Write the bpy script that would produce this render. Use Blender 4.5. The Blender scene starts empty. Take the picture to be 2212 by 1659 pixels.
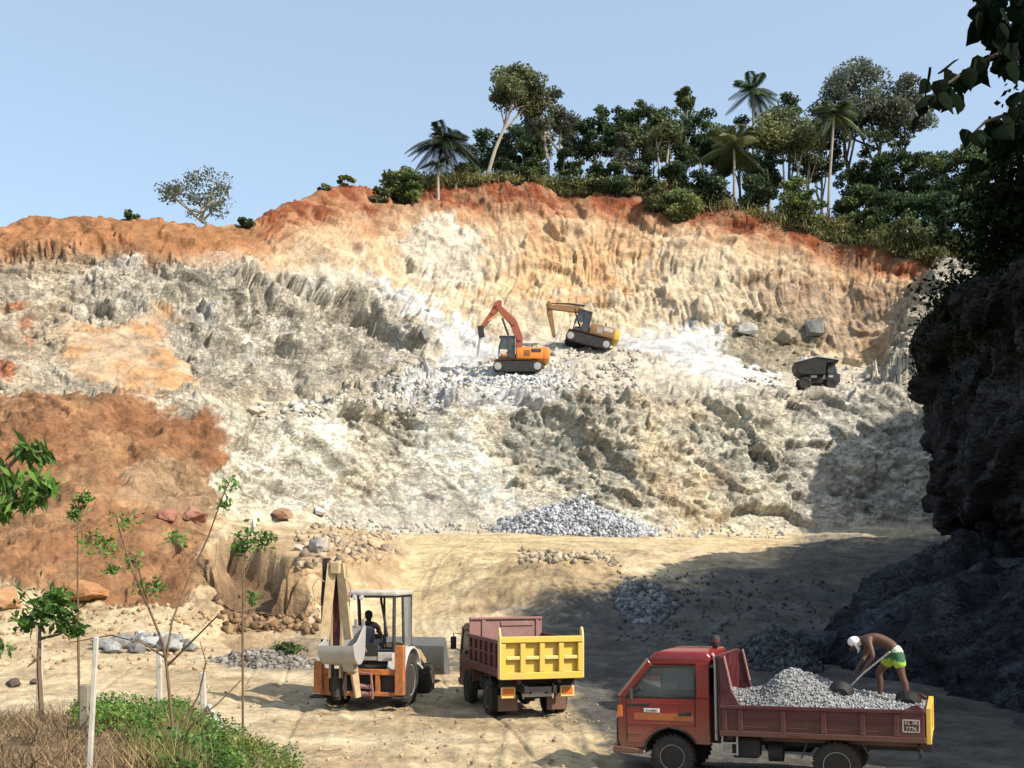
import bpy, bmesh, math, random
import numpy as np
from mathutils import Vector, Matrix, Quaternion

# ------------------------------------------------------------------ camera, sky, sun, exposure
SC = bpy.context.scene
COL = SC.collection
CAM_H, CX, HY, FPX = 3.4, 1106.0, 1230.0, 2372.0      # camera height; photo centre column, horizon row and focal length on a 2212 x 1659 grid
cam_d = bpy.data.cameras.new("camera")
cam = bpy.data.objects.new("camera", cam_d)
COL.objects.link(cam)
cam.location = (0, 0, CAM_H)
cam.rotation_euler = (math.radians(90), 0, 0)
cam_d.sensor_width = 36.0
cam_d.lens = FPX / 2212.0 * 36.0
cam_d.shift_y = (HY - 829.5) / 2212.0
cam_d.clip_start = 0.1
cam_d.clip_end = 5000
SC.camera = cam

SUN = Vector((0.66, -0.37, 0.655)).normalized()
world = bpy.data.worlds.new("World")
SC.world = world
world.use_nodes = True
wn = world.node_tree
wn.nodes.clear()
sky = wn.nodes.new('ShaderNodeTexSky')
sky.sky_type = 'NISHITA'
sky.sun_disc = False
sky.sun_elevation = math.asin(SUN.z)
sky.sun_rotation = math.atan2(SUN.x, SUN.y)
sky.altitude = 50
sky.air_density = 1.0
sky.dust_density = 1.6
sky.ozone_density = 1.5
bg = wn.nodes.new('ShaderNodeBackground')
bg.inputs['Strength'].default_value = 0.108
wo = wn.nodes.new('ShaderNodeOutputWorld')
veil = wn.nodes.new('ShaderNodeVectorMath')              # thin bright haze over the whole sky
veil.operation = 'ADD'
veil.inputs[1].default_value = (1.7, 2.05, 2.2)
wn.links.new(sky.outputs[0], veil.inputs[0])
wn.links.new(veil.outputs[0], bg.inputs['Color'])
wn.links.new(bg.outputs[0], wo.inputs['Surface'])

sun_d = bpy.data.lights.new("sun", 'SUN')
sun_d.energy = 5.0
sun_d.angle = math.radians(0.5)
sun_d.color = (1.0, 0.93, 0.82)
sun = bpy.data.objects.new("sun", sun_d)
COL.objects.link(sun)
sun.rotation_euler = SUN.to_track_quat('Z', 'Y').to_euler()
sun.location = (40, -20, 60)

SC.view_settings.view_transform = 'Standard'
SC.view_settings.look = 'None'
SC.view_settings.exposure = 0.5
SC.view_settings.gamma = 1.0
SC.render.engine = 'CYCLES'
SC.cycles.max_bounces = 6
SC.cycles.diffuse_bounces = 1
SC.cycles.use_denoising = True

RNG = np.random.default_rng(7)
random.seed(7)


# ------------------------------------------------------------------ helpers: tags, points, noise
def tag(o, label=None, cat=None, group=None, kind=None):
    if label: o['label'] = label
    if cat: o['category'] = cat
    if group: o['group'] = group
    if kind: o['kind'] = kind
    return o


def empty(name, loc, rz=0.0):
    o = bpy.data.objects.new(name, None)
    COL.objects.link(o)
    o.location = loc
    o.rotation_euler = (0, 0, rz)
    o.empty_display_size = 0.3
    return o


def at(x, y, d):
    """The world point seen at photo column x and row y, d metres ahead."""
    return Vector(((x - CX) / FPX * d, d, CAM_H + (HY - y) / FPX * d))


def link_mesh(name, me, mat=None, parent=None, smooth=False):
    o = bpy.data.objects.new(name, me)
    COL.objects.link(o)
    if mat is not None: me.materials.append(mat)
    if parent is not None: o.parent = parent
    if smooth and len(me.polygons):
        me.polygons.foreach_set('use_smooth', np.ones(len(me.polygons), dtype=bool))
    return o


def np_mesh(name, V, Fq, cols=None, k=4, alpha=None):
    """A mesh from a vertex array and a face array with k corners to each face; cols = one colour to each vertex."""
    me = bpy.data.meshes.new(name)
    V = np.asarray(V, dtype=np.float32)
    Fq = np.asarray(Fq, dtype=np.int32)
    n = len(Fq)
    me.vertices.add(len(V))
    me.vertices.foreach_set('co', V.ravel())
    me.loops.add(n * k)
    me.loops.foreach_set('vertex_index', Fq.ravel())
    me.polygons.add(n)
    me.polygons.foreach_set('loop_start', np.arange(n, dtype=np.int32) * k)
    if cols is not None:
        a = me.color_attributes.new('albedo', 'FLOAT_COLOR', 'POINT')
        c = np.ones((len(V), 4), dtype=np.float32)
        c[:, :3] = cols
        if alpha is not None: c[:, 3] = alpha
        a.data.foreach_set('color', c.ravel())
    me.update()
    me.validate()
    return me


def sstep(x, a=0.0, b=1.0):
    t = np.clip((x - a) / (b - a), 0, 1)
    return t * t * (3 - 2 * t)


def hash3(ix, iy, iz, seed):
    h = (ix.astype(np.int64) * 374761393 + iy.astype(np.int64) * 668265263 + iz.astype(np.int64) * 2147483647 + seed * 1274126177) & 0xFFFFFFFF
    h = ((h ^ (h >> 13)) * 1274126177) & 0xFFFFFFFF
    h = ((h ^ (h >> 16)) * 2246822519) & 0xFFFFFFFF
    h = h ^ (h >> 15)
    return (h & 0xFFFFFF).astype(np.float64) / float(0x1000000)


def vnoise(P, seed=0):
    i = np.floor(P).astype(np.int64)
    f = P - i
    u = f * f * f * (f * (f * 6 - 15) + 10)
    r = 0
    for dx in (0, 1):
        wx = u[:, 0] if dx else 1 - u[:, 0]
        for dy in (0, 1):
            wy = u[:, 1] if dy else 1 - u[:, 1]
            for dz in (0, 1):
                wz = u[:, 2] if dz else 1 - u[:, 2]
                r = r + wx * wy * wz * hash3(i[:, 0] + dx, i[:, 1] + dy, i[:, 2] + dz, seed)
    return r * 2 - 1


def fbm(P, seed=0, octv=4, gain=0.5, lac=2.03):
    a, s, t = 1.0, 0.0, 0.0
    Q = np.array(P, dtype=np.float64)
    for k in range(octv):
        s = s + a * vnoise(Q, seed + k * 17)
        t += a
        a *= gain
        Q = Q * lac + 3.7
    return s / t


def voro(P, seed=0):
    """Nearest and second-nearest cell: distances, then three hashes and the offset to the centre of each."""
    i = np.floor(P).astype(np.int64)
    n = len(P)
    f1 = np.full(n, 9e9); f2 = np.full(n, 9e9)
    A = np.zeros((n, 6)); B = np.zeros((n, 6))
    for dx in (-1, 0, 1):
        for dy in (-1, 0, 1):
            for dz in (-1, 0, 1):
                jx, jy, jz = i[:, 0] + dx, i[:, 1] + dy, i[:, 2] + dz
                ra = hash3(jx, jy, jz, seed); rb = hash3(jx, jy, jz, seed + 1); rc = hash3(jx, jy, jz, seed + 2)
                o = P - np.stack([jx + ra, jy + rb, jz + rc], 1)
                dd = 0.45 * np.sqrt((o * o).sum(1)) + 0.55 * np.abs(o).max(1)
                cur = np.concatenate([np.stack([ra, rb, rc], 1), o], 1)
                near = dd < f1
                second = (~near) & (dd < f2)
                B[near] = A[near]; f2[near] = f1[near]
                B[second] = cur[second]; f2[second] = dd[second]
                A[near] = cur[near]; f1[near] = dd[near]
    return f1, f2, A, B


def facets(P, scale, seed, tilt=1.0, crack=0.5, soft=0.16):
    """Angular broken-rock relief, about -1..1: tilted planes that meet in short steep steps."""
    Q = P / np.asarray(scale)[None, :]
    Q = Q + 0.22 * np.stack([vnoise(Q * 1.3, seed + 91), vnoise(Q * 1.3, seed + 92), vnoise(Q * 1.3, seed + 93)], 1)
    f1, f2, A, B = voro(Q, seed)

    def plane(T):
        wob = np.sin(T[:, 0] * 127.1) * T[:, 3] + np.sin(T[:, 1] * 311.7) * T[:, 4] + np.sin(T[:, 2] * 74.7) * T[:, 5]
        return (T[:, 0] + T[:, 1] + T[:, 2] - 1.5) * 0.8 + tilt * wob
    w = 0.5 * (1 - sstep(f2 - f1, 0.0, soft))
    return plane(A) * (1 - w) + plane(B) * w - crack * (1 - sstep(f2 - f1, 0.0, 0.1))


def blocks(P, scale, seed, s=1.0, tilt=0.7):
    """Relief like stacked angular blocks: the upper envelope of one random pyramid for each cell; flat faces, sharp edges."""
    Q = P / np.asarray(scale)[None, :]
    Q = Q + 0.15 * np.stack([vnoise(Q * 0.9, seed + 91), vnoise(Q * 0.9, seed + 92), vnoise(Q * 0.9, seed + 93)], 1)
    i = np.floor(Q).astype(np.int64)
    h = np.full(len(Q), -9.0)
    for dx in (-1, 0, 1):
        for dy in (-1, 0, 1):
            for dz in (-1, 0, 1):
                jx, jy, jz = i[:, 0] + dx, i[:, 1] + dy, i[:, 2] + dz
                ra = hash3(jx, jy, jz, seed); rb = hash3(jx, jy, jz, seed + 1); rc = hash3(jx, jy, jz, seed + 2)
                ox_, oy_, oz_ = Q[:, 0] - jx - ra, Q[:, 1] - jy - rb, Q[:, 2] - jz - rc
                g = None
                for k in range(3):
                    a1, a2 = 6.283 * np.mod(ra * (3.1 + 7.7 * k) + rb * 5.3, 1.0), np.mod(rc * (4.7 + 9.1 * k) + ra * 2.9, 1.0) * 2 - 1
                    c2 = np.sqrt(1 - a2 * a2)
                    q = np.abs(ox_ * np.cos(a1) * c2 + oy_ * np.sin(a1) * c2 + oz_ * a2)
                    g = q if g is None else np.maximum(g, q)
                v = 0.9 * (rb - 0.5) + tilt * 0.5 * ((ra - 0.5) * ox_ + (rc - 0.5) * oz_) * 2 - s * np.maximum(g - 0.18, 0.0) * 1.5
                h = np.maximum(h, v)
    return h


def poly_mask(x, y, poly, feather):
    """1 inside the outline, 0 outside, soft over `feather`."""
    pts = np.array(poly, dtype=float)
    inside = np.zeros(len(x), dtype=bool)
    dmin = np.full(len(x), 1e9)
    n = len(pts)
    for k in range(n):
        x0, y0 = pts[k]; x1, y1 = pts[(k + 1) % n]
        if y1 != y0:
            c = ((y0 > y) != (y1 > y)) & (x < (x1 - x0) * (y - y0) / (y1 - y0) + x0)
            inside ^= c
        ex, ey = x1 - x0, y1 - y0
        L = max(ex * ex + ey * ey, 1e-9)
        t = np.clip(((x - x0) * ex + (y - y0) * ey) / L, 0, 1)
        dmin = np.minimum(dmin, np.hypot(x - x0 - t * ex, y - y0 - t * ey))
    sd = np.where(inside, dmin, -dmin)
    return sstep(sd, -feather * 0.5, feather * 0.5)


# ------------------------------------------------------------------ materials
def new_mat(name):
    m = bpy.data.materials.new(name)
    m.use_nodes = True
    nt = m.node_tree
    b = nt.nodes['Principled BSDF']
    return m, nt, b


def N(nt, typ, **kw):
    n = nt.nodes.new(typ)
    for k, v in kw.items():
        if hasattr(n, k): setattr(n, k, v)
        else: n.inputs[k].default_value = v
    return n


def rough_mat(name, rgb=None, attr=False, crack=0.0, fissure=0.0, rough=0.95, var=0.25, s1=0.6, s2=5.0, bump=0.5, bscale=3.0, bdist=0.1, spec=0.15):
    """Earth, rock or painted surface: a colour (or the 'albedo' attribute) broken up by two noises, plus bump."""
    m, nt, b = new_mat(name)
    L = nt.links
    tc = N(nt, 'ShaderNodeNewGeometry') if attr else N(nt, 'ShaderNodeTexCoord')
    vec = tc.outputs['Position'] if attr else tc.outputs['Object']
    n1 = N(nt, 'ShaderNodeTexNoise'); n1.inputs['Scale'].default_value = s1; n1.inputs['Detail'].default_value = 6
    n2 = N(nt, 'ShaderNodeTexNoise'); n2.inputs['Scale'].default_value = s2; n2.inputs['Detail'].default_value = 8; n2.inputs['Roughness'].default_value = 0.7
    L.new(vec, n1.inputs['Vector']); L.new(vec, n2.inputs['Vector'])
    add = N(nt, 'ShaderNodeMath', operation='ADD'); L.new(n1.outputs[0], add.inputs[0]); L.new(n2.outputs[0], add.inputs[1])
    mr = N(nt, 'ShaderNodeMapRange'); mr.inputs['From Min'].default_value = 0.6; mr.inputs['From Max'].default_value = 1.4
    mr.inputs['To Min'].default_value = 1 - var; mr.inputs['To Max'].default_value = 1 + var
    L.new(add.outputs[0], mr.inputs['Value'])
    mx = N(nt, 'ShaderNodeVectorMath', operation='SCALE')
    if attr:
        at_ = N(nt, 'ShaderNodeAttribute', attribute_name='albedo'); L.new(at_.outputs['Color'], mx.inputs[0])
    else:
        mx.inputs[0].default_value = rgb
    L.new(mr.outputs[0], mx.inputs['Scale'])
    col_out = mx.outputs[0]
    if fissure > 0:
        mpf = N(nt, 'ShaderNodeMapping'); mpf.inputs['Rotation'].default_value = (0.2, 0.5, 0.0); mpf.inputs['Scale'].default_value = (0.55, 0.8, 1.3)
        L.new(vec, mpf.inputs['Vector'])
        last = None
        for sc, wd, lo in ((0.4, 0.012, 0.3), (1.3, 0.018, 0.5), (3.4, 0.03, 0.65)):
            nf = N(nt, 'ShaderNodeTexNoise'); nf.inputs['Scale'].default_value = sc; nf.inputs['Detail'].default_value = 5; nf.inputs['Roughness'].default_value = 0.62; nf.inputs['Distortion'].default_value = 0.6
            L.new(mpf.outputs[0], nf.inputs['Vector'])
            s0 = N(nt, 'ShaderNodeMath', operation='SUBTRACT'); s0.inputs[1].default_value = 0.5; L.new(nf.outputs[0], s0.inputs[0])
            s1_ = N(nt, 'ShaderNodeMath', operation='ABSOLUTE'); L.new(s0.outputs[0], s1_.inputs[0])
            s2_ = N(nt, 'ShaderNodeMapRange'); s2_.inputs['From Max'].default_value = wd; s2_.inputs['To Min'].default_value = lo; s2_.inputs['To Max'].default_value = 1.0
            L.new(s1_.outputs[0], s2_.inputs['Value'])
            if last is None: last = s2_.outputs[0]
            else:
                ml = N(nt, 'ShaderNodeMath', operation='MULTIPLY'); L.new(last, ml.inputs[0]); L.new(s2_.outputs[0], ml.inputs[1]); last = ml.outputs[0]
        wn_ = N(nt, 'ShaderNodeMixRGB', blend_type='ADD'); wn_.inputs[0].default_value = 0.5
        L.new(mpf.outputs[0], wn_.inputs[1]); L.new(n1.outputs['Color'], wn_.inputs[2])
        facet_h = None
        for sc, am in ((0.42, 1.0), (1.05, 0.42)):
            vo = N(nt, 'ShaderNodeTexVoronoi', feature='F1', distance='CHEBYCHEV'); vo.inputs['Scale'].default_value = sc
            L.new(wn_.outputs[0], vo.inputs['Vector'])
            cv = N(nt, 'ShaderNodeVectorMath', operation='SUBTRACT'); cv.inputs[1].default_value = (0.5, 0.5, 0.5); L.new(vo.outputs['Color'], cv.inputs[0])
            pv = N(nt, 'ShaderNodeVectorMath', operation='SUBTRACT'); L.new(wn_.outputs[0], pv.inputs[0]); L.new(vo.outputs['Position'], pv.inputs[1])
            dv_ = N(nt, 'ShaderNodeVectorMath', operation='DOT_PRODUCT'); L.new(cv.outputs[0], dv_.inputs[0]); L.new(pv.outputs[0], dv_.inputs[1])
            hm = N(nt, 'ShaderNodeMath', operation='MULTIPLY'); hm.inputs[1].default_value = 1.0; L.new(dv_.outputs['Value'], hm.inputs[0])
            if facet_h is None: facet_h = hm.outputs[0]
            else:
                ad_ = N(nt, 'ShaderNodeMath', operation='ADD'); L.new(facet_h, ad_.inputs[0]); L.new(hm.outputs[0], ad_.inputs[1]); facet_h = ad_.outputs[0]
            sp = N(nt, 'ShaderNodeSeparateColor'); L.new(vo.outputs['Color'], sp.inputs[0])
            tn = N(nt, 'ShaderNodeMapRange'); tn.inputs['To Min'].default_value = 1 - 0.3 * am; tn.inputs['To Max'].default_value = 1 + 0.22 * am; L.new(sp.outputs[1], tn.inputs['Value'])
            mt = N(nt, 'ShaderNodeMath', operation='MULTIPLY'); L.new(last, mt.inputs[0]); L.new(tn.outputs[0], mt.inputs[1]); last = mt.outputs[0]
        fw = N(nt, 'ShaderNodeMath', operation='MULTIPLY'); fw.inputs[1].default_value = fissure; L.new(at_.outputs['Alpha'], fw.inputs[0])
        one = N(nt, 'ShaderNodeMix', data_type='FLOAT'); one.inputs[2].default_value = 1.0
        L.new(fw.outputs[0], one.inputs[0]); L.new(last, one.inputs[3])
        m3 = N(nt, 'ShaderNodeVectorMath', operation='SCALE'); L.new(mx.outputs[0], m3.inputs[0]); L.new(one.outputs[0], m3.inputs['Scale'])
        col_out = m3.outputs[0]
    L.new(col_out, b.inputs['Base Color'])
    b.inputs['Roughness'].default_value = rough
    b.inputs['Specular IOR Level'].default_value = spec
    if bump > 0:
        n3 = N(nt, 'ShaderNodeTexNoise'); n3.inputs['Scale'].default_value = bscale; n3.inputs['Detail'].default_value = 9; n3.inputs['Roughness'].default_value = 0.68
        L.new(vec, n3.inputs['Vector'])
        bp = N(nt, 'ShaderNodeBump'); bp.inputs['Strength'].default_value = bump; bp.inputs['Distance'].default_value = bdist
        if fissure > 0:
            ha = N(nt, 'ShaderNodeMath', operation='MULTIPLY_ADD'); ha.inputs[1].default_value = 0.55; L.new(one.outputs[0], ha.inputs[0]); L.new(n3.outputs[0], ha.inputs[2]); L.new(ha.outputs[0], bp.inputs['Height'])
        else:
            L.new(n3.outputs[0], bp.inputs['Height'])
        L.new(bp.outputs[0], b.inputs['Normal'])
        if fissure > 0:
            bf = N(nt, 'ShaderNodeBump'); bf.inputs['Distance'].default_value = 0.75; L.new(fw.outputs[0], bf.inputs['Strength']); L.new(facet_h, bf.inputs['Height']); L.new(bp.outputs[0], bf.inputs['Normal']); L.new(bf.outputs[0], b.inputs['Normal'])
        if crack > 0:                                      # joints in the rock, where the attribute's alpha says rock
            mp = N(nt, 'ShaderNodeMapping'); mp.inputs['Rotation'].default_value = (0.3, 0.35, 0.0); mp.inputs['Scale'].default_value = (0.8, 0.8, 1.25)
            wv = N(nt, 'ShaderNodeMixRGB', blend_type='ADD'); wv.inputs[0].default_value = 1.6
            L.new(vec, wv.inputs[1]); L.new(n1.outputs['Color'], wv.inputs[2]); L.new(wv.outputs[0], mp.inputs['Vector'])
            vo = N(nt, 'ShaderNodeTexVoronoi', feature='DISTANCE_TO_EDGE'); vo.inputs['Scale'].default_value = 0.7
            L.new(mp.outputs[0], vo.inputs['Vector'])
            cr = N(nt, 'ShaderNodeMapRange'); cr.inputs['From Max'].default_value = 0.06; cr.inputs['To Min'].default_value = 0.72; cr.inputs['To Max'].default_value = 1.0
            L.new(vo.outputs['Distance'], cr.inputs['Value'])
            vc = N(nt, 'ShaderNodeTexVoronoi', feature='F1'); vc.inputs['Scale'].default_value = 0.7
            L.new(mp.outputs[0], vc.inputs['Vector'])
            sm = N(nt, 'ShaderNodeMath', operation='MULTIPLY_ADD'); sm.inputs[1].default_value = 1.2
            sep = N(nt, 'ShaderNodeSeparateColor'); L.new(vc.outputs['Color'], sep.inputs[0])
            L.new(sep.outputs[0], sm.inputs[0]); L.new(cr.outputs[0], sm.inputs[2])
            b2 = N(nt, 'ShaderNodeBump'); b2.inputs['Distance'].default_value = 0.28
            st = N(nt, 'ShaderNodeMath', operation='MULTIPLY'); st.inputs[1].default_value = crack
            L.new(at_.outputs['Alpha'], st.inputs[0]); L.new(st.outputs[0], b2.inputs['Strength'])
            L.new(sm.outputs[0], b2.inputs['Height']); L.new(bp.outputs[0], b2.inputs['Normal']); L.new(b2.outputs[0], b.inputs['Normal'])
    return m


def paint_mat(name, rgb, rough=0.4, dirt=(0.3, 0.22, 0.13), amount=0.35, metal=0.0, coat=0.0, lo=0.5, hi=0.75, scale=3.0, low_dust=0.0):
    """Worn vehicle paint: colour with dust and scuffs."""
    m, nt, b = new_mat(name)
    L = nt.links
    tc = N(nt, 'ShaderNodeTexCoord')
    n1 = N(nt, 'ShaderNodeTexNoise'); n1.inputs['Scale'].default_value = scale; n1.inputs['Detail'].default_value = 8; n1.inputs['Roughness'].default_value = 0.7
    L.new(tc.outputs['Object'], n1.inputs['Vector'])
    mr = N(nt, 'ShaderNodeMapRange'); mr.inputs['From Min'].default_value = lo; mr.inputs['From Max'].default_value = hi
    mr.inputs['To Min'].default_value = 0.0; mr.inputs['To Max'].default_value = amount
    L.new(n1.outputs[0], mr.inputs['Value'])
    mx = N(nt, 'ShaderNodeMix', data_type='RGBA')
    mx.inputs[6].default_value = (*rgb, 1); mx.inputs[7].default_value = (*dirt, 1)
    L.new(mr.outputs[0], mx.inputs[0]); L.new(mx.outputs[2], b.inputs['Base Color'])
    if low_dust > 0:                                       # road dust thrown up over the lower panels
        sz_ = N(nt, 'ShaderNodeSeparateXYZ'); L.new(tc.outputs['Object'], sz_.inputs[0])
        zz_ = N(nt, 'ShaderNodeMath', operation='MULTIPLY_ADD'); zz_.inputs[1].default_value = 0.9; L.new(n1.outputs[0], zz_.inputs[0]); L.new(sz_.outputs['Z'], zz_.inputs[2])
        zm = N(nt, 'ShaderNodeMapRange'); zm.inputs['From Min'].default_value = 0.85; zm.inputs['From Max'].default_value = 1.7; zm.inputs['To Min'].default_value = low_dust; zm.inputs['To Max'].default_value = 0.0
        L.new(zz_.outputs[0], zm.inputs['Value'])
        m4 = N(nt, 'ShaderNodeMix', data_type='RGBA'); m4.inputs[7].default_value = (0.27, 0.19, 0.115, 1)
        L.new(zm.outputs[0], m4.inputs[0]); L.new(mx.outputs[2], m4.inputs[6]); L.new(m4.outputs[2], b.inputs['Base Color'])
    ra = N(nt, 'ShaderNodeMapRange'); ra.inputs['To Min'].default_value = rough; ra.inputs['To Max'].default_value = min(1.0, rough + 0.35)
    L.new(mr.outputs[0], ra.inputs['Value']); L.new(ra.outputs[0], b.inputs['Roughness'])
    b.inputs['Metallic'].default_value = metal
    b.inputs['Coat Weight'].default_value = coat
    bp = N(nt, 'ShaderNodeBump'); bp.inputs['Strength'].default_value = 0.15; bp.inputs['Distance'].default_value = 0.02
    L.new(n1.outputs[0], bp.inputs['Height']); L.new(bp.outputs[0], b.inputs['Normal'])
    return m


def leaf_mat(name, trans=0.3, rough=0.55, spec=0.25):
    m, nt, b = new_mat(name)
    L = nt.links
    a = N(nt, 'ShaderNodeAttribute', attribute_name='albedo')
    L.new(a.outputs['Color'], b.inputs['Base Color'])
    b.inputs['Roughness'].default_value = rough
    b.inputs['Specular IOR Level'].default_value = spec
    tr = N(nt, 'ShaderNodeBsdfTranslucent'); L.new(a.outputs['Color'], tr.inputs['Color'])
    mx = N(nt, 'ShaderNodeMixShader'); mx.inputs[0].default_value = trans
    out = nt.nodes['Material Output']
    L.new(b.outputs[0], mx.inputs[1]); L.new(tr.outputs[0], mx.inputs[2]); L.new(mx.outputs[0], out.inputs['Surface'])
    return m


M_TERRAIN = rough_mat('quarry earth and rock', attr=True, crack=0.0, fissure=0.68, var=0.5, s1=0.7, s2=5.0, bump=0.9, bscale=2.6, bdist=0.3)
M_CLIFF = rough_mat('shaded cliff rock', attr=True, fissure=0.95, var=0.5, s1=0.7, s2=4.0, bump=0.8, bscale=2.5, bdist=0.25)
M_LEAF = leaf_mat('leaves')
M_STONE = rough_mat('broken stone', attr=True, var=0.3, s1=1.2, s2=7.0, bump=0.4, bscale=5.0, bdist=0.05)

# ------------------------------------------------------------------ the quarry: one sheet from the ground under the camera to the horizon
# columns of the survey: photo column, then (row, distance) of each break in the slope
SURVEY = {
    #        toe of bank   mid bank    bank lip    wall foot    wall mid    bench edge   bench mid    bench back   face mid     soil foot    rim
    -1500: [(1370, 38), (1310, 41), (1180, 47), (1040, 55), (930, 60), (860, 64), (850, 66), (840, 68), (690, 76), (560, 83), (500, 88)],
    -700: [(1350, 39), (1300, 41), (1170, 47), (1020, 55), (930, 60), (850, 64), (842, 66), (832, 68), (690, 76), (570, 83), (505, 88)],
    0:    [(1345, 40), (1290, 42), (1150, 47), (1010, 55), (925, 60), (852, 64), (842, 66), (832, 68), (690, 77), (560, 85), (493, 89)],
    200:  [(1345, 40), (1300, 42), (1150, 48), (1010, 56), (930, 61), (860, 65), (852, 67), (842, 69), (690, 79), (552, 87), (473, 92)],
    400:  [(1362, 40), (1310, 42), (1190, 47), (1070, 58), (965, 63), (862, 68), (856, 70), (846, 72), (690, 83), (560, 90), (488, 95)],
    480:  [(1372, 40.5), (1330, 41.6), (1215, 44), (1110, 60), (990, 64), (872, 70), (866, 72), (852, 75), (690, 85), (550, 93), (487, 98)],
    560:  [(1378, 41), (1335, 42.2), (1214, 42.8), (1122, 64), (1005, 68), (885, 73), (880, 76), (862, 79), (690, 88), (530, 97), (484, 101)],
    585:  [(1378, 41), (1335, 42.2), (1214, 42.8), (1124, 65), (1006, 69), (890, 74), (884, 77), (866, 80), (690, 89), (520, 98), (452, 103)],
    690:  [(1378, 41.2), (1330, 42.3), (1212, 43.2), (1132, 68), (1005, 72), (885, 76), (872, 79), (852, 83), (680, 93), (480, 103), (421, 107)],
    760:  [(1375, 41.5), (1310, 43.5), (1206, 47), (1138, 70), (1005, 74), (878, 78), (862, 82), (840, 87), (670, 97), (470, 106), (415, 110)],
    900:  [(1378, 42), (1290, 48), (1200, 58), (1142, 72), (1005, 75.5), (868, 79.5), (835, 86), (790, 94), (640, 103), (462, 111), (400, 115)],
    1020: [(1372, 42), (1262, 47), (1198, 55), (1145, 73), (1005, 76.5), (855, 80.5), (810, 89), (752, 99), (620, 106), (455, 113), (393, 117)],
    1200: [(1345, 42), (1255, 45), (1206, 50), (1148, 74), (1005, 78), (850, 82), (800, 90), (735, 102), (600, 108), (455, 115), (399, 119)],
    1400: [(1352, 42), (1275, 46), (1215, 52), (1150, 75), (1005, 79), (850, 83), (795, 91), (716, 104), (600, 109), (480, 115), (408, 119)],
    1550: [(1390, 38), (1290, 45), (1218, 53), (1151, 76), (1005, 80), (851, 84), (800, 92), (715, 104), (620, 108), (505, 114), (438, 118)],
    1700: [(1420, 36), (1300, 45), (1225, 54), (1148, 77), (1005, 81), (850, 85), (838, 92), (770, 102), (660, 107), (530, 112), (470, 116)],
    1800: [(1440, 35), (1310, 45), (1230, 55), (1142, 78), (1005, 82), (847, 86), (836, 93), (790, 102), (690, 106), (560, 111), (492, 114)],
    1900: [(1450, 34.5), (1310, 46), (1235, 56), (1140, 79), (1005, 82.5), (842, 86.5), (825, 93), (800, 101), (690, 105), (580, 109), (515, 112)],
    2050: [(1460, 34), (1310, 46), (1235, 56), (1135, 80), (1005, 83), (838, 87), (815, 93), (790, 99), (690, 103), (610, 107), (552, 110)],
    2350: [(1460, 34), (1310, 46), (1235, 56), (1130, 80), (1005, 83), (830, 87), (812, 92), (780, 97), (700, 101), (640, 105), (590, 108)],
    3300: [(1460, 34), (1310, 46), (1235, 56), (1130, 80), (1005, 83), (830, 87), (812, 92), (780, 97), (700, 101), (640, 105), (590, 108)],
}
NEAR_D = [2.0, 5.0, 8.0, 11.0, 14.0, 17.0, 20.0, 23.0, 27.0, 31.0]
KX = np.array(sorted(SURVEY))


def near_z(x, d):
    """Height of the yard and of the grassy bank in front of it."""
    mid = np.interp(d, [0, 5, 8, 11, 14, 17, 20], [1.8, 1.7, 1.3, 0.75, 0.25, -0.02, -0.05])
    bank = np.interp(d, [0, 5, 8, 11, 14, 17, 20, 23, 60], [1.8, 1.75, 1.67, 1.51, 1.4, 1.09, 0.48, 0.12, 0.0])
    mid = mid + np.interp(d, [20, 24, 27, 31], [0, 0.05, 0.05, 0.3])
    w = 1 - sstep(x, 380.0, 700.0)
    bank = bank + np.interp(d, [23, 27, 31], [0, 0.12, 0.3])
    return bank * w + mid * (1 - w)


def smooth_interp(xq, xk, v):
    """Monotone-ish smooth interpolation across survey columns."""
    lin = np.interp(xq, xk, v)
    acc = lin.copy()
    for o in (-24, -12, 12, 24):
        acc = acc + np.interp(xq + o, xk, v)
    return acc / 5


cols_x = np.concatenate([np.arange(-1500, -80, 24), np.arange(-80, 2120, 2.5), np.arange(2120, 3301, 24)])
nF = 11
fy = np.stack([smooth_interp(cols_x, KX, np.array([SURVEY[k][f][0] for k in KX], float)) for f in range(nF)])
fd = np.stack([smooth_interp(cols_x, KX, np.array([SURVEY[k][f][1] for k in KX], float)) for f in range(nF)])
fz = CAM_H + (HY - fy) / FPX * fd
nd = np.repeat(np.array(NEAR_D)[:, None], len(cols_x), 1)
fd[5] -= 2.6; fd[4] -= 1.6                                # the lower wall stands steep, the bench above it is the wider for it
fz = CAM_H + (HY - fy) / FPX * fd
nz = np.stack([near_z(cols_x, d) for d in NEAR_D])
# behind the rim: the hilltop under the trees, then falling ground out to the horizon
rise = np.interp(cols_x, [-1500, 500, 560, 640, 800, 1000, 1500, 1900, 2100, 3300], [0, 0, 0, 0.0, 0.3, 1.6, 1.9, 2.2, 2.4, 2.4])
bd = np.stack([fd[-1] + 1.2, fd[-1] + 8, fd[-1] + 24, fd[-1] + 70, fd[-1] + 300, fd[-1] + 1500, fd[-1] + 2600])
bz = np.stack([fz[-1] + 0.15, fz[-1] + rise, fz[-1] + rise * 1.3, fz[-1] - 8, fz[-1] - 45, fz[-1] * 0 - 20, fz[-1] * 0 - 20])
D = np.concatenate([nd, fd, bd]); Z = np.concatenate([nz, fz, bz])
NN = len(NEAR_D)
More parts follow.
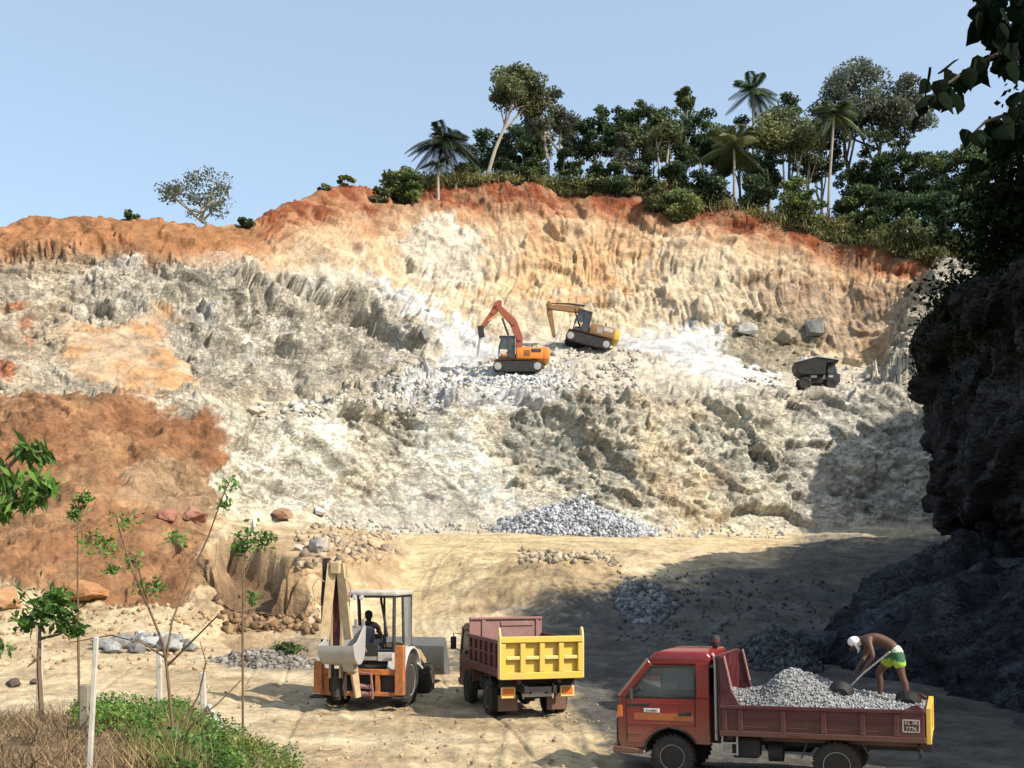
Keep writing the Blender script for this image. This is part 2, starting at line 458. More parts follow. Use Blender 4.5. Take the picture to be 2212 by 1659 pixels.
# rows between one break and the next
ROWS = [3, 4, 5, 9, 16, 24, 28, 30, 32, 34] + [22, 40, 40, 46, 44, 14, 24, 62, 54, 30] + [3, 10, 14, 12, 8, 8, 4]
s_list = []
for k, n in enumerate(ROWS):
    s_list += [k + (j / n) ** (1.9 if k == 12 else 1.0) for j in range(n)]
s_list.append(len(ROWS))
s_arr = np.array(s_list)
k0 = np.minimum(s_arr.astype(int), len(ROWS) - 1)
fr = (s_arr - k0)[:, None]
gD = D[k0] * (1 - fr) + D[k0 + 1] * fr
gZ = Z[k0] * (1 - fr) + Z[k0 + 1] * fr
gX = (cols_x[None, :] - CX) / FPX * gD
gPX = np.repeat(cols_x[None, :], len(s_arr), 0)
gPY = HY - (gZ - CAM_H) / gD * FPX
gS = np.repeat(s_arr[:, None], len(cols_x), 1) - NN       # 0 = toe of bank .. 10 = rim
nR, nC = gX.shape
P0 = np.stack([gX, gD, gZ], -1)
du = np.gradient(P0, axis=1); dv = np.gradient(P0, axis=0)
nrm = np.cross(du, dv)
nrm /= np.maximum(np.linalg.norm(nrm, axis=-1, keepdims=True), 1e-9)
nrm[nrm[..., 2] < -0.2] *= -1
for ax in (0, 1):                                          # soften the normals at the breaks
    for _ in range(4):
        nrm = (nrm + np.roll(nrm, 1, ax) + np.roll(nrm, -1, ax)) / 3
nrm /= np.maximum(np.linalg.norm(nrm, axis=-1, keepdims=True), 1e-9)

Pf = P0.reshape(-1, 3); Nf = nrm.reshape(-1, 3)
px = gPX.ravel(); py = gPY.ravel(); S = gS.ravel(); dist = gD.ravel()
# ragged edges for everything painted or carved by outline
wx = px + 60 * fbm(Pf * 0.14, 5, 5) + 30 * fbm(Pf * 0.8, 6, 4) + 22 * fbm(Pf * 2.4, 9, 3)
wy = py + 46 * fbm(Pf * 0.14, 7, 5) + 26 * fbm(Pf * 0.8, 8, 4) + 20 * fbm(Pf * 2.4, 10, 3)


def zone(poly, feather=30):
    m = np.zeros(len(px))
    xs = [p[0] for p in poly]; ys = [p[1] for p in poly]
    near = (px > min(xs) - 120) & (px < max(xs) + 120) & (py > min(ys) - 120) & (py < max(ys) + 120)
    m[near] = poly_mask(wx[near], wy[near], poly, feather * 0.5)
    return m


ground_w = 1 - sstep(S, 2.6, 3.2)                          # everything below the foot of the wall
top_w = sstep(S, 10.0, 10.25)                              # hilltop
face_w = (1 - ground_w) * (1 - top_w)
Z_greyrock = zone([(150, 590), (280, 540), (430, 535), (560, 580), (700, 600), (800, 640), (920, 690), (960, 720), (960, 770), (860, 800), (780, 830), (620, 850), (440, 800), (330, 700), (180, 680)], 40)
Z_leftrock = zone([(-900, 590), (60, 560), (300, 550), (560, 600), (700, 640), (900, 700), (960, 800), (860, 850), (700, 870), (400, 850), (-900, 840)], 40)
Z_orange = zone([(130, 720), (230, 680), (330, 690), (400, 740), (420, 800), (370, 845), (260, 830), (170, 790)], 55)
Z_redleft = zone([(-900, 640), (40, 650), (70, 740), (50, 860), (-900, 880)], 50)
Z_redslope = zone([(-1500, 846), (100, 850), (300, 862), (470, 885), (500, 960), (470, 1070), (520, 1150), (450, 1180), (430, 1300), (100, 1300), (-1500, 1310)], 45) * (S > -0.6)
Z_tanslope = zone([(260, 1000), (420, 960), (500, 1030), (500, 1110), (330, 1110), (240, 1060)], 60)
Z_whitepatch = zone([(850, 520), (900, 480), (1000, 475), (1040, 520), (1010, 560), (1060, 620), (900, 610), (850, 570)], 36)
Z_dust = zone([(780, 622), (860, 640), (960, 680), (1035, 725), (1060, 770), (990, 780), (950, 745), (900, 690), (800, 655)], 26)
Z_slab = zone([(1330, 728), (1440, 716), (1560, 712), (1640, 760), (1700, 800), (1700, 843), (1560, 836), (1480, 815), (1390, 770)], 22) * (S > 4.8)
Z_brown = zone([(1560, 575), (1700, 590), (1850, 590), (1960, 620), (1930, 700), (1900, 770), (1760, 760), (1660, 720), (1640, 640)], 40)
Z_darkrock = zone([(1580, 690), (1680, 700), (1780, 690), (1800, 750), (1740, 800), (1650, 790), (1570, 740)], 30)
Z_butt = zone([(1915, 810), (1935, 740), (1985, 650), (2010, 620), (2200, 600), (2200, 830), (1960, 830)], 110) * (S > 5.0)
Z_rubble = zone([(800, 850), (900, 800), (1000, 760), (1080, 770), (1190, 800), (1270, 835), (1200, 860), (900, 870)], 28) * (S > 4.6) * (S < 7.6)
Z_grey1 = zone([(1120, 870), (1230, 860), (1380, 900), (1400, 1010), (1330, 1060), (1200, 1050), (1110, 960)], 60)
Z_grey2 = zone([(1480, 900), (1580, 910), (1700, 960), (1690, 1060), (1600, 1040), (1540, 980)], 50)
Z_grey3 = zone([(1690, 850), (2100, 845), (2100, 1160), (1690, 1160)], 60)
Z_white1 = zone([(890, 880), (1000, 870), (1080, 960), (1140, 1060), (1000, 1120), (880, 1070), (900, 960)], 60)
Z_white2 = zone([(680, 1070), (900, 1070), (1150, 1060), (1400, 1090), (1480, 1140), (720, 1150)], 40)
Z_whitefoot = zone([(520, 920), (640, 900), (760, 960), (740, 1080), (620, 1090), (520, 1000)], 60)

rock = face_w * sstep(S, 2.7, 3.4) * (1 - sstep(S, 5.0, 5.6))            # lower wall
rock = np.maximum(rock * (1 - 0.75 * Z_redslope), 1.0 * Z_leftrock * (1 - 0.75 * Z_orange) * (S > 4.4) * (1 - top_w))
rock = np.maximum(rock, 0.8 * Z_darkrock * (1 - top_w))
rock = np.maximum(rock, 0.6 * Z_whitepatch)
rock = np.maximum(rock, 0.8 * Z_butt)
bench = sstep(S, 4.75, 5.2) * (1 - sstep(S, 6.8, 7.2)) * (1 - sstep(-px, -760, -700)) * (1 - Z_leftrock)
soil = face_w * sstep(S, 6.7, 7.3) * (1 - np.clip(Z_leftrock, 0, 1)) * (1 - 0.7 * Z_darkrock) * (1 - Z_butt)
redband = sstep(S + 0.22 * fbm(Pf * np.array([.25, .25, .5]), 31, 3), 8.75, 9.3) * face_w

disp = np.zeros(len(px))
# broken rock
idx = np.where(rock > 0.01)[0]
Q = Pf[idx] @ np.array([[0.94, 0.0, 0.34], [0, 1, 0], [-0.34, 0, 0.94]])  # bedding dips to the right
r = 1.25 * facets(Q, (7.0, 7.0, 4.2), 11, 0.75, 0.3, 0.06) + 0.62 * facets(Q, (2.8, 2.8, 1.7), 23, 0.9, 0.35, 0.07) + 0.26 * facets(Q, (1.2, 1.2, 0.75), 37, 1.1, 0.35, 0.1) + 0.34 * blocks(Q, (0.85, 0.85, 0.5), 39, 1.6) + 0.1 * facets(Q, (0.5, 0.5, 0.35), 36, 1.2, 0.3, 0.2)
r = r + 0.5 * fbm(Q * 0.12, 40, 3)
f1_, f2_, A_, B_ = voro(Q / np.array([2.7, 2.6, 1.9]) + 0.2 * fbm(Q * 0.6, 38, 2)[:, None], 24)
f1b, f2b, A2, B2 = voro(Q / np.array([0.9, 0.9, 0.6]), 25)
block_tone = np.zeros(len(px)); block_tone[idx] = (0.6 * (A_[:, 0] - 0.5) + 0.4 * (A2[:, 1] - 0.5)) * np.minimum(rock[idx], 1)
amp = 0.55 + 0.55 * np.clip(Z_greyrock[idx], 0, 1) + 0.3 * Z_grey2[idx] + 0.22 * Z_grey1[idx]
amp = amp * (1 - 0.55 * Z_white2[idx]) * (1 - 0.3 * Z_white1[idx])
disp[idx] += rock[idx] * r * amp
disp += 3.2 * Z_butt
# bucket grooves in the soil face
idx = np.where(soil > 0.01)[0]
Q = Pf[idx]
wob = 1.6 * fbm(Q * 0.2, 41, 3)
lean = 0.45 * vnoise(Q * 0.05, 42)
g1 = vnoise(np.stack([Q[:, 0] * 1.9 + wob + lean * Q[:, 2], Q[:, 1] * 0.12, Q[:, 2] * 0.34], 1), 43)
g2 = vnoise(np.stack([Q[:, 0] * 4.3 + 1.5 * wob + 1.7 * lean * Q[:, 2], Q[:, 1] * 0.2, Q[:, 2] * 0.6], 1), 44)
step_ = np.abs(np.mod(Q[:, 2] * 0.23 + 1.2 * fbm(Q * 0.12, 46, 2), 1.0) - 0.5)
gm = 0.25 + 0.75 * sstep(fbm(Q * 0.13, 48, 3), -0.25, 0.25)
gm = gm * (1 - 0.75 * sstep(S[idx], 9.5, 10.0))
disp[idx] += soil[idx] * (gm * (0.17 * (1 - 2 * np.abs(g1)) + 0.14 * (1 - 2 * np.abs(g2))) + 0.9 * fbm(Q * 0.11, 45, 4) + 0.6 * step_ + 0.16 * fbm(Q * 0.9, 47, 5) + 0.45 * facets(Q, (3.4, 3.4, 2.4), 49, 0.8, 0.2, 0.08) + 0.22 * blocks(Q, (1.1, 1.1, 1.6), 50, 1.4))
# bench rubble floor
idx = np.where(bench > 0.01)[0]
Q = Pf[idx]
calm = 1 - 0.85 * Z_slab[idx] - 0.6 * Z_dust[idx]
disp[idx] += bench[idx] * calm * (0.22 * facets(Q, (1.6, 1.6, 1.4), 51, 0.8, 0.3) + 0.1 * facets(Q, (0.7, 0.7, 0.6), 53, 0.8, 0.3) + 0.5 * fbm(Q * 0.2, 55, 3))
# earth slope on the left: gullies and lumps
idx = np.where((Z_redslope > 0.01) & (S < 6))[0]
Q = Pf[idx]
gully = vnoise(np.stack([Q[:, 0] * 0.35 + 0.6 * fbm(Q * .2, 61, 2), Q[:, 1] * 0.05, Q[:, 2] * 0.05], 1), 62)
disp[idx] += Z_redslope[idx] * (0.4 * gully + 0.5 * fbm(Q * 0.35, 63, 5) + 0.16 * fbm(Q * 1.6, 64, 4) + 0.3 * facets(Q, (2.6, 2.6, 1.8), 66, 0.8, 0.3, 0.1) + 0.2 * blocks(Q, (0.8, 0.8, 0.6), 67, 1.4) + Z_tanslope[idx] * 0.5 * facets(Q, (3.2, 3.0, 1.0), 65, 1.0, 0.4))
# yard, ramp and banks
idx = np.where((ground_w > 0.01))[0]
Q = Pf[idx]
steep = np.clip(1 - Nf[idx][:, 2], 0, 1)
yard = 1 - sstep(S[idx], -0.6, 0.3)
mound = poly_mask(px[idx], py[idx], [(980, 1190), (1260, 1190), (1420, 1230), (1300, 1340), (1000, 1330)], 60)
road = poly_mask(px[idx], py[idx], [(900, 1160), (1700, 1155), (1700, 1185), (1150, 1190), (1010, 1230), (960, 1330), (850, 1360), (800, 1330), (850, 1220)], 40)
lump = 0.05 * fbm(Q * 0.8, 71, 4) * (yard * 0.8 + 0.2) + (1 - yard) * (0.5 * fbm(Q * 0.3, 72, 5) * (1 - 0.75 * road) + (0.5 * steep) * facets(Q, (1.4, 1.4, 1.0), 73, 0.9, 0.3))
lump = lump + mound * (0.55 * fbm(Q * 0.45, 74, 4))
ruts = np.abs(vnoise(np.stack([Q[:, 0] * 1.1 + 0.15 * Q[:, 1], Q[:, 1] * 0.09, Q[:, 2] * 0], 1), 76))
lump = lump - 0.05 * (1 - sstep(ruts, 0, 0.25)) * yard
disp[idx] += ground_w[idx] * lump * sstep(dist[idx], 3, 10)
# wheel tracks pressed into the yard and up the ramp
TRACKS = [[(-0.6, 12), (0.4, 19), (0.6, 26), (-1.2, 35), (-3.2, 44), (-3.0, 55), (0, 70)], [(2.2, 14), (-0.6, 21), (-5.5, 29), (-12, 35), (-18, 38)], [(-0.8, 12), (-3.0, 20), (-3.6, 27.5)], [(1.0, 12), (0.9, 18), (1.0, 25), (-0.5, 34), (-2.6, 44)], [(3.5, 16), (0.5, 20), (-4, 23), (-10, 27), (-20, 31)]]
track = np.zeros(len(px))
for tk in TRACKS:
    pts_ = np.array(tk, float)
    fy_ = np.linspace(0, len(pts_) - 1, 90)
    cx_, cy_ = np.interp(fy_, np.arange(len(pts_)), pts_[:, 0]), np.interp(fy_, np.arange(len(pts_)), pts_[:, 1])
    for _ in range(6): cx_[1:-1] = (cx_[:-2] + cx_[1:-1] + cx_[2:]) / 3; cy_[1:-1] = (cy_[:-2] + cy_[1:-1] + cy_[2:]) / 3
    tx_, ty_ = np.gradient(cx_), np.gradient(cy_); tl_ = np.hypot(tx_, ty_)
    for off_ in (-0.8, 0.8):
        ax_, ay_ = cx_ + ty_ / tl_ * off_, cy_ - tx_ / tl_ * off_
        dmn = np.full(len(idx), 9.0)
        for k in range(len(ax_) - 1):
            ex, ey = ax_[k + 1] - ax_[k], ay_[k + 1] - ay_[k]
            t_ = np.clip(((Q[:, 0] - ax_[k]) * ex + (Q[:, 1] - ay_[k]) * ey) / (ex * ex + ey * ey), 0, 1)
            dmn = np.minimum(dmn, np.hypot(Q[:, 0] - ax_[k] - t_ * ex, Q[:, 1] - ay_[k] - t_ * ey))
        dmn = dmn + 0.05 * fbm(Q * 1.2, 77, 3)
        track[idx] = np.maximum(track[idx], (1 - sstep(dmn, 0.08, 0.2)) * (0.6 + 0.4 * vnoise(Q * 0.5, 78)))
        disp[idx] += 0.015 * np.exp(-((dmn - 0.26) / 0.07) ** 2)
track *= ground_w * sstep(dist, 9, 12)
disp -= 0.035 * track
# hilltop
idx = np.where(top_w > 0.01)[0]
disp[idx] += top_w[idx] * 0.35 * fbm(Pf[idx] * 0.4, 81, 3)
rim = np.exp(-((S - 10.0) / 0.35) ** 2)
disp += rim * 0.45 * fbm(Pf * 0.5, 83, 4) * (1 - top_w)

Pd = Pf + Nf * disp[:, None]
# the bay dug into the bank below the terrace
bx_ = px + 80 * fbm(Pf * np.array([0.35, 0.35, 0.9]), 311, 4); bd_ = dist + 1.3 * fbm(Pf * 0.5, 312, 5)
bay_line = 41.6 + (700 - bx_) / 235 * 9.0                # the back of the bay runs away to the left, so it faces away from the sun
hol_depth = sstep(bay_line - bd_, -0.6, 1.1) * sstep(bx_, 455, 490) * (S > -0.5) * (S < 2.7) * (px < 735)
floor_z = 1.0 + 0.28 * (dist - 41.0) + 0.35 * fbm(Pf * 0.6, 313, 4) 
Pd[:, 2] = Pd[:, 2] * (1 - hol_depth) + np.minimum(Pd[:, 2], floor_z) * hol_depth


# ---- colours of the ground (albedo); the gravel also carries painted shade
def lerp(c, rgb, w):
    return c * (1 - w[:, None]) + np.array(rgb)[None, :] * w[:, None]


n_big = fbm(Pf * 0.09, 101, 4); n_mid = fbm(Pf * 0.5, 102, 4); n_fin = fbm(Pf * 1.7, 103, 3)
n_vert = fbm(Pf * np.array([0.9, 0.9, 0.16]), 104, 4)
C = np.tile(np.array([0.50, 0.40, 0.27]), (len(px), 1))                       # cream weathered rock
C = lerp(C, (0.56, 0.36, 0.18), sstep(n_big + 0.5 * n_vert, 0.0, 0.5) * 0.75 * face_w)
C = lerp(C, (0.44, 0.23, 0.11), sstep(n_vert + 0.6 * n_big, 0.28, 0.7) * 0.55 * soil)
C = lerp(C, (0.58, 0.50, 0.38), sstep(-n_mid, 0.1, 0.5) * 0.55 * face_w)
orange_top = sstep(S + 0.5 * n_vert + 0.35 * n_big, 7.9, 9.2) * face_w
C = lerp(C, (0.45, 0.26, 0.135), orange_top * 0.75)
leftdull = 1 - sstep(px, 520, 600)
C = lerp(C, (0.30, 0.095, 0.04), redband * (1 - 0.55 * leftdull) * (0.55 + 0.45 * sstep(n_mid + n_vert, -0.25, 0.2)))
C = lerp(C, (0.36, 0.165, 0.07), redband * leftdull * 0.8)
C = lerp(C, (0.17, 0.06, 0.035), redband * (1 - leftdull) * sstep(n_mid, 0.1, 0.4) * 0.7)
C = lerp(C, (0.60, 0.53, 0.42), Z_whitepatch * 0.85)
C = lerp(C, (0.27, 0.17, 0.105), Z_brown * (0.6 + 0.4 * sstep(n_vert, -.2, .3)) * 0.9 * (1 - redband))
# left rock mass
lr = np.clip(Z_leftrock, 0, 1) * (S > 4.4) * (1 - top_w) * (1 - redband)
C = lerp(C, (0.46, 0.40, 0.30), lr * 0.9)
C = lerp(C, (0.36, 0.27, 0.18), lr * sstep(n_mid + n_big, 0.0, 0.6) * 0.6)
C = lerp(C, (0.45, 0.405, 0.325), Z_greyrock * (1 - redband) * 0.85)
C = lerp(C, (0.31, 0.28, 0.225), Z_greyrock * sstep(n_mid + 0.4 * n_fin, 0.1, 0.5) * 0.35 * (1 - redband))
C = lerp(C, (0.50, 0.49, 0.45), Z_greyrock * sstep(-n_mid, 0.2, 0.55) * 0.7 * (1 - redband))
C = lerp(C, (0.40, 0.225, 0.105), Z_orange * (0.45 + 0.5 * sstep(n_mid, -0.3, 0.3)))
C = lerp(C, (0.36, 0.12, 0.05), Z_redleft * sstep(n_mid + 0.3, 0.0, 0.6) * 0.85 * (S > 4))
# lower wall
lw = face_w * sstep(S, 2.6, 3.0) * (1 - sstep(S, 4.8, 5.4))
C = lerp(C, (0.55, 0.49, 0.375), lw * 0.9)
C = lerp(C, (0.45, 0.41, 0.32), lw * sstep(n_mid, 0.0, 0.45) * 0.7)
C = lerp(C, (0.54, 0.40, 0.235), lw * sstep(n_big + 0.4 * n_mid, 0.15, 0.55) * 0.6)
C = lerp(C, (0.31, 0.315, 0.27), Z_grey1 * (0.45 + 0.4 * sstep(n_mid, -.1, .4)) * lw)
C = lerp(C, (0.30, 0.31, 0.26), Z_grey2 * (0.4 + 0.4 * sstep(n_mid, -.1, .4)) * lw)
C = lerp(C, (0.34, 0.33, 0.29), Z_grey3 * 0.6)
C = lerp(C, (0.24, 0.235, 0.2), lw * sstep(n_fin + n_mid, 0.45, 0.8) * 0.4)
C = lerp(C, (0.56, 0.535, 0.46), Z_white1 * (0.5 + 0.5 * sstep(n_vert, -.3, .3)) * 0.85)
C = lerp(C, (0.50, 0.47, 0.385), Z_whitefoot * 0.7)
# bench
C = lerp(C, (0.50, 0.45, 0.36), bench * 0.85)
C = lerp(C, (0.60, 0.59, 0.57), Z_rubble * 0.85)
C = lerp(C, (0.27, 0.27, 0.255), Z_rubble * sstep(n_fin + n_mid, 0.15, 0.5) * 0.8)
C = lerp(C, (0.55, 0.55, 0.535), Z_dust * (0.75 + 0.25 * sstep(n_vert, -.2, .2)))
C = lerp(C, (0.54, 0.54, 0.515), Z_slab * (0.9 - 0.25 * sstep(n_mid, 0.2, 0.5)))
C = lerp(C, (0.30, 0.25, 0.165), Z_darkrock * 0.75)
C = lerp(C, (0.47, 0.43, 0.345), Z_butt * 0.9)
# red earth slope
C = lerp(C, (0.37, 0.175, 0.078), Z_redslope * 0.92 * (S < 6))
C = lerp(C, (0.28, 0.12, 0.055), Z_redslope * sstep(-n_big, 0.05, 0.45) * 0.6 * (S < 6))
C = lerp(C, (0.48, 0.285, 0.145), Z_redslope * sstep(n_mid + 0.6 * n_big, -0.05, 0.45) * 0.7 * (S < 6))
C = lerp(C, (0.47, 0.33, 0.2), Z_tanslope * 0.7)
# ground
gw = ground_w * (1 - Z_redslope)
C = lerp(C, (0.56, 0.43, 0.26), gw)
C = lerp(C, (0.62, 0.5, 0.33), gw * sstep(n_mid + n_big, 0.0, 0.6) * 0.7)
C = lerp(C, (0.42, 0.29, 0.16), gw * sstep(-n_mid, 0.15, 0.5) * 0.55)
roadc = poly_mask(wx, wy, [(900, 1158), (1720, 1152), (1720, 1186), (1150, 1192), (1020, 1225), (970, 1320), (900, 1400), (780, 1400), (830, 1290), (870, 1210)], 40) * ground_w
C = lerp(C, (0.60, 0.46, 0.255), roadc * 0.9)
moundc = poly_mask(wx, wy, [(1000, 1280), (1060, 1215), (1200, 1195), (1330, 1230), (1300, 1330), (1180, 1345), (1020, 1345)], 50) * ground_w
C = lerp(C, (0.40, 0.285, 0.155), moundc * 0.8)
C = lerp(C, (0.25, 0.185, 0.11), moundc * sstep(n_mid, 0.0, 0.4) * 0.6)
terr = poly_mask(wx, wy, [(440, 1190), (700, 1130), (860, 1160), (840, 1260), (720, 1340), (560, 1390), (420, 1330)], 50) * ground_w
C = lerp(C, (0.44, 0.30, 0.165), terr * 0.7)
C = lerp(C, (0.30, 0.19, 0.10), terr * sstep(n_mid, 0.05, 0.45) * 0.6)
C = lerp(C, (0.47, 0.355, 0.21), np.clip(track, 0, 1) * 0.8)
grav_shade = poly_mask(wx, wy, [(1110, 1335), (1400, 1262), (1630, 1222), (1735, 1160), (2400, 1140), (2400, 1700), (1420, 1700), (1290, 1560), (1200, 1460)], 50) * ground_w  # grey gravel, darkened out to the cliff shadow's edge to paint the shade deeper
C = lerp(C, (0.115, 0.113, 0.105), grav_shade * 0.92)
C = lerp(C, (0.065, 0.065, 0.065), grav_shade * sstep(n_mid, 0.0, 0.35) * 0.5)
dustg = poly_mask(wx, wy, [(480, 1395), (700, 1380), (760, 1400), (740, 1450), (480, 1450)], 40) * ground_w
C = lerp(C, (0.30, 0.26, 0.2), dustg * 0.6)
C = lerp(C, (0.56, 0.51, 0.42), Z_white2 * 0.7)
bankw = (1 - sstep(px, 380, 700)) * (1 - sstep(dist, 19, 23)) * ground_w
C = lerp(C, (0.27, 0.17, 0.085), bankw * 0.8)
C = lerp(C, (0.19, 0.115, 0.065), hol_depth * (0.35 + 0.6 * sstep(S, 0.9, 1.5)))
# hilltop soil and litter, far land
C = lerp(C, (0.16, 0.15, 0.055), top_w * (0.5 + 0.5 * sstep(px, 700, 900)))
C = lerp(C, (0.07, 0.10, 0.05), sstep(S, 13.0, 14.0))
n_vf = fbm(Pf * 4.5, 105, 3)
C = np.clip((0.92 + 0.26 * lw * (1 - Z_redslope) + 0.1 * soil + 0.15 * np.clip(lr, 0, 1) - 0.24 * Z_redslope - 0.2 * redband)[:, None] * C * (1 + 0.3 * n_fin + 0.14 * n_mid + 0.3 * n_vf + 0.55 * block_tone)[:, None], 0.01, 0.7)

ii = np.arange(nR * nC).reshape(nR, nC)
quads = np.stack([ii[:-1, :-1], ii[:-1, 1:], ii[1:, 1:], ii[1:, :-1]], -1).reshape(-1, 4)
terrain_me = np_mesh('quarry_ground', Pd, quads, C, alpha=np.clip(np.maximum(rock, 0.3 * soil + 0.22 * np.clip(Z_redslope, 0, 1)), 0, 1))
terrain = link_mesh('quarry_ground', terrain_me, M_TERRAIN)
tag(terrain, 'quarried hillside of red earth, cream and grey rock above a sandy yard', 'terrain', kind='structure')
PdG = Pd.reshape(nR, nC, 3)


def surf(x, s):
    """A point of the finished quarry surface: photo column x and slope break s (0 toe of bank .. 10 rim)."""
    i = int(np.clip(np.searchsorted(s_arr, s + NN), 0, nR - 1)); j = int(np.clip(np.searchsorted(cols_x, x), 0, nC - 1))
    return Vector(PdG[i, j])


_T = None


def ground_at(X, Y, top=80.0):
    """Height of the quarry sheet under (X, Y)."""
    global _T
    if _T is None:
        from mathutils.bvhtree import BVHTree
        _T = BVHTree.FromPolygons([tuple(v) for v in Pd.tolist()], [tuple(q) for q in quads.tolist()])
    h = _T.ray_cast(Vector((X, Y, top)), Vector((0, 0, -1)))
    return h[0].z if h[0] is not None else 0.0


def sight(x, y):
    """Where the line of sight through photo column x, row y first meets the quarry."""
    ground_at(0, 10)
    o = Vector((0, 0, CAM_H)); d = at(x, y, 1.0) - o
    h = _T.ray_cast(o, d.normalized())
    return h[0]


# ------------------------------------------------------------------ the dark cliff along the right side
FACE = [  # (X, Y) of the foot line of the face, height of its top there
    (40, 10.5, 10), (22, 12, 10.5), (15.5, 13.8, 11), (13.7, 16.5, 11.6), (13.5, 20, 11.8), (13.6, 24, 11.8), (13.8, 27.5, 11.6), (13.8, 30, 11.6), (14.0, 33, 11.6), (14.6, 36, 11.6),
    (15.2, 40, 11.6), (16.0, 44, 12.0), (17.8, 48, 13), (21.0, 53, 13.5), (26.5, 60, 14), (34, 67.5, 14.2), (39.2, 70.6, 14.0), (40.4, 71.6, 28), (42, 73, 29), (48, 77, 28), (60, 90, 34)]
fk = np.array(FACE, float)
seg = np.r_[0, np.cumsum(np.hypot(np.diff(fk[:, 0]), np.diff(fk[:, 1])))]
tf = np.arange(0, seg[-1], 0.1)
fX = np.interp(tf, seg, fk[:, 0]); fY = np.interp(tf, seg, fk[:, 1]); fH = np.interp(tf, seg, fk[:, 2])
for arr, kn in ((fX, 25), (fY, 25), (fH, 9)):
    pad = np.r_[np.full(kn // 2, arr[0]), arr, np.full(kn // 2, arr[-1])]
    arr[:] = np.convolve(pad, np.ones(kn) / kn, 'valid')
tt = np.concatenate([np.arange(0, 30, 0.5), np.arange(30, 82, 0.085), np.arange(82, seg[-1] - 1, 0.35)])
fX, fY, fH = np.interp(tt, tf, fX), np.interp(tt, tf, fY), np.interp(tt, tf, fH)
tx, ty = np.gradient(fX), np.gradient(fY)
tl = np.hypot(tx, ty); ox, oy = -ty / tl, tx / tl           # out of the face, into the pit
# profile: (height share, how far out of the face line)
PRO = [(-0.08, 1.6), (0.0, 1.3), (0.06, 0.8), (0.13, 0.1), (0.2, -0.9), (0.25, -1.7), (0.275, -2.9), (0.33, -3.0), (0.35, -1.5), (0.42, -1.0), (0.6, -0.75), (0.8, -0.6), (0.86, -0.6),
       (0.9, -0.35), (0.95, -0.3), (1.0, -0.9), (1.06, -4.0), (1.12, -9.0), (1.16, -16.0), (1.05, -34.0)]
pr = np.array(PRO)
pn = [8, 10, 12, 14, 12, 8, 10, 8, 12, 26, 26, 10, 10, 12, 10, 10, 8, 6, 6]
u = np.concatenate([[k + j / n for j in range(n)] for k, n in enumerate(pn)] + [[len(pn)]])
ph = np.interp(u, np.arange(len(pr)), pr[:, 0]); po = np.interp(u, np.arange(len(pr)), pr[:, 1])
hT, tG = np.meshgrid(ph, tt, indexing='ij')
oT = np.repeat(po[:, None], len(tt), 1)
near30 = np.interp(fY, [0, 18, 26, 40, 48, 60], [0.6, 0.7, 1, 1, 0.75, 0.5])[None, :]
oT = np.where(oT < 0, oT * np.where(hT < 0.5, near30, 1), oT)
foot = np.interp(fY, [0, 28, 33, 38, 43, 60], [0, 0.3, 2.3, 3.3, 1.9, 0.5])[None, :]
oT = oT + foot * sstep(-hT, -0.32, 0.0)
bulge = np.exp(-((fY - 32.0) / 2.6) ** 2)[None, :] * np.exp(-((hT - 0.93) / 0.09) ** 2)
oT = oT + 1.9 * bulge
lift = (0.4 * np.sin(tG * 0.5) + 0.03 * (45 - fY[None, :])) * sstep(hT, 0.1, 0.25) * (1 - sstep(hT, 0.4, 0.6))
cX = fX[None, :] + ox[None, :] * oT; cY = fY[None, :] + oy[None, :] * oT; cZ = hT * fH[None, :] + lift + (-1.1 + 0.0464 * fY)[None, :]
PC = np.stack([cX, cY, cZ], -1)
dcu = np.gradient(PC, axis=1); dcv = np.gradient(PC, axis=0)
cn = np.cross(dcv, dcu); cn /= np.maximum(np.linalg.norm(cn, axis=-1, keepdims=True), 1e-9)
if cn[len(u) // 2, len(tt) // 2] @ np.array([ox[len(tt) // 2], oy[len(tt) // 2], 0]) < 0: cn = -cn
for _ in range(3):
    for ax in (0, 1): cn = (cn + np.roll(cn, 1, ax) + np.roll(cn, -1, ax)) / 3
cn /= np.maximum(np.linalg.norm(cn, axis=-1, keepdims=True), 1e-9)
Qc = PC.reshape(-1, 3)
Rq = Qc @ np.array([[1, 0, 0], [0, 0.86, 0.5], [0, -0.5, 0.86]])          # beds dip towards the camera
rc = 0.6 * facets(Rq, (4.2, 5.5, 2.4), 211, 0.8, 0.25, 0.06) + 0.3 * facets(Rq, (1.6, 2.4, 0.8), 223, 1.0, 0.3, 0.07) + 0.3 * blocks(Rq, (0.7, 1.2, 0.4), 227, 1.4) + 0.1 * blocks(Rq, (0.25, 0.4, 0.15), 228, 1.6)
topc = sstep(hT, 1.0, 1.08).ravel()
rc = rc * (1 - 0.6 * topc)
Pcl = Qc + cn.reshape(-1, 3) * rc[:, None]
m1 = fbm(Qc * 0.35, 231, 4); m2 = fbm(Qc * 1.4, 233, 4)
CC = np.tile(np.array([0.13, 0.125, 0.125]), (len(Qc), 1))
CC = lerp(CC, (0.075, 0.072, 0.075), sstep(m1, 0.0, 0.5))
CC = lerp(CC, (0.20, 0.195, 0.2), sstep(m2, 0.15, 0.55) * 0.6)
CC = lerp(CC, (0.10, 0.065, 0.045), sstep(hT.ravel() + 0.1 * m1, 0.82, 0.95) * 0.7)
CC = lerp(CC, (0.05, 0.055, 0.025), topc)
CC = np.clip(0.5 * np.array([[0.93, 1.0, 1.12]]) * CC * (1 + 0.25 * m2)[:, None], 0.02, 0.8)  # rock albedo scaled down to deepen the cliff's shade
ii = np.arange(len(u) * len(tt)).reshape(len(u), len(tt))
cq = np.stack([ii[:-1, :-1], ii[1:, :-1], ii[1:, 1:], ii[:-1, 1:]], -1).reshape(-1, 4)
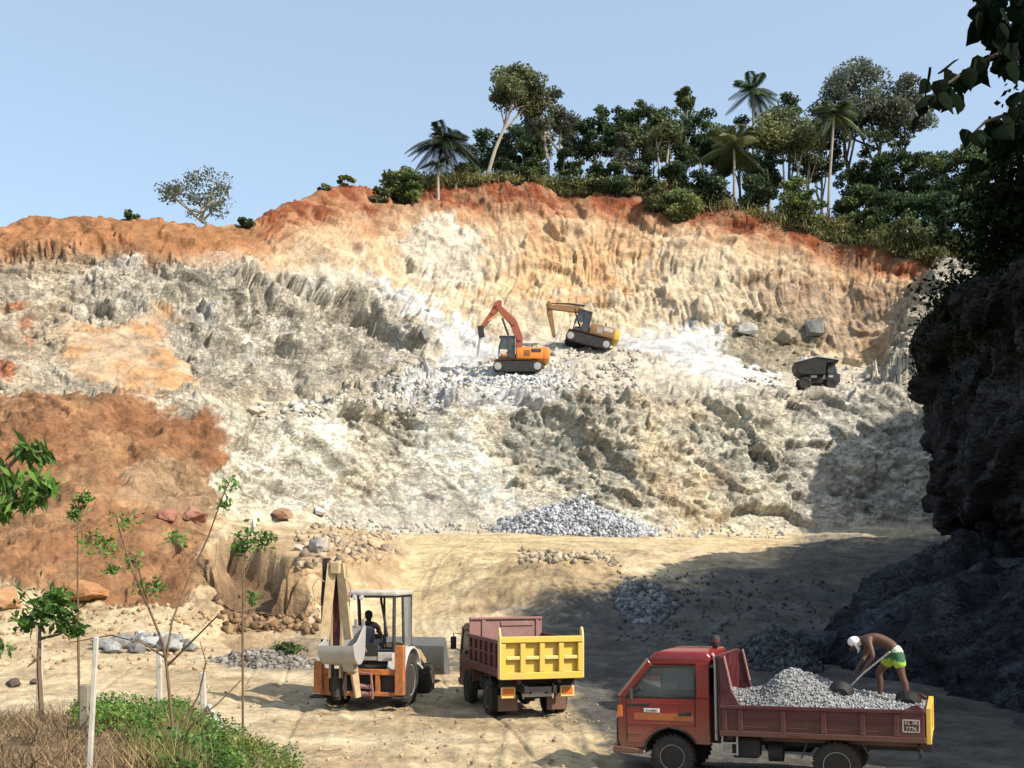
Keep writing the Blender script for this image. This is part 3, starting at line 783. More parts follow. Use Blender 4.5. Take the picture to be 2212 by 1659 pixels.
cliff = link_mesh('cliff', np_mesh('cliff', Pcl, cq, CC), M_CLIFF)
tag(cliff, 'dark overhanging rock cliff in shade at the right edge of the pit', 'cliff', kind='structure')
PclG = Pcl.reshape(len(u), len(tt), 3)

# ------------------------------------------------------------------ mesh builder for made things
class MB:
    def __init__(self):
        self.bm = bmesh.new()

    def _bev(self, verts, w, seg=1):
        if w > 0:
            es = list({e for v in verts for e in v.link_edges})
            bmesh.ops.bevel(self.bm, geom=es, offset=w, segments=seg, affect='EDGES', profile=0.5, clamp_overlap=True)

    def box(self, c, s, rot=(0, 0, 0), bev=0.0, seg=1):
        m = Matrix.Translation(c) @ Matrix.Rotation(rot[2], 4, 'Z') @ Matrix.Rotation(rot[1], 4, 'Y') @ Matrix.Rotation(rot[0], 4, 'X') @ Matrix.Diagonal((s[0], s[1], s[2], 1))
        g = bmesh.ops.create_cube(self.bm, size=1.0, matrix=m)
        self._bev(g['verts'], bev, seg)
        return self

    def bar(self, p0, p1, w, h, bev=0.0, up=(0, 0, 1)):
        """A rectangular bar from p0 to p1, w across and h high."""
        p0, p1 = Vector(p0), Vector(p1)
        x = (p1 - p0); L = x.length; x = x / L
        y = Vector(up).cross(x)
        if y.length < 1e-4: y = Vector((0, 1, 0)).cross(x)
        y.normalize(); z = x.cross(y)
        R = Matrix((x, y, z)).transposed().to_4x4()
        m = Matrix.Translation((p0 + p1) / 2) @ R @ Matrix.Diagonal((L, w, h, 1))
        g = bmesh.ops.create_cube(self.bm, size=1.0, matrix=m)
        self._bev(g['verts'], bev)
        return self

    def prism(self, pts, lo, hi, bev=0.0, seg=1, axis='y'):
        """Outline in the x-z plane pushed from y=lo to y=hi (axis y), or in y-z from x=lo to x=hi (axis x), or in x-y (axis z)."""
        def P(a, b, t):
            return (a, t, b) if axis == 'y' else ((t, a, b) if axis == 'x' else (a, b, t))
        v0 = [self.bm.verts.new(P(a, b, lo)) for a, b in pts]
        v1 = [self.bm.verts.new(P(a, b, hi)) for a, b in pts]
        n = len(pts)
        fs = [self.bm.faces.new(v0), self.bm.faces.new(v1[::-1])]
        for k in range(n):
            fs.append(self.bm.faces.new((v0[(k + 1) % n], v0[k], v1[k], v1[(k + 1) % n])))
        bmesh.ops.recalc_face_normals(self.bm, faces=fs)
        self._bev(v0 + v1, bev, seg)
        return self

    def taper(self, p0, s0, p1, s1, bev=0.0):
        """A box section (w, h) at p0 running to another section at p1."""
        p0, p1 = Vector(p0), Vector(p1)
        x = (p1 - p0).normalized()
        y = Vector((0, 0, 1)).cross(x)
        if y.length < 1e-3: y = Vector((0, 1, 0))
        y.normalize(); z = x.cross(y)
        vs = []
        for p, s in ((p0, s0), (p1, s1)):
            for a, b in ((-1, -1), (1, -1), (1, 1), (-1, 1)):
                vs.append(self.bm.verts.new(p + y * (a * s[0] / 2) + z * (b * s[1] / 2)))
        f = [(3, 2, 1, 0), (4, 5, 6, 7), (0, 1, 5, 4), (1, 2, 6, 5), (2, 3, 7, 6), (3, 0, 4, 7)]
        fs = [self.bm.faces.new([vs[i] for i in q]) for q in f]
        bmesh.ops.recalc_face_normals(self.bm, faces=fs)
        self._bev(vs, bev)
        return self

    def tube(self, pts, r, seg=8):
        """A round tube through pts; r a number or one radius to each point."""
        pts = [Vector(p) for p in pts]
        rs = r if isinstance(r, (list, tuple)) else [r] * len(pts)
        rings = []
        ref = None
        for k, p in enumerate(pts):
            d = (pts[min(k + 1, len(pts) - 1)] - pts[max(k - 1, 0)])
            if d.length < 1e-9: d = Vector((0, 0, 1))
            d.normalize()
            if ref is None:
                ref = Vector((1, 0, 0)) if abs(d.x) < 0.8 else Vector((0, 1, 0))
            a = d.cross(ref)
            if a.length < 1e-4: a = d.cross(Vector((0.3, 0.9, 0.2)))
            a.normalize()
            b = d.cross(a)
            ref = b.cross(d) * -1 if False else ref
            rings.append([self.bm.verts.new(p + (a * math.cos(2 * math.pi * j / seg) + b * math.sin(2 * math.pi * j / seg)) * rs[k]) for j in range(seg)])
        for k in range(len(rings) - 1):
            for j in range(seg):
                self.bm.faces.new((rings[k][j], rings[k][(j + 1) % seg], rings[k + 1][(j + 1) % seg], rings[k + 1][j]))
        self.bm.faces.new(rings[0][::-1]); self.bm.faces.new(rings[-1])
        return self

    def lathe(self, prof, c, axis='y', seg=28):
        """Profile of (radius, offset) turned about an axis through c."""
        c = Vector(c)
        rings = []
        for r, h in prof:
            ring = []
            for j in range(seg):
                a = 2 * math.pi * j / seg
                u, w = max(r, 1e-4) * math.cos(a), max(r, 1e-4) * math.sin(a)
                ring.append(self.bm.verts.new(c + (Vector((u, h, w)) if axis == 'y' else (Vector((u, w, h)) if axis == 'z' else Vector((h, u, w))))))
            rings.append(ring)
        fs = []
        for k in range(len(rings) - 1):
            for j in range(seg):
                fs.append(self.bm.faces.new((rings[k][j], rings[k][(j + 1) % seg], rings[k + 1][(j + 1) % seg], rings[k + 1][j])))
        fs.append(self.bm.faces.new(rings[0][::-1])); fs.append(self.bm.faces.new(rings[-1]))
        bmesh.ops.recalc_face_normals(self.bm, faces=fs)
        return self

    def hull(self, pts):
        vs = [self.bm.verts.new(p) for p in pts]
        bmesh.ops.convex_hull(self.bm, input=vs, use_existing_faces=False)
        return self

    def ball(self, c, s, sub=2, rot=None):
        m = Matrix.Translation(c) @ (rot.to_matrix().to_4x4() if rot else Matrix()) @ Matrix.Diagonal((s[0], s[1], s[2], 1))
        bmesh.ops.create_icosphere(self.bm, subdivisions=sub, radius=1.0, matrix=m)
        return self

    def sheet(self, pts, thick=0.0):
        """One flat face through pts, given a thickness towards its back."""
        pts = [Vector(p) for p in pts]
        if thick <= 0:
            self.bm.faces.new([self.bm.verts.new(p) for p in pts]); return self
        n = (pts[1] - pts[0]).cross(pts[2] - pts[1]).normalized() * thick
        v0 = [self.bm.verts.new(p) for p in pts]; v1 = [self.bm.verts.new(p - n) for p in pts]
        fs = [self.bm.faces.new(v0), self.bm.faces.new(v1[::-1])]
        k = len(pts)
        for j in range(k): fs.append(self.bm.faces.new((v0[(j + 1) % k], v0[j], v1[j], v1[(j + 1) % k])))
        bmesh.ops.recalc_face_normals(self.bm, faces=fs)
        return self

    def build(self, name, mat, parent=None, angle=35, flat=False):
        me = bpy.data.meshes.new(name)
        loose = [v for v in self.bm.verts if not v.link_faces]
        if loose: bmesh.ops.delete(self.bm, geom=loose, context='VERTS')
        self.bm.to_mesh(me); self.bm.free()
        o = link_mesh(name, me, mat, parent, smooth=not flat)
        if not flat: me.set_sharp_from_angle(angle=math.radians(angle))
        return o


def text_obj(name, txt, size, mat, parent, loc, rot, depth=0.004):
    cu = bpy.data.curves.new(name, 'FONT')
    cu.body = txt; cu.size = size; cu.extrude = depth; cu.align_x = 'CENTER'; cu.align_y = 'CENTER'
    tmp = bpy.data.objects.new(name, cu); COL.objects.link(tmp)
    me = bpy.data.meshes.new_from_object(tmp.evaluated_get(bpy.context.evaluated_depsgraph_get()))
    bpy.data.objects.remove(tmp); bpy.data.curves.remove(cu)
    me.name = name
    o = link_mesh(name, me, mat, parent)
    o.location = loc; o.rotation_euler = rot
    return o


# ---- shared materials of the machines
M_RUBBER = rough_mat('dusty tyre rubber', (0.045, 0.04, 0.035), rough=0.9, var=0.45, s1=3, s2=14, bump=0.3, bscale=20, bdist=0.01)
M_BLACK = rough_mat('dirty black steel', (0.03, 0.028, 0.026), rough=0.7, var=0.5, s1=2, s2=12, bump=0.2, bscale=12, bdist=0.01, spec=0.3)
M_STEEL = paint_mat('worn bright steel', (0.42, 0.41, 0.39), rough=0.45, dirt=(0.25, 0.2, 0.14), amount=0.6, metal=0.3)
M_DUSTYGREY = paint_mat('dusty grey paint', (0.33, 0.32, 0.30), rough=0.6, dirt=(0.24, 0.19, 0.13), amount=0.7)
M_REDCAB = paint_mat('red cab paint', (0.20, 0.005, 0.01), rough=0.28, dirt=(0.16, 0.06, 0.045), amount=0.45, coat=0.4, lo=0.42, hi=0.8, low_dust=0.55)
M_MAROON = paint_mat('worn maroon paint', (0.065, 0.007, 0.011), rough=0.42, dirt=(0.13, 0.075, 0.065), amount=0.55, lo=0.45, hi=0.8, scale=4.0, low_dust=0.4)
M_PINKSTEEL = paint_mat('scoured red steel', (0.26, 0.13, 0.11), rough=0.6, dirt=(0.34, 0.25, 0.2), amount=0.7)
M_YELLOW = paint_mat('dusty yellow paint', (0.66, 0.43, 0.05), rough=0.45, dirt=(0.46, 0.32, 0.14), amount=0.8, lo=0.42, hi=0.72, scale=4.0)
M_YELLOWRIM = paint_mat('pale rubbed yellow edge', (0.66, 0.47, 0.16), rough=0.5, dirt=(0.55, 0.45, 0.3), amount=0.6)
M_ORANGE = paint_mat('orange frame paint', (0.5, 0.15, 0.03), rough=0.5, dirt=(0.17, 0.075, 0.035), amount=0.9, lo=0.38, hi=0.68, scale=4.0)
M_ORANGEBODY = paint_mat('orange machine paint', (0.72, 0.22, 0.02), rough=0.4, dirt=(0.6, 0.45, 0.3), amount=0.35)
M_BOOMRED = paint_mat('rusty red boom paint', (0.30, 0.075, 0.035), rough=0.5, dirt=(0.25, 0.13, 0.08), amount=0.6)
M_BOOMBROWN = paint_mat('brown boom paint', (0.24, 0.12, 0.045), rough=0.5, dirt=(0.3, 0.2, 0.11), amount=0.6)
M_CREAM = paint_mat('cream boom paint', (0.47, 0.35, 0.19), rough=0.5, dirt=(0.22, 0.14, 0.08), amount=0.8, lo=0.4, hi=0.72, scale=5.0)
M_OFFWHITE = paint_mat('dusty off-white paint', (0.5, 0.48, 0.44), rough=0.5, dirt=(0.24, 0.18, 0.12), amount=0.75, lo=0.42, hi=0.75, scale=5.0)
M_WHITE = paint_mat('white lettering paint', (0.75, 0.74, 0.72), rough=0.6, dirt=(0.5, 0.42, 0.35), amount=0.3)
M_CHAR = paint_mat('charcoal cab paint', (0.035, 0.035, 0.036), rough=0.5, dirt=(0.14, 0.12, 0.095), amount=0.4)
M_LAMPRED = paint_mat('orange-red lamp lens', (0.6, 0.16, 0.03), rough=0.2, dirt=(0.5, 0.3, 0.15), amount=0.4)
M_LAMPCLEAR = paint_mat('headlamp lens', (0.55, 0.55, 0.53), rough=0.15, dirt=(0.4, 0.35, 0.3), amount=0.4)
M_SEAT = rough_mat('dark seat cloth', (0.05, 0.055, 0.07), rough=0.9, var=0.3, bump=0.1)


def glass_mat(name, tint, alpha):
    m, nt, b = new_mat(name)
    b.inputs['Base Color'].default_value = (*tint, 1); b.inputs['Roughness'].default_value = 0.08
    tr = N(nt, 'ShaderNodeBsdfTransparent'); tr.inputs[0].default_value = (0.82, 0.86, 0.86, 1)
    mx = N(nt, 'ShaderNodeMixShader'); mx.inputs[0].default_value = alpha
    nt.links.new(tr.outputs[0], mx.inputs[1]); nt.links.new(b.outputs[0], mx.inputs[2])
    nt.links.new(mx.outputs[0], nt.nodes['Material Output'].inputs['Surface'])
    return m


M_GLASS = glass_mat('window glass', (0.3, 0.33, 0.34), 0.16)
M_DUSTGLASS = glass_mat('dusty window glass', (0.3, 0.31, 0.3), 0.55)


def wheel(parent, c, r, w, side, rim_mat, lugs=0, name='wheel'):
    """A wheel whose outer face looks towards side (+1 or -1 in y): hub, with tyre and rim below it."""
    c = Vector(c); h = w / 2
    hub = MB()
    hub.lathe([(0.0, side * h * 0.72), (r * 0.17, side * h * 0.72), (r * 0.2, side * h * 0.3), (r * 0.24, side * h * 0.2)], c, seg=16)
    for k in range(8):
        a = 2 * math.pi * k / 8
        p = c + Vector((r * 0.32 * math.cos(a), side * h * 0.42, r * 0.32 * math.sin(a)))
        hub.box(p, (r * 0.05, h * 0.12, r * 0.05))
    o = hub.build(name, rim_mat, parent)
    t = MB()
    t.lathe([(r * 0.58, -h * 0.8), (r * 0.62, -h * 0.95), (r * 0.82, -h), (r * 0.95, -h * 0.9), (r, -h * 0.7), (r, h * 0.7), (r * 0.95, h * 0.9), (r * 0.82, h), (r * 0.62, h * 0.95), (r * 0.58, h * 0.8)], c, seg=36)
    if lugs:
        for k in range(lugs):
            a = 2 * math.pi * k / lugs
            for sgn in (-1, 1):
                b = a + (0.5 * sgn * math.pi / lugs)
                p = c + Vector(((r + 0.004) * math.cos(b), sgn * h * 0.42, (r + 0.004) * math.sin(b)))
                t.box(p, (r * 0.10, h * 0.85, r * 0.07), rot=(0, -b, sgn * 0.35 * 0))
    t.build('tyre', M_RUBBER, o)
    q = MB()
    q.lathe([(r * 0.6, -h * 0.6), (r * 0.6, h * 0.82), (r * 0.56, h * 0.84), (r * 0.53, h * 0.5), (r * 0.42, h * 0.36), (r * 0.3, h * 0.4), (r * 0.16, h * 0.3)] if side > 0 else
            [(r * 0.6, h * 0.6), (r * 0.6, -h * 0.82), (r * 0.56, -h * 0.84), (r * 0.53, -h * 0.5), (r * 0.42, -h * 0.36), (r * 0.3, -h * 0.4), (r * 0.16, -h * 0.3)], c, seg=30)
    q.build('rim', rim_mat, o)
    return o


def arc(cx, cz, r, a0, a1, n):
    return [(cx + r * math.cos(math.radians(a0 + (a1 - a0) * k / n)), cz + r * math.sin(math.radians(a0 + (a1 - a0) * k / n))) for k in range(n + 1)]


# ------------------------------------------------------------------ the red tipper lorry in front on the right
def cab_shell(parent, w, mat, prof, name='cab'):
    """prof: dict of x-z outlines of a forward-control cab; side panels with open windows, roof, front and rear wall."""
    m = MB()
    for sy in (-1, 1):
        y0, y1 = sorted((sy * w, sy * (w - 0.05)))
        m.prism(prof['side'], y0, y1, bev=0.012)
        m.prism(prof['apillar'], y0, y1, bev=0.01)
        m.prism(prof['bpillar'], y0, y1, bev=0.01)
    m.prism(prof['roof'], -w + 0.01, w - 0.01, bev=0.05, seg=3)
    m.prism(prof['front'], -w + 0.051, w - 0.051, bev=0.02)
    m.prism(prof['rear'], -w + 0.051, w - 0.051)
    return m.build(name, mat, parent)


RT = empty('tipper_truck', (2.95, 19.0, ground_at(2.95, 19.0, 10) - 0.02), math.radians(158))
RT.scale = (0.9, 0.9, 0.9); RT.rotation_euler = (0, 0.018, math.radians(158))
tag(RT, 'red tipper lorry carrying a heap of grey gravel', 'lorry', 'lorries in the yard')
W = 0.84
prof = dict(
    side=[(0.52, 0.56), (0.98, 0.56), (1.02, 0.72), (1.02, 1.1), (0.985, 1.5), (-0.72, 1.5), (-0.72, 0.66), (-0.52, 0.66)] + arc(0, 0.42, 0.52, 152, 16, 12),
    apillar=[(0.985, 1.503), (0.855, 1.503), (0.335, 2.1), (0.42, 2.2)],
    bpillar=[(-0.47, 1.503), (-0.72, 1.503), (-0.72, 2.15), (-0.47, 2.15)],
    roof=[(0.43, 2.2), (0.36, 2.1), (-0.74, 2.1), (-0.76, 2.26), (-0.68, 2.36), (0.22, 2.365), (0.34, 2.32)],
    front=[(1.025, 0.7), (0.965, 0.7), (0.935, 1.5), (0.985, 1.5), (1.03, 1.1)],
    rear=[(-0.72, 0.7), (-0.67, 0.7), (-0.67, 1.55), (-0.72, 1.55)])
cab_shell(RT, W, M_REDCAB, prof)
# door with pressed lines
d = MB()
d.prism([(-0.45, 0.98), (-0.45, 1.498), (0.84, 1.498), (0.84, 0.66), (0.6, 0.66)] + arc(0, 0.42, 0.6, 24, 108, 8), W + 0.002, W + 0.014, bev=0.006)
for z, a, b in ((1.40, -0.43, 0.45), (1.02, -0.43, 0.82), (0.83, 0.55, 0.82)):
    d.box(((a + b) / 2, W + 0.018, z), (b - a, 0.012, 0.022), bev=0.004)
door = d.build('door', M_REDCAB, RT)
MB().box((-0.27, W + 0.026, 1.21), (0.24, 0.022, 0.06), bev=0.008).build('handle', M_BLACK, door)
# grey-white sill plate with worn lettering
MB().box((0.36, W + 0.016, 1.265), (0.3, 0.006, 0.075), bev=0.002).build('lettering_plate', M_WHITE, door)
text_obj('lettering', 'CLASSIC', 0.062, M_CHAR, door, (0.36, W + 0.022, 1.262), (math.radians(90), 0, math.radians(180)))
MB().box((0.14, W + 0.0165, 1.15), (1.12, 0.005, 0.13)).build('reflection_band', paint_mat('orange ground reflection', (0.36, 0.11, 0.025), rough=0.3, dirt=(0.3, 0.06, 0.03), amount=0.8, coat=0.4), door)  # reflection of the ground painted on as an orange band
MB().box((0.62, W + 0.012, 1.36), (0.42, 0.02, 0.05), bev=0.006).build('vent', M_BLACK, RT)
wr = MB(); wr.tube([(0.84, W + 0.004, 1.515), (-0.455, W + 0.004, 1.515), (-0.455, W + 0.004, 2.09), (0.345, W + 0.004, 2.09), (0.84, W + 0.004, 1.515)], 0.016, 6); wr.bar((-0.452, W + 0.012, 0.98), (-0.452, W + 0.012, 1.5), 0.012, 0.012); wr.bar((0.845, W + 0.012, 0.68), (0.845, W + 0.012, 1.5), 0.012, 0.012); wr.build('window_rubber', M_BLACK, RT)
al = MB(); al.tube([(a_, W + 0.01, b_) for a_, b_ in arc(0, 0.42, 0.53, 150, 12, 14)], 0.022, 6); al.build('wheel_arch_trim', M_BLACK, RT)
MB().sheet([(0.85, W - 0.025, 1.5), (-0.47, W - 0.025, 1.5), (-0.47, W - 0.025, 2.1), (0.335, W - 0.025, 2.1)], 0.006).build('window', M_GLASS, RT)
MB().sheet([(0.85, -W + 0.025, 1.5), (-0.47, -W + 0.025, 1.5), (-0.47, -W + 0.025, 2.1), (0.335, -W + 0.025, 2.1)], 0.006).build('window', M_GLASS, RT)
MB().sheet([(0.975, W - 0.05, 1.51), (0.975, -W + 0.05, 1.51), (0.415, -W + 0.05, 2.2), (0.415, W - 0.05, 2.2)], 0.008).build('windscreen', M_DUSTGLASS, RT)
MB().bar((1.0, W + 0.005, 1.53), (0.425, W + 0.005, 2.22), 0.02, 0.05, bev=0.005).build('pillar_trim', M_PINKSTEEL, RT)
sm_ = MB()
sm_.box((0.0, 0, 1.0), (1.2, 1.5, 0.12)); sm_.box((0.82, 0, 1.42), (0.26, 1.5, 0.12), bev=0.03)
for y in (0.42, -0.42): sm_.box((-0.2, y, 1.25), (0.48, 0.5, 0.14), bev=0.05, seg=2); sm_.box((-0.44, y, 1.6), (0.13, 0.48, 0.72), rot=(0, -0.15, 0), bev=0.05, seg=2)
sm_.build('seat', M_SEAT, RT)
st = MB(); st.tube([(0.5 + 0.17 * math.cos(a) * 0.5, 0.42 + 0.2 * math.sin(a), 1.55 + 0.17 * math.cos(a)) for a in [k * math.pi / 8 for k in range(17)]], 0.014, 6)
st.tube([(0.75, 0.42, 1.35), (0.5, 0.42, 1.55)], 0.02, 6); st.build('steering_wheel', M_BLACK, RT)
mi = MB(); mi.box((0.72, W + 0.14, 1.56), (0.06, 0.14, 0.22), bev=0.02); mi.tube([(0.88, W, 1.5), (0.72, W + 0.12, 1.48), (0.72, W + 0.14, 1.56)], 0.012, 6); mi.box((0.62, W + 0.09, 1.64), (0.2, 0.04, 0.06), rot=(0, 0.5, 0), bev=0.01); mi.build('mirror', M_BLACK, RT)
fr = MB(); fr.box((1.04, 0, 1.0), (0.03, 1.2, 0.4), bev=0.01); fr.box((1.05, 0.0, 0.84), (0.02, 1.3, 0.03)); fr.build('grille', M_BLACK, RT)
for y in (W - 0.13, -W + 0.13): MB().box((1.03, y, 0.86), (0.06, 0.25, 0.5), bev=0.03, seg=2).build('headlight', M_BLACK, RT)
for y in (W + 0.004, -W - 0.004): MB().box((0.975, y, 1.24), (0.1, 0.02, 0.22), bev=0.008).build('indicator', M_LAMPRED, RT)
bp_ = MB(); bp_.prism([(1.12, 0.45), (0.5, 0.45), (0.52, 0.54), (1.1, 0.58), (1.13, 0.54)], -W - 0.02, W + 0.02, bev=0.02); bp_.box((1.1, 0, 0.585), (0.12, 1.66, 0.02), bev=0.005); bp_.build('bumper', M_MAROON, RT)
ch = MB()
for y in (0.36, -0.36): ch.box((-1.9, y, 0.72), (5.2, 0.09, 0.17))
for x in (0.6, -1.2, -2.2, -3.4, -4.2): ch.box((x, 0, 0.72), (0.1, 0.72, 0.12))
ch.tube([(0, -0.75, 0.4), (0, 0.75, 0.4)], 0.06, 8); ch.tube([(-2.95, -0.75, 0.4), (-2.95, 0.75, 0.4)], 0.08, 8); ch.ball((-2.95, 0, 0.4), (0.2, 0.17, 0.2), 2)
ch.box((-1.35, 0.62, 0.62), (0.5, 0.3, 0.36), bev=0.04); ch.box((-1.95, -0.6, 0.6), (0.9, 0.4, 0.4), bev=0.05); ch.tube([(-2.0, 0.6, 0.55), (-1.75, 0.6, 0.55)], 0.17, 14)
ch.build('chassis', M_BLACK, RT)
wheel(RT, (0, W - 0.14, 0.4), 0.4, 0.24, 1, M_DUSTYGREY, 26); wheel(RT, (0, -W + 0.14, 0.4), 0.4, 0.24, -1, M_DUSTYGREY, 26)
for s in (1, -1):
    wheel(RT, (-2.95, s * 0.78, 0.4), 0.4, 0.22, s, M_DUSTYGREY, 26); wheel(RT, (-2.95, s * 0.52, 0.4), 0.4, 0.22, s, M_DUSTYGREY, 0)
    g = MB(); g.tube([(-2.35, s * 0.86, 0.5), (-2.48, s * 0.86, 0.86), (-3.35, s * 0.86, 0.86), (-3.55, s * 0.86, 0.5)], 0.018, 6); g.box((-2.95, s * 0.74, 0.87), (0.84, 0.3, 0.02)); g.build('mudguard', M_CHAR, RT)
ld = MB()
for x in (-0.95, -1.22): ld.box((x, W + 0.02, 0.72), (0.03, 0.03, 0.44))
for z in (0.52, 0.72, 0.92): ld.box((-1.085, W + 0.02, z), (0.27, 0.05, 0.025))
ld.build('ladder', M_STEEL, RT)
ex = MB(); ex.lathe([(0.05, 0), (0.05, 0.3), (0.1, 0.3), (0.11, 0.34), (0.11, 0.44), (0.07, 0.5), (0.0, 0.5)], (-0.6, -0.35, 2.1), 'z', 16); ex.build('air_cleaner', M_BLACK, RT)
MB().lathe([(0.112, 0), (0.114, 0.01), (0.114, 0.04), (0.112, 0.05)], (-0.6, -0.35, 2.46), 'z', 16).build('air_cleaner_band', M_MAROON, RT)
pp = MB(); pp.tube([(-0.83, W - 0.05, 0.75), (-0.83, W - 0.05, 2.0), (-0.82, W - 0.06, 2.28), (-0.76, W - 0.12, 2.3), (-0.74, W - 0.3, 2.3)], 0.028, 8); pp.build('snorkel', M_STEEL, RT)
# tipping body
BX0, BX1, BZ0, BZ1 = -0.93, -4.42, 0.86, 1.42
BXR0, BXR1 = BX0, BX1
b = MB(); b.box(((BX0 + BX1) / 2, 0, BZ0 + 0.03), (BX0 - BX1 - 0.03, 1.76, 0.06)); b.box(((BX0 + BX1) / 2, 0.45, BZ0 - 0.07), (3.4, 0.1, 0.13)); b.box(((BX0 + BX1) / 2, -0.45, BZ0 - 0.07), (3.4, 0.1, 0.13))
b.build('load_floor', M_MAROON, RT)
for s in (1, -1):
    yo = s * 0.93
    b = MB()
    b.box(((BX0 + BX1) / 2, yo, (BZ0 + BZ1) / 2), (BX0 - BX1 - 0.02, 0.03, BZ1 - BZ0 - 0.004))
    yy = yo + s * 0.03
    b.box(((BX0 + BX1) / 2, yy, BZ1 - 0.035), (BX0 - BX1, 0.07, 0.07), bev=0.01)
    b.box(((BX0 + BX1) / 2, yy, BZ0 + 0.05), (BX0 - BX1, 0.07, 0.1), bev=0.01)
    for x in (-1.02, -1.3, -2.05, -2.75, -3.4, -3.95): b.box((x, yy, (BZ0 + BZ1) / 2 + 0.015), (0.09, 0.06, BZ1 - BZ0 - 0.175), bev=0.008)
    for x0, x1 in ((-1.35, -2.0), (-2.1, -2.7), (-2.8, -3.35), (-3.45, -3.9)):
        b.box(((x0 + x1) / 2, yo + s * 0.02, 1.17), (x0 - x1, 0.03, 0.022), bev=0.004); b.box(((x0 + x1) / 2, yo + s * 0.02, 1.03), (x0 - x1, 0.03, 0.022), bev=0.004)
    b.box((-2.3, yo + s * 0.07, 0.93), (0.16, 0.03, 0.06), bev=0.005)
    b.prism([(-3.99, BZ0 + 0.1), (-4.40, BZ0 + 0.1), (-4.40, BZ1 + 0.02), (-4.30, BZ1 + 0.09), (-4.2, BZ1 + 0.07), (-3.99, BZ1 - 0.07)], *sorted((yo + s * 0.004, yo + s * 0.052)), bev=0.008)
    sb = b.build('side_board', M_MAROON, RT)
    # gusset that climbs from the side board to the headboard
    g = MB(); g.prism([(-0.9, BZ1), (-1.3, BZ1), (-1.12, BZ1 + 0.3), (-1.0, 2.24), (-0.9, 2.28)], *sorted((yo - s * 0.02, yo + s * 0.02)), bev=0.006); g.build('gusset', M_MAROON, RT)
    MB().bar((-1.02, yo + s * 0.005, 2.3), (-1.15, yo + s * 0.005, 1.68), 0.07, 0.035, bev=0.006).build('gusset_edge', M_PINKSTEEL, RT)
    if s > 0:
        pl = MB()
        for c_, sz in (((-4.19, 1.25), (0.27, 0.016)), ((-4.19, 1.05), (0.27, 0.016)), ((-4.06, 1.15), (0.016, 0.216)), ((-4.32, 1.15), (0.016, 0.216))):
            pl.box((c_[0], yo + 0.055, c_[1]), (sz[0], 0.008, sz[1]))
        pl.build('number_box', M_OFFWHITE, sb)
        text_obj('number_lettering', 'KL 08', 0.085, M_OFFWHITE, sb, (-4.19, yo + 0.058, 1.2), (math.radians(90), 0, math.radians(180)))
        text_obj('number_lettering', '7776', 0.09, M_OFFWHITE, sb, (-4.19, yo + 0.058, 1.1), (math.radians(90), 0, math.radians(180)))
b = MB(); b.box((BX0 + 0.0, 0, 1.56), (0.04, 1.9, 1.4)); b.box((BX0 + 0.02, 0, 2.28), (0.1, 1.9, 0.06), bev=0.01); b.build('headboard', M_MAROON, RT)
b = MB(); b.box((BX1 - 0.03, 0, 1.14), (0.04, 1.8, 0.56)); b.box((BX1 - 0.05, 0.9, 1.15), (0.09, 0.1, 0.62), bev=0.012); b.box((BX1 - 0.05, -0.9, 1.15), (0.09, 0.1, 0.62), bev=0.012)
b.box((BX1 - 0.05, 0, 1.42), (0.07, 1.7, 0.06)); b.box((BX1 - 0.05, 0, 0.87), (0.07, 1.7, 0.06)); b.build('tailgate', M_YELLOW, RT)
b = MB(); b.box((BX1 + 0.1, 0, 0.62), (0.06, 1.6, 0.1)); b.box((BX1 + 0.12, 0.62, 0.74), (0.04, 0.3, 0.12)); b.box((BX1 + 0.12, -0.62, 0.74), (0.04, 0.3, 0.12)); b.build('rear_bumper', M_BLACK, RT)


def local_pt(root, p):
    return root.matrix_world @ Vector(p) if False else (Matrix.Translation(root.location) @ root.rotation_euler.to_matrix().to_4x4() @ Matrix.Diagonal((*root.scale, 1)) @ Vector(p))


# flag stuck up inside the cab
fl = empty('flag', local_pt(RT, (0.28, 0.5, 1.5)), RT.rotation_euler[2])
tag(fl, 'small tricolour paper flag leaning behind the red lorry window', 'flag')
fs = MB(); fs.tube([(-0.06, 0.1, -0.02), (0.0, 0.1, 0.36)], 0.006, 6); fs.build('stick', M_OFFWHITE, fl)


def flag_band(t0, t1, mat):
    m = MB(); n = 8
    for k in range(n):
        a, c = k / n, (k + 1) / n
        def q(u, t): return (-0.0 + u * 0.36 - 0.06 * (1 - t), 0.1 + 0.02 * math.sin(u * 5), 0.05 + 0.3 * t - 0.02 * u - u * 0.12 * (1 - t) * -1.6)
        m.sheet([q(a, t0), q(c, t0), q(c, t1), q(a, t1)], 0.003)
    return m.build('band', mat, fl)


flag_band(0.67, 1.0, paint_mat('saffron cloth', (0.7, 0.16, 0.04), rough=0.8, amount=0.1))
flag_band(0.34, 0.665, paint_mat('white cloth', (0.7, 0.7, 0.68), rough=0.8, amount=0.1))
flag_band(0.0, 0.335, paint_mat('green cloth', (0.03, 0.14, 0.06), rough=0.8, amount=0.1))

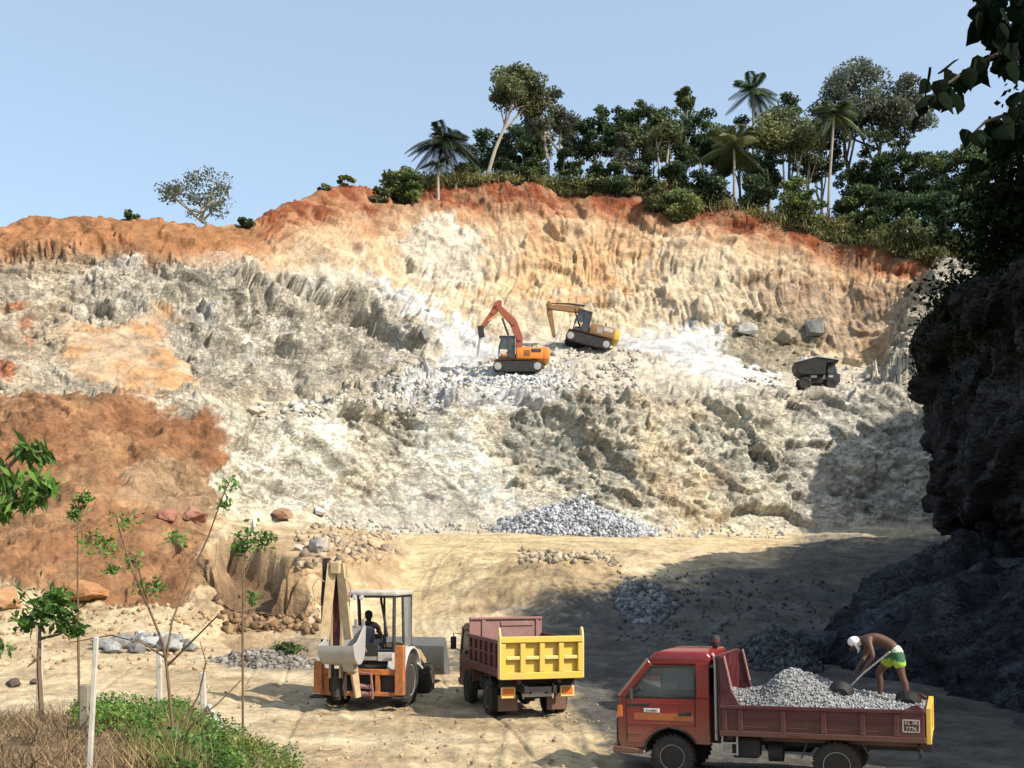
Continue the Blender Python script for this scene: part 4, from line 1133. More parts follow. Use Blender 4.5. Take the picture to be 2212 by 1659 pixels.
# ------------------------------------------------------------------ the yellow-tailed tipper in the middle of the yard
YT_P = at(1134, 1500, 26.0)
YT = empty('tipper_truck', (YT_P.x, YT_P.y, ground_at(YT_P.x, YT_P.y, 10)), math.radians(106))
YT.scale = (0.96, 0.95, 0.98)
tag(YT, 'empty tipper lorry with a ribbed yellow tailgate and dark red sides', 'lorry', 'lorries in the yard')
W = 0.9
prof = dict(
    side=[(2.55, 0.55), (3.3, 0.55), (3.34, 0.8), (3.3, 1.25), (1.85, 1.25), (1.85, 0.6), (2.0, 0.6)] + arc(2.3, 0.4, 0.5, 150, 18, 10),
    apillar=[(3.3, 1.253), (3.16, 1.253), (2.95, 1.86), (3.05, 1.95)],
    bpillar=[(2.06, 1.253), (1.85, 1.253), (1.85, 1.9), (2.06, 1.9)],
    roof=[(3.06, 1.95), (2.97, 1.84), (1.84, 1.84), (1.84, 2.0), (1.92, 2.06), (2.8, 2.06)],
    front=[(3.36, 0.6), (3.29, 0.6), (3.25, 1.25), (3.3, 1.25)],
    rear=[(1.85, 0.62), (1.9, 0.62), (1.9, 1.3), (1.85, 1.3)])
cab_shell(YT, W - 0.02, M_MAROON, prof)
MB().box((2.5, W - 0.004, 0.98), (1.0, 0.012, 0.5), bev=0.004).build('door', M_MAROON, YT)
MB().sheet([(3.28, W - 0.1, 1.26), (3.28, -W + 0.1, 1.26), (3.04, -W + 0.1, 1.94), (3.04, W - 0.1, 1.94)], 0.008).build('windscreen', M_DUSTGLASS, YT)
b = MB(); b.box((2.35, 0.35, 1.05), (0.6, 0.5, 0.3), bev=0.05); b.box((2.1, 0.35, 1.45), (0.14, 0.5, 0.7), bev=0.05); b.box((2.35, -0.4, 1.05), (0.6, 0.5, 0.3), bev=0.05); b.box((3.1, 0, 1.2), (0.3, 1.5, 0.2)); b.build('seat', M_SEAT, YT)
for s in (1, -1):
    m = MB(); m.box((3.12, s * (W + 0.2), 1.52), (0.05, 0.16, 0.34), bev=0.02); m.tube([(3.1, s * W, 1.75), (3.12, s * (W + 0.2), 1.78), (3.12, s * (W + 0.2), 1.4), (3.2, s * W, 1.3)], 0.014, 6); m.build('mirror', M_BLACK, YT)
MB().prism([(3.3, 0.4), (2.8, 0.4), (2.8, 0.52), (3.42, 0.58), (3.44, 0.45)], -W, W, bev=0.02).build('bumper', M_MAROON, YT)
ch = MB()
for y in (0.36, -0.36): ch.box((1.0, y, 0.7), (4.6, 0.09, 0.18))
for x in (-1.2, 0, 1.2, 2.6): ch.box((x, 0, 0.7), (0.12, 0.72, 0.12))
ch.tube([(0, -0.8, 0.42), (0, 0.8, 0.42)], 0.08, 8); ch.ball((0, 0, 0.42), (0.2, 0.18, 0.22), 2); ch.tube([(2.3, -0.8, 0.4), (2.3, 0.8, 0.4)], 0.06, 8)
ch.tube([(0.1, 0.1, 0.45), (2.0, 0.0, 0.6)], 0.05, 8); ch.box((1.1, 0.62, 0.62), (0.55, 0.32, 0.34), bev=0.04); ch.box((1.05, -0.62, 0.6), (0.8, 0.34, 0.38), bev=0.06)
for y in (0.5, -0.5):
    for k in range(4): ch.box((0.0, y * 0.9, 0.56 + 0.02 * k), (1.1 - 0.2 * k, 0.07, 0.018))
ch.box((-0.9, 0.0, 0.86), (0.1, 1.5, 0.12))
ch.build('chassis', M_BLACK, YT)
for s in (1, -1):
    wheel(YT, (0, s * 0.88, 0.42), 0.42, 0.22, s, M_DUSTYGREY, 26); wheel(YT, (0, s * 0.6, 0.42), 0.42, 0.22, s, M_DUSTYGREY, 26)
    wheel(YT, (2.3, s * 0.82, 0.42), 0.42, 0.22, s, M_DUSTYGREY, 26)
    g = MB(); g.tube([(0.55, s * 1.0, 0.6), (0.5, s * 1.0, 0.9), (-0.35, s * 1.0, 0.95), (-0.5, s * 1.0, 0.75)], 0.02, 6); g.build('mudguard', M_CHAR, YT)
    # rear light cluster: slotted bracket, orange lamp, rubber flap
    g = MB(); g.box((-1.0, s * 0.74, 0.86), (0.04, 0.42, 0.28))
    for k in range(6): g.box((-1.03, s * 0.74 - 0.15 + 0.06 * k, 0.88), (0.02, 0.02, 0.16))
    br = g.build('light_bracket', M_BLACK, YT)
    MB().box((-1.06, s * 0.74, 0.62), (0.06, 0.36, 0.27), bev=0.02).build('tail_light', M_YELLOWRIM, YT)
    MB().box((-1.095, s * 0.74, 0.635), (0.02, 0.27, 0.16), bev=0.008).build('lamp_lens', M_LAMPRED, YT)
    MB().box((-0.62, s * 0.62, 0.33), (0.02, 0.5, 0.38), bev=0.004).build('mud_flap', M_MAROON, YT)
g = MB(); g.box((-1.06, 0.0, 0.62), (0.08, 0.78, 0.22), bev=0.012); g.box((-1.09, 0.37, 0.64), (0.03, 0.03, 0.34)); g.box((-1.09, -0.37, 0.64), (0.03, 0.03, 0.34)); rb = g.build('rear_bumper', M_STEEL, YT)
for y in (0.2, -0.2): MB().lathe([(0.045, 0), (0.045, 0.012), (0, 0.012)], (-1.106, y, 0.62), 'x', 14).build('bumper_hole', M_BLACK, rb)
BX0, BX1, BZ0, BZ1 = 1.75, -1.25, 1.0, 1.84
WB = 1.0
b = MB(); b.box(((BX0 + BX1) / 2, 0, BZ0), (BX0 - BX1, 1.94, 0.06)); b.box((0.2, 0.5, BZ0 - 0.1), (2.8, 0.1, 0.14)); b.box((0.2, -0.5, BZ0 - 0.1), (2.8, 0.1, 0.14)); b.build('load_floor', M_MAROON, YT)
for s in (1, -1):
    b = MB(); yo = s * WB
    b.box(((BX0 + BX1) / 2, yo, (BZ0 + BZ1) / 2 + 0.005), (BX0 - BX1 - 0.02, 0.03, BZ1 - BZ0 - 0.01))
    yy = yo + s * 0.03
    b.box(((BX0 + BX1) / 2, yy, BZ1 - 0.04), (BX0 - BX1, 0.07, 0.09), bev=0.01); b.box(((BX0 + BX1) / 2, yy, BZ0 + 0.1), (BX0 - BX1, 0.07, 0.2), bev=0.01)
    b.box(((BX0 + BX1) / 2, yy, 1.5), (BX0 - BX1 - 0.2, 0.05, 0.05), bev=0.006)
    for k in range(6): b.box((BX1 + 0.25 + k * 0.5, yy, 1.49), (0.13, 0.062, 0.57), bev=0.008)
    b.build('side_board', M_MAROON, YT)
b = MB(); b.box((BX0 + 0.0, 0, 1.6), (0.05, 1.98, 1.26)); b.box((BX0 - 0.035, 0.62, 1.62), (0.05, 0.1, 1.2), bev=0.01); b.box((BX0 - 0.03, 0, 2.22), (0.09, 1.98, 0.06), bev=0.01); b.box((BX0 - 0.035, -0.85, 1.62), (0.05, 0.08, 1.18), bev=0.01)
for y0 in (-0.3,): b.box((BX0 - 0.03, y0, 2.08), (0.05, 0.9, 0.12), bev=0.01)
b.build('headboard', M_PINKSTEEL, YT)
# tailgate: ribbed yellow frame of two rows of four panels
b = MB(); x = BX1 - 0.03
b.box((x, 0, (BZ0 + BZ1) / 2 + 0.02), (0.03, 1.96, BZ1 - BZ0 + 0.06))
ins = b.build('tailgate', M_YELLOW, YT)
b = MB(); x = BX1 - 0.108
for k in range(5): b.box((x, -0.955 + k * 0.4775, 1.44), (0.12, 0.12 if k in (0, 4) else 0.13, 0.66), bev=0.012)
b.box((x, 0, BZ1 + 0.02), (0.13, 2.03, 0.14), bev=0.012); b.box((x, 0, BZ0 + 0.03), (0.13, 2.03, 0.16), bev=0.012)
b.build('rib', M_YELLOW, ins)
b = MB()
for k in range(4): b.box((x + 0.004, -0.716 + k * 0.4775, 1.44), (0.1, 0.345, 0.085), bev=0.014)
b.build('rail', M_YELLOWRIM, ins)
for s in (1, -1):
    MB().prism([(-1.42, BZ0 - 0.04), (-1.24, BZ0 - 0.04), (-1.24, 2.1), (-1.3, 2.14), (-1.36, 2.1), (-1.42, 1.9)], *sorted((s * 1.0, s * 1.05)), bev=0.01).build('corner_post', M_YELLOWRIM, YT)

# ------------------------------------------------------------------ backhoe loader
BH_P = at(803, 1500, 27.6)
BH = empty('backhoe_loader', (BH_P.x, BH_P.y, ground_at(BH_P.x, BH_P.y, 10)), math.radians(80))
tag(BH, 'backhoe loader with its cream boom folded upright and a driver in its open cab', 'backhoe')
for s in (1, -1):
    wheel(BH, (0, s * 0.86, 0.66), 0.66, 0.4, s, M_DUSTYGREY, 22); wheel(BH, (2.05, s * 0.86, 0.44), 0.44, 0.34, s, M_CREAM, 18)
    g = MB(); g.prism(arc(0, 0.66, 0.84, 175, 20, 10) + arc(0, 0.66, 0.78, 20, 175, 10), *sorted((s * 0.62, s * 1.08)), bev=0.01); g.box((0.75, s * 0.85, 0.95), (0.5, 0.44, 0.06), rot=(0, 0.35, 0)); g.build('fender', M_OFFWHITE, BH)
ch = MB(); ch.box((1.0, 0, 0.75), (2.9, 0.9, 0.4), bev=0.03); ch.box((1.9, 0, 1.15), (1.3, 0.85, 0.5), bev=0.06); ch.tube([(0, -0.8, 0.66), (0, 0.8, 0.66)], 0.14, 10); ch.tube([(2.05, -0.8, 0.44), (2.05, 0.8, 0.44)], 0.09, 10); ch.box((-0.35, 0, 1.15), (0.5, 1.1, 0.1)); ch.build('chassis', M_BLACK, BH)
MB().prism([(1.25, 1.0), (2.6, 0.95), (2.6, 1.3), (1.3, 1.52)], -0.45, 0.45, bev=0.05, seg=2).build('bonnet', M_CREAM, BH)
la = MB()
for s in (1, -1): la.taper((0.95, s * 0.6, 1.3), (0.09, 0.22), (2.3, s * 0.6, 1.15), (0.09, 0.2)); la.taper((2.3, s * 0.6, 1.15), (0.09, 0.2), (2.95, s * 0.6, 0.85), (0.09, 0.16))
la.tube([(2.4, -0.6, 1.08), (2.4, 0.6, 1.08)], 0.06, 8); la.build('loader_arm', M_CREAM, BH)
lb = MB()
shell = [(2.95, 0.7), (3.05, 0.5), (3.75, 0.46), (3.78, 0.5), (3.1, 0.56), (3.01, 0.75), (3.02, 1.25), (3.22, 1.5), (3.19, 1.53), (2.95, 1.3)]
lb.prism(shell, -1.12, 1.12)
for s in (1, -1): lb.prism([(2.97, 0.7), (3.06, 0.51), (3.75, 0.48), (3.2, 1.5), (2.97, 1.28)], *sorted((s * 1.12, s * 1.15)))
lb.build('loader_bucket', paint_mat('dark worn bucket steel', (0.11, 0.108, 0.105), rough=0.55, dirt=(0.18, 0.15, 0.11), amount=0.6), BH)
# cab: roof, posts, side glass
MB().box((0.35, 0, 2.82), (1.6, 1.56, 0.12), bev=0.035, seg=2).build('roof', M_OFFWHITE, BH)
cf = MB()
cf.box((0.35, 0, 2.74), (1.5, 1.46, 0.06))
for s in (1, -1):
    cf.tube([(-0.4, s * 0.7, 1.2), (-0.42, s * 0.7, 2.0), (-0.38, s * 0.7, 2.76)], 0.045, 8)
    cf.tube([(0.35, s * 0.73, 1.5), (0.32, s * 0.71, 2.76)], 0.035, 8)
    cf.tube([(1.2, s * 0.66, 1.1), (1.1, s * 0.7, 2.76)], 0.05, 8)
    cf.box((0.4, s * 0.72, 1.38), (1.6, 0.05, 0.1))
cf.tube([(1.15, 0.0, 1.45), (1.1, 0.0, 2.75)], 0.03, 8); cf.tube([(-0.4, 0.7, 1.42), (-0.4, -0.7, 1.42)], 0.03, 8)
cf.tube([(0.2, -0.18, 2.74), (0.3, -0.16, 2.6), (0.42, -0.2, 2.2), (0.5, -0.25, 1.7)], 0.035, 8)
cf.build('cab_frame', M_CHAR, BH)
MB().sheet([(0.36, -0.735, 1.45), (1.17, -0.71, 1.45), (1.12, -0.72, 2.72), (0.34, -0.725, 2.72)], 0.006).build('side_window', M_DUSTGLASS, BH)
for y in (0.3, 0.12): MB().lathe([(0.05, 0), (0.06, 0.03), (0.05, 0.06), (0, 0.06)], (-0.5, y, 2.72), 'x', 12).build('work_lamp', M_LAMPCLEAR, BH)
se = MB(); se.box((0.1, 0.12, 1.42), (0.5, 0.5, 0.14), bev=0.04); se.box((-0.16, 0.12, 1.72), (0.12, 0.5, 0.56), rot=(0, -0.1, 0), bev=0.05); se.box((0.1, 0.12, 1.28), (0.3, 0.3, 0.2)); se.build('seat', M_SEAT, BH)
ct = MB(); ct.box((0.75, 0.12, 1.55), (0.2, 0.4, 0.4), bev=0.04); ct.tube([(0.62, 0.12, 1.6), (0.55, 0.12, 1.82)], 0.02, 6); ct.tube([(0.55 + 0.07 * math.cos(a), 0.12 + 0.19 * math.sin(a), 1.83 + 0.1 * math.cos(a)) for a in [k * math.pi / 8 for k in range(17)]], 0.014, 6)
for y in (-0.12, -0.22): ct.tube([(-0.3, y - 0.25, 1.4), (-0.36, y - 0.25, 1.68)], 0.014, 6); ct.ball((-0.36, y - 0.25, 1.7), (0.03, 0.03, 0.03), 1)
ct.tube([(-0.3, -0.37, 1.42), (0.75, 0.0, 1.42)], 0.012, 6); ct.tube([(-0.3, -0.47, 1.42), (-0.3, -0.3, 1.42)], 0.012, 6); ct.build('controls', M_BLACK, BH)
# rear frame, stabilisers
rf = MB(); rf.box((-0.98, 0, 0.93), (0.12, 1.96, 0.14), bev=0.012); rf.box((-0.98, 0, 0.4), (0.12, 1.96, 0.1), bev=0.012); rf.box((-0.98, -0.46, 0.66), (0.1, 0.1, 0.44)); rf.box((-0.98, 0.86, 0.66), (0.1, 0.2, 0.44)); rf.build('rear_frame', M_ORANGE, BH)
MB().box((-0.86, 0.0, 0.66), (0.06, 1.7, 0.5)).build('frame_plate', M_BLACK, BH)
for s in (1, -1):
    MB().box((-1.0, s * 1.02, 0.98 if s < 0 else 0.8), (0.2, 0.22, 1.2 if s < 0 else 0.75), bev=0.015).build('stabiliser', M_ORANGE, BH)
    MB().box((-1.0, s * 1.03, 0.32), (0.34, 0.36, 0.07), bev=0.02).build('stabiliser_foot', M_BLACK, BH)
cw = MB(); cw.tube([(-0.75, 0.28, 1.0), (-1.2, 0.28, 0.9), (-1.3, 0.3, 0.6), (-1.15, 0.3, 0.3)], 0.03, 6); cw.tube([(-1.08, -0.05, 0.92), (-1.16, -0.34, 0.9), (-1.16, -0.38, 0.5), (-1.1, -0.36, 0.3)], 0.03, 6)
cw.tube([(-1.1, 0.0, 0.6), (-1.1, -0.3, 0.58)], 0.06, 8); cw.tube([(-1.1, 0.02, 0.42), (-1.1, -0.3, 0.42)], 0.06, 8); cw.build('hydraulics', M_PINKSTEEL, BH)
MB().box((-0.62, 0.0, 1.28), (0.3, 1.3, 0.2), bev=0.02).build('rear_panel', M_DUSTYGREY, BH)
MB().box((-0.775, -0.58, 1.28), (0.02, 0.36, 0.2), bev=0.004).build('sign_plate', M_OFFWHITE, BH)
text_obj('lettering', 'AEA', 0.2, M_OFFWHITE, BH, (-0.79, 0.05, 1.45), (math.radians(90), 0, math.radians(-90)))
MB().box((-0.76, 0.05, 1.45), (0.04, 0.9, 0.3), bev=0.01).build('lettering_panel', M_BLACK, BH)
# kingpost, boom, dipper, bucket
YB = 0.48
kp = MB(); kp.box((-1.12, YB, 0.68), (0.26, 0.34, 0.62), bev=0.02); kp.tube([(-1.3, YB, 0.35), (-1.3, YB, 1.0)], 0.1, 10); kp.build('kingpost', M_BLACK, BH)
bm_ = MB()
for s in (1, -1):
    bm_.taper((-1.3, YB + s * 0.13, 0.8), (0.05, 0.26), (-1.15, YB + s * 0.13, 2.2), (0.05, 0.3)); bm_.taper((-1.15, YB + s * 0.13, 2.2), (0.05, 0.3), (-1.42, YB + s * 0.1, 3.62), (0.05, 0.2))
bm_.build('boom', M_CREAM, BH)
MB().box((-1.2, YB, 2.2), (0.14, 0.2, 2.2)).build('boom_core', M_MAROON, BH)
dp = MB()
for s in (1, -1):
    dp.taper((-1.5, YB - 0.06 + s * 0.1, 3.55), (0.07, 0.22), (-1.58, YB - 0.1 + s * 0.3, 1.75), (0.08, 0.22))
dp.box((-1.5, YB - 0.06, 3.45), (0.2, 0.26, 0.3), bev=0.03); dp.build('dipper', M_CREAM, BH)
tp = MB(); tp.box((-1.42, YB + 0.2, 3.52), (0.22, 0.16, 0.34), bev=0.02); tp.tube([(-1.4, YB + 0.26, 3.4), (-1.35, YB + 0.33, 2.6)], 0.05, 8); tp.tube([(-1.35, YB + 0.33, 2.6), (-1.3, YB + 0.36, 1.4)], 0.035, 8); tp.build('boom_cylinder', M_BLACK, BH)
hs = MB()
for s in (1, -1):
    hs.tube([(-1.5, YB + s * 0.12 - 0.05, 3.05), (-1.6, YB + s * 0.35, 3.2), (-1.62, YB + s * 0.48, 3.0), (-1.6, YB + s * 0.42, 2.7), (-1.5, YB + s * 0.25, 2.5)], 0.02, 6)
hs.build('hose', M_CREAM, BH)
bk = MB()
YC = YB - 0.1
YC = YB - 0.26
out = arc(-1.64, 1.62, 0.46, 178, 330, 12); inn = arc(-1.64, 1.62, 0.43, 330, 178, 12)
bk.prism(out + [(-1.16, 2.06), (-1.195, 2.06)] + inn, YC - 0.4, YC + 0.4)
for s in (1, -1): bk.prism(out + [(-1.16, 2.06), (-1.26, 2.06), (-1.75, 1.72)], *sorted((YC + s * 0.4, YC + s * 0.44)), bev=0.004)
bk.prism([(-2.0, 1.5), (-1.75, 1.24), (-1.5, 1.22), (-1.4, 0.95), (-1.62, 1.0)], YC - 0.3, YC - 0.02, bev=0.03)
bk.build('bucket', M_DUSTYGREY, BH)
MB().box((-1.45, YC, 1.22), (0.2, 0.5, 0.2), bev=0.02).build('bucket_hinge', M_DUSTYGREY, BH)
for k in range(5):
    y = YC - 0.38 + 0.19 * k
    MB().taper((-1.18, y, 2.02), (0.08, 0.05), (-1.2, y, 2.22), (0.06, 0.03)).build('bucket_tooth', M_STEEL, BH)
lk = MB(); lk.taper((-1.42, YC - 0.18, 1.25), (0.1, 0.2), (-1.3, YC - 0.28, 0.35), (0.08, 0.14)); lk.build('bucket_link', M_CREAM, BH)


# ------------------------------------------------------------------ excavators on the bench
M_DARKGLASS = glass_mat('dark window glass', (0.05, 0.055, 0.06), 0.75)


def excavator(loc, rz, pitch, label, body_m, cw_m, boom_m, boom_pts, stick_pts, tip, cab_open):
    e = empty('excavator', loc, rz)
    e.rotation_euler = (0, pitch, rz)
    tag(e, label, 'excavator', 'excavators on the quarry bench')
    for s in (1, -1):
        t = MB(); y0, y1 = sorted((s * 0.95, s * 1.5))
        loop = arc(1.6, 0.42, 0.4, -90, 90, 8) + arc(-1.6, 0.42, 0.4, 90, 270, 8)
        t.prism(loop, y0, y1, bev=0.02)
        for k in range(17):
            for z in (0.01, 0.83): t.box((-1.6 + 0.2 * k, s * 1.225, z), (0.12, 0.56, 0.05))
        tr = t.build('track', M_BLACK, e)
        for x in (1.6, -1.6): MB().lathe([(0.3, s * 0.0), (0.3, s * 0.03), (0.12, s * 0.05), (0, s * 0.05)], (x, s * 1.5, 0.42), 'y', 18).build('drive_wheel', M_DUSTYGREY, tr)
        for k in range(5): MB().lathe([(0.12, 0), (0.12, s * 0.03), (0, s * 0.03)], (-1.1 + 0.55 * k, s * 1.5, 0.24), 'y', 12).build('roller', M_BLACK, tr)
    u = MB(); u.box((0, 0, 0.62), (1.6, 1.95, 0.36), bev=0.04); u.lathe([(0.62, 0), (0.62, 0.2), (0.5, 0.22)], (0, 0, 0.8), 'z', 24); u.build('undercarriage', M_BLACK, e)
    b = MB(); b.prism([(-2.1, 1.05), (0.1, 1.05), (0.1, 1.9), (-0.4, 2.02), (-2.1, 2.02)], -1.3, 1.3, bev=0.06, seg=2); b.box((0.75, -0.75, 1.4), (1.3, 1.0, 0.7), bev=0.05); b.box((0.4, 0, 1.04), (3.0, 2.4, 0.06)); body = b.build('body', body_m, e)
    c = MB(); c.prism([(-2.05, 1.0), (-2.45, 1.0), (-2.62, 1.2), (-2.62, 1.82), (-2.5, 2.0), (-2.05, 2.0)], -1.32, 1.32, bev=0.08, seg=2); c.build('counterweight', cw_m, e)
    v = MB()
    for k in range(5): v.box((-0.75, 1.305, 1.3 + 0.1 * k), (0.5, 0.02, 0.05))
    v.box((-1.5, 1.305, 1.72), (0.8, 0.015, 0.3)); v.build('grille', M_CHAR if not cab_open else M_OFFWHITE, body)
    hx = MB(); hx.tube([(-1.2, 0.4, 2.0), (-1.2, 0.4, 2.45)], 0.06, 8); hx.box((-0.9, -0.3, 2.06), (0.9, 0.9, 0.08), bev=0.02); hx.build('exhaust', M_CHAR, e)
    # cab on the left
    cb = MB()
    x0, x1, y0, y1, z0, z1 = 0.2, 1.55, 0.35, 1.3, 1.06, 2.92
    cb.box(((x0 + x1) / 2, (y0 + y1) / 2, z1 - 0.04), (x1 - x0 - 0.1, y1 - y0, 0.09), bev=0.03)
    cb.box(((x0 + x1) / 2, (y0 + y1) / 2, z0 + 0.1), (x1 - x0, y1 - y0, 0.2), bev=0.02)
    for y in (y0 + 0.04, y1 - 0.04):
        cb.bar((x0 + 0.05, y, z0), (x0 + 0.05, y, z1), 0.1, 0.1); cb.bar((x1 - 0.02, y, z0 + 0.1), (x1 - 0.02, y, z0 + 0.9), 0.07, 0.07); cb.bar((x1 - 0.02, y, z0 + 0.9), (x1 - 0.3, y, z1), 0.07, 0.07)
        cb.bar((x0 + 0.6, y, z0), (x0 + 0.6, y, z1), 0.08, 0.08); cb.box(((x0 + x0 + 0.6) / 2, y, z0 + 0.45), (0.6, 0.05, 0.7))
    cb.build('cab', M_CHAR, e)
    MB().sheet([(x0 + 0.1, y1 - 0.05, z0 + 0.75), (x1 - 0.06, y1 - 0.05, z0 + 0.75), (x1 - 0.3, y1 - 0.05, z1 - 0.08), (x0 + 0.1, y1 - 0.05, z1 - 0.08)], 0.01).build('side_window', M_DARKGLASS, e)
    MB().sheet([(x1 - 0.02, y0 + 0.05, z0 + 0.25), (x1 - 0.02, y1 - 0.05, z0 + 0.25), (x1 - 0.02, y1 - 0.05, z0 + 0.9), (x1 - 0.3, y1 - 0.05, z1 - 0.08), (x1 - 0.3, y0 + 0.05, z1 - 0.08), (x1 - 0.02, y0 + 0.05, z0 + 0.9)][0:4], 0.01).build('windscreen', M_DARKGLASS, e)
    sd = MB(); sd.box((x0 + 0.45, (y0 + y1) / 2, z0 + 0.55), (0.5, 0.5, 0.15), bev=0.04); sd.box((x0 + 0.22, (y0 + y1) / 2, z0 + 0.95), (0.12, 0.5, 0.7), bev=0.04); sd.build('seat', M_SEAT, e)
    bo = MB()
    for k in range(len(boom_pts) - 1):
        (xa, za, ha), (xb, zb, hb) = boom_pts[k], boom_pts[k + 1]
        bo.taper((xa, -0.1, za), (0.38, ha), (xb, -0.1, zb), (0.34, hb), bev=0.02)
    for (xa, za, ha) in boom_pts: bo.tube([(xa, -0.36, za), (xa, 0.16, za)], ha * 0.42, 12)
    bo.build('boom', boom_m, e)
    s_ = MB()
    for k in range(len(stick_pts) - 1):
        (xa, za, ha), (xb, zb, hb) = stick_pts[k], stick_pts[k + 1]
        s_.taper((xa, -0.1, za), (0.28, ha), (xb, -0.1, zb), (0.24, hb), bev=0.02)
    for (xa, za, ha) in stick_pts: s_.tube([(xa, -0.28, za), (xa, 0.08, za)], ha * 0.4, 10)
    s_.build('stick', boom_m, e)
    return e


E1 = at(1118, 812, 90.2)
e1 = excavator((E1.x, E1.y, ground_at(E1.x, E1.y) - 0.02), math.radians(180), 0.0, 'orange excavator with a rock breaker on its bent red boom', M_ORANGEBODY, M_ORANGEBODY, M_BOOMRED,
               [(-0.1, 1.7, 0.5), (-0.15, 3.0, 0.6), (0.35, 4.3, 0.62), (1.75, 5.75, 0.42)], [(1.5, 5.9, 0.55), (2.0, 5.1, 0.5), (2.95, 3.85, 0.34)], 'breaker', False)
bk = MB(); bk.box((3.0, -0.1, 3.55), (0.5, 0.5, 0.9), rot=(0, 0.12, 0), bev=0.03); bk.build('breaker', M_BLACK, e1)
MB().tube([(3.06, -0.1, 3.1), (3.2, -0.1, 2.2), (3.28, -0.1, 1.5)], [0.13, 0.11, 0.05], 10).build('chisel', M_DUSTYGREY, e1)
cy = MB(); cy.tube([(0.75, 0.12, 3.2), (1.25, 0.1, 4.6)], 0.09, 8); cy.build('boom_cylinder', M_BLACK, e1)
cy = MB(); cy.tube([(0.9, 0.0, 4.55), (1.6, 0.0, 5.0), (2.4, 0.0, 4.4)], 0.07, 8); cy.build('stick_cylinder', M_YELLOW, e1)
E2 = at(1266, 768, 97.0)
e2 = excavator((E2.x, E2.y, ground_at(E2.x, E2.y) + 0.05), math.radians(180), math.radians(-14), 'yellow excavator tilted on the rubble with its brown boom stretched flat', M_BOOMBROWN, M_YELLOW, M_BOOMBROWN,
               [(0.3, 1.7, 0.5), (0.8, 2.9, 0.6), (1.5, 3.15, 0.6), (3.9, 2.75, 0.4)], [(4.15, 3.05, 0.5), (3.85, 2.2, 0.5), (3.0, 0.35, 0.3)], 'none', True)
cy = MB(); cy.tube([(1.0, -0.1, 3.6), (2.4, -0.1, 3.45), (4.1, -0.1, 3.05)], [0.1, 0.08, 0.05], 8); cy.build('stick_cylinder', M_BLACK, e2)
cy = MB(); cy.tube([(0.9, 0.15, 1.5), (1.7, 0.12, 2.85)], 0.08, 8); cy.build('boom_cylinder', M_BLACK, e2)

# ------------------------------------------------------------------ the small dark dump truck on the bench
DT_P = at(1764, 843, 89.5)
DT = empty('dump_truck', (DT_P.x, DT_P.y, ground_at(DT_P.x, DT_P.y)), math.radians(-8))
tag(DT, 'dark dusty dump truck with a canopied skip parked on the bench', 'dump truck')
for s in (1, -1):
    wheel(DT, (-1.05, s * 0.95, 0.5), 0.5, 0.4, s, M_PINKSTEEL, 16); wheel(DT, (1.05, s * 0.9, 0.44), 0.44, 0.34, s, M_PINKSTEEL, 16)
c = MB(); c.box((0, 0, 0.75), (3.2, 0.9, 0.3), bev=0.03); c.box((-0.1, -0.7, 0.7), (0.9, 0.4, 0.4), bev=0.04); c.box((0.1, 0.7, 0.75), (0.8, 0.3, 0.35), bev=0.04); c.build('chassis', M_BLACK, DT)
c = MB()
c.prism([(0.75, 0.6), (1.75, 0.6), (1.75, 1.25), (1.55, 1.3), (1.35, 2.0), (0.75, 2.0)], -0.85, 0.85, bev=0.05); c.build('cab', M_CHAR, DT)
MB().box((1.72, 0, 0.95), (0.1, 1.3, 0.3), bev=0.02).build('radiator', M_BLACK, DT)
MB().box((1.0, -0.862, 1.55), (0.5, 0.02, 0.4)).build('side_window', M_GLASS, DT)
MB().box((1.0, -0.868, 1.05), (0.34, 0.02, 0.16)).build('door_panel', M_OFFWHITE, DT)
c = MB()
c.prism([(-1.75, 1.55), (-1.3, 1.2), (0.55, 1.2), (0.62, 2.1), (1.6, 2.25), (1.6, 2.32), (-0.1, 2.62), (-1.9, 2.2)], -1.15, 1.15, bev=0.03); c.build('skip', M_BLACK, DT)
c = MB()
for s in (1, -1): c.bar((-1.9, s * 1.16, 2.22), (-0.1, s * 1.16, 2.64), 0.06, 0.08); c.bar((-0.1, s * 1.16, 2.64), (1.6, s * 1.16, 2.34), 0.06, 0.08)
c.build('skip_rim', M_OFFWHITE, DT)
c = MB(); c.box((-0.35, -0.98, 1.05), (0.5, 0.1, 0.2), bev=0.03); c.build('fuel_tank', M_OFFWHITE, DT)

# ------------------------------------------------------------------ people: one skinned body each
def skin_body(name, joints, bones, root, mat, parent, sub=2):
    me = bpy.data.meshes.new(name)
    keys = list(joints)
    me.from_pydata([joints[k][0] for k in keys], [(keys.index(a), keys.index(b)) for a, b in bones], [])
    o = bpy.data.objects.new(name, me); COL.objects.link(o)
    sk = o.modifiers.new('skin', 'SKIN'); sk.use_smooth_shade = True
    sv = me.skin_vertices[0].data
    for i, k in enumerate(keys):
        r = joints[k][1]
        sv[i].radius = r if isinstance(r, tuple) else (r, r)
        sv[i].use_root = (k == root)
    ss = o.modifiers.new('sub', 'SUBSURF'); ss.levels = sub; ss.render_levels = sub
    dg = bpy.context.evaluated_depsgraph_get()
    m2 = bpy.data.meshes.new_from_object(o.evaluated_get(dg)); m2.name = name
    bpy.data.objects.remove(o); bpy.data.meshes.remove(me)
    o = link_mesh(name, m2, None, parent, smooth=True)
    m2.materials.clear(); m2.materials.append(mat)
    return o


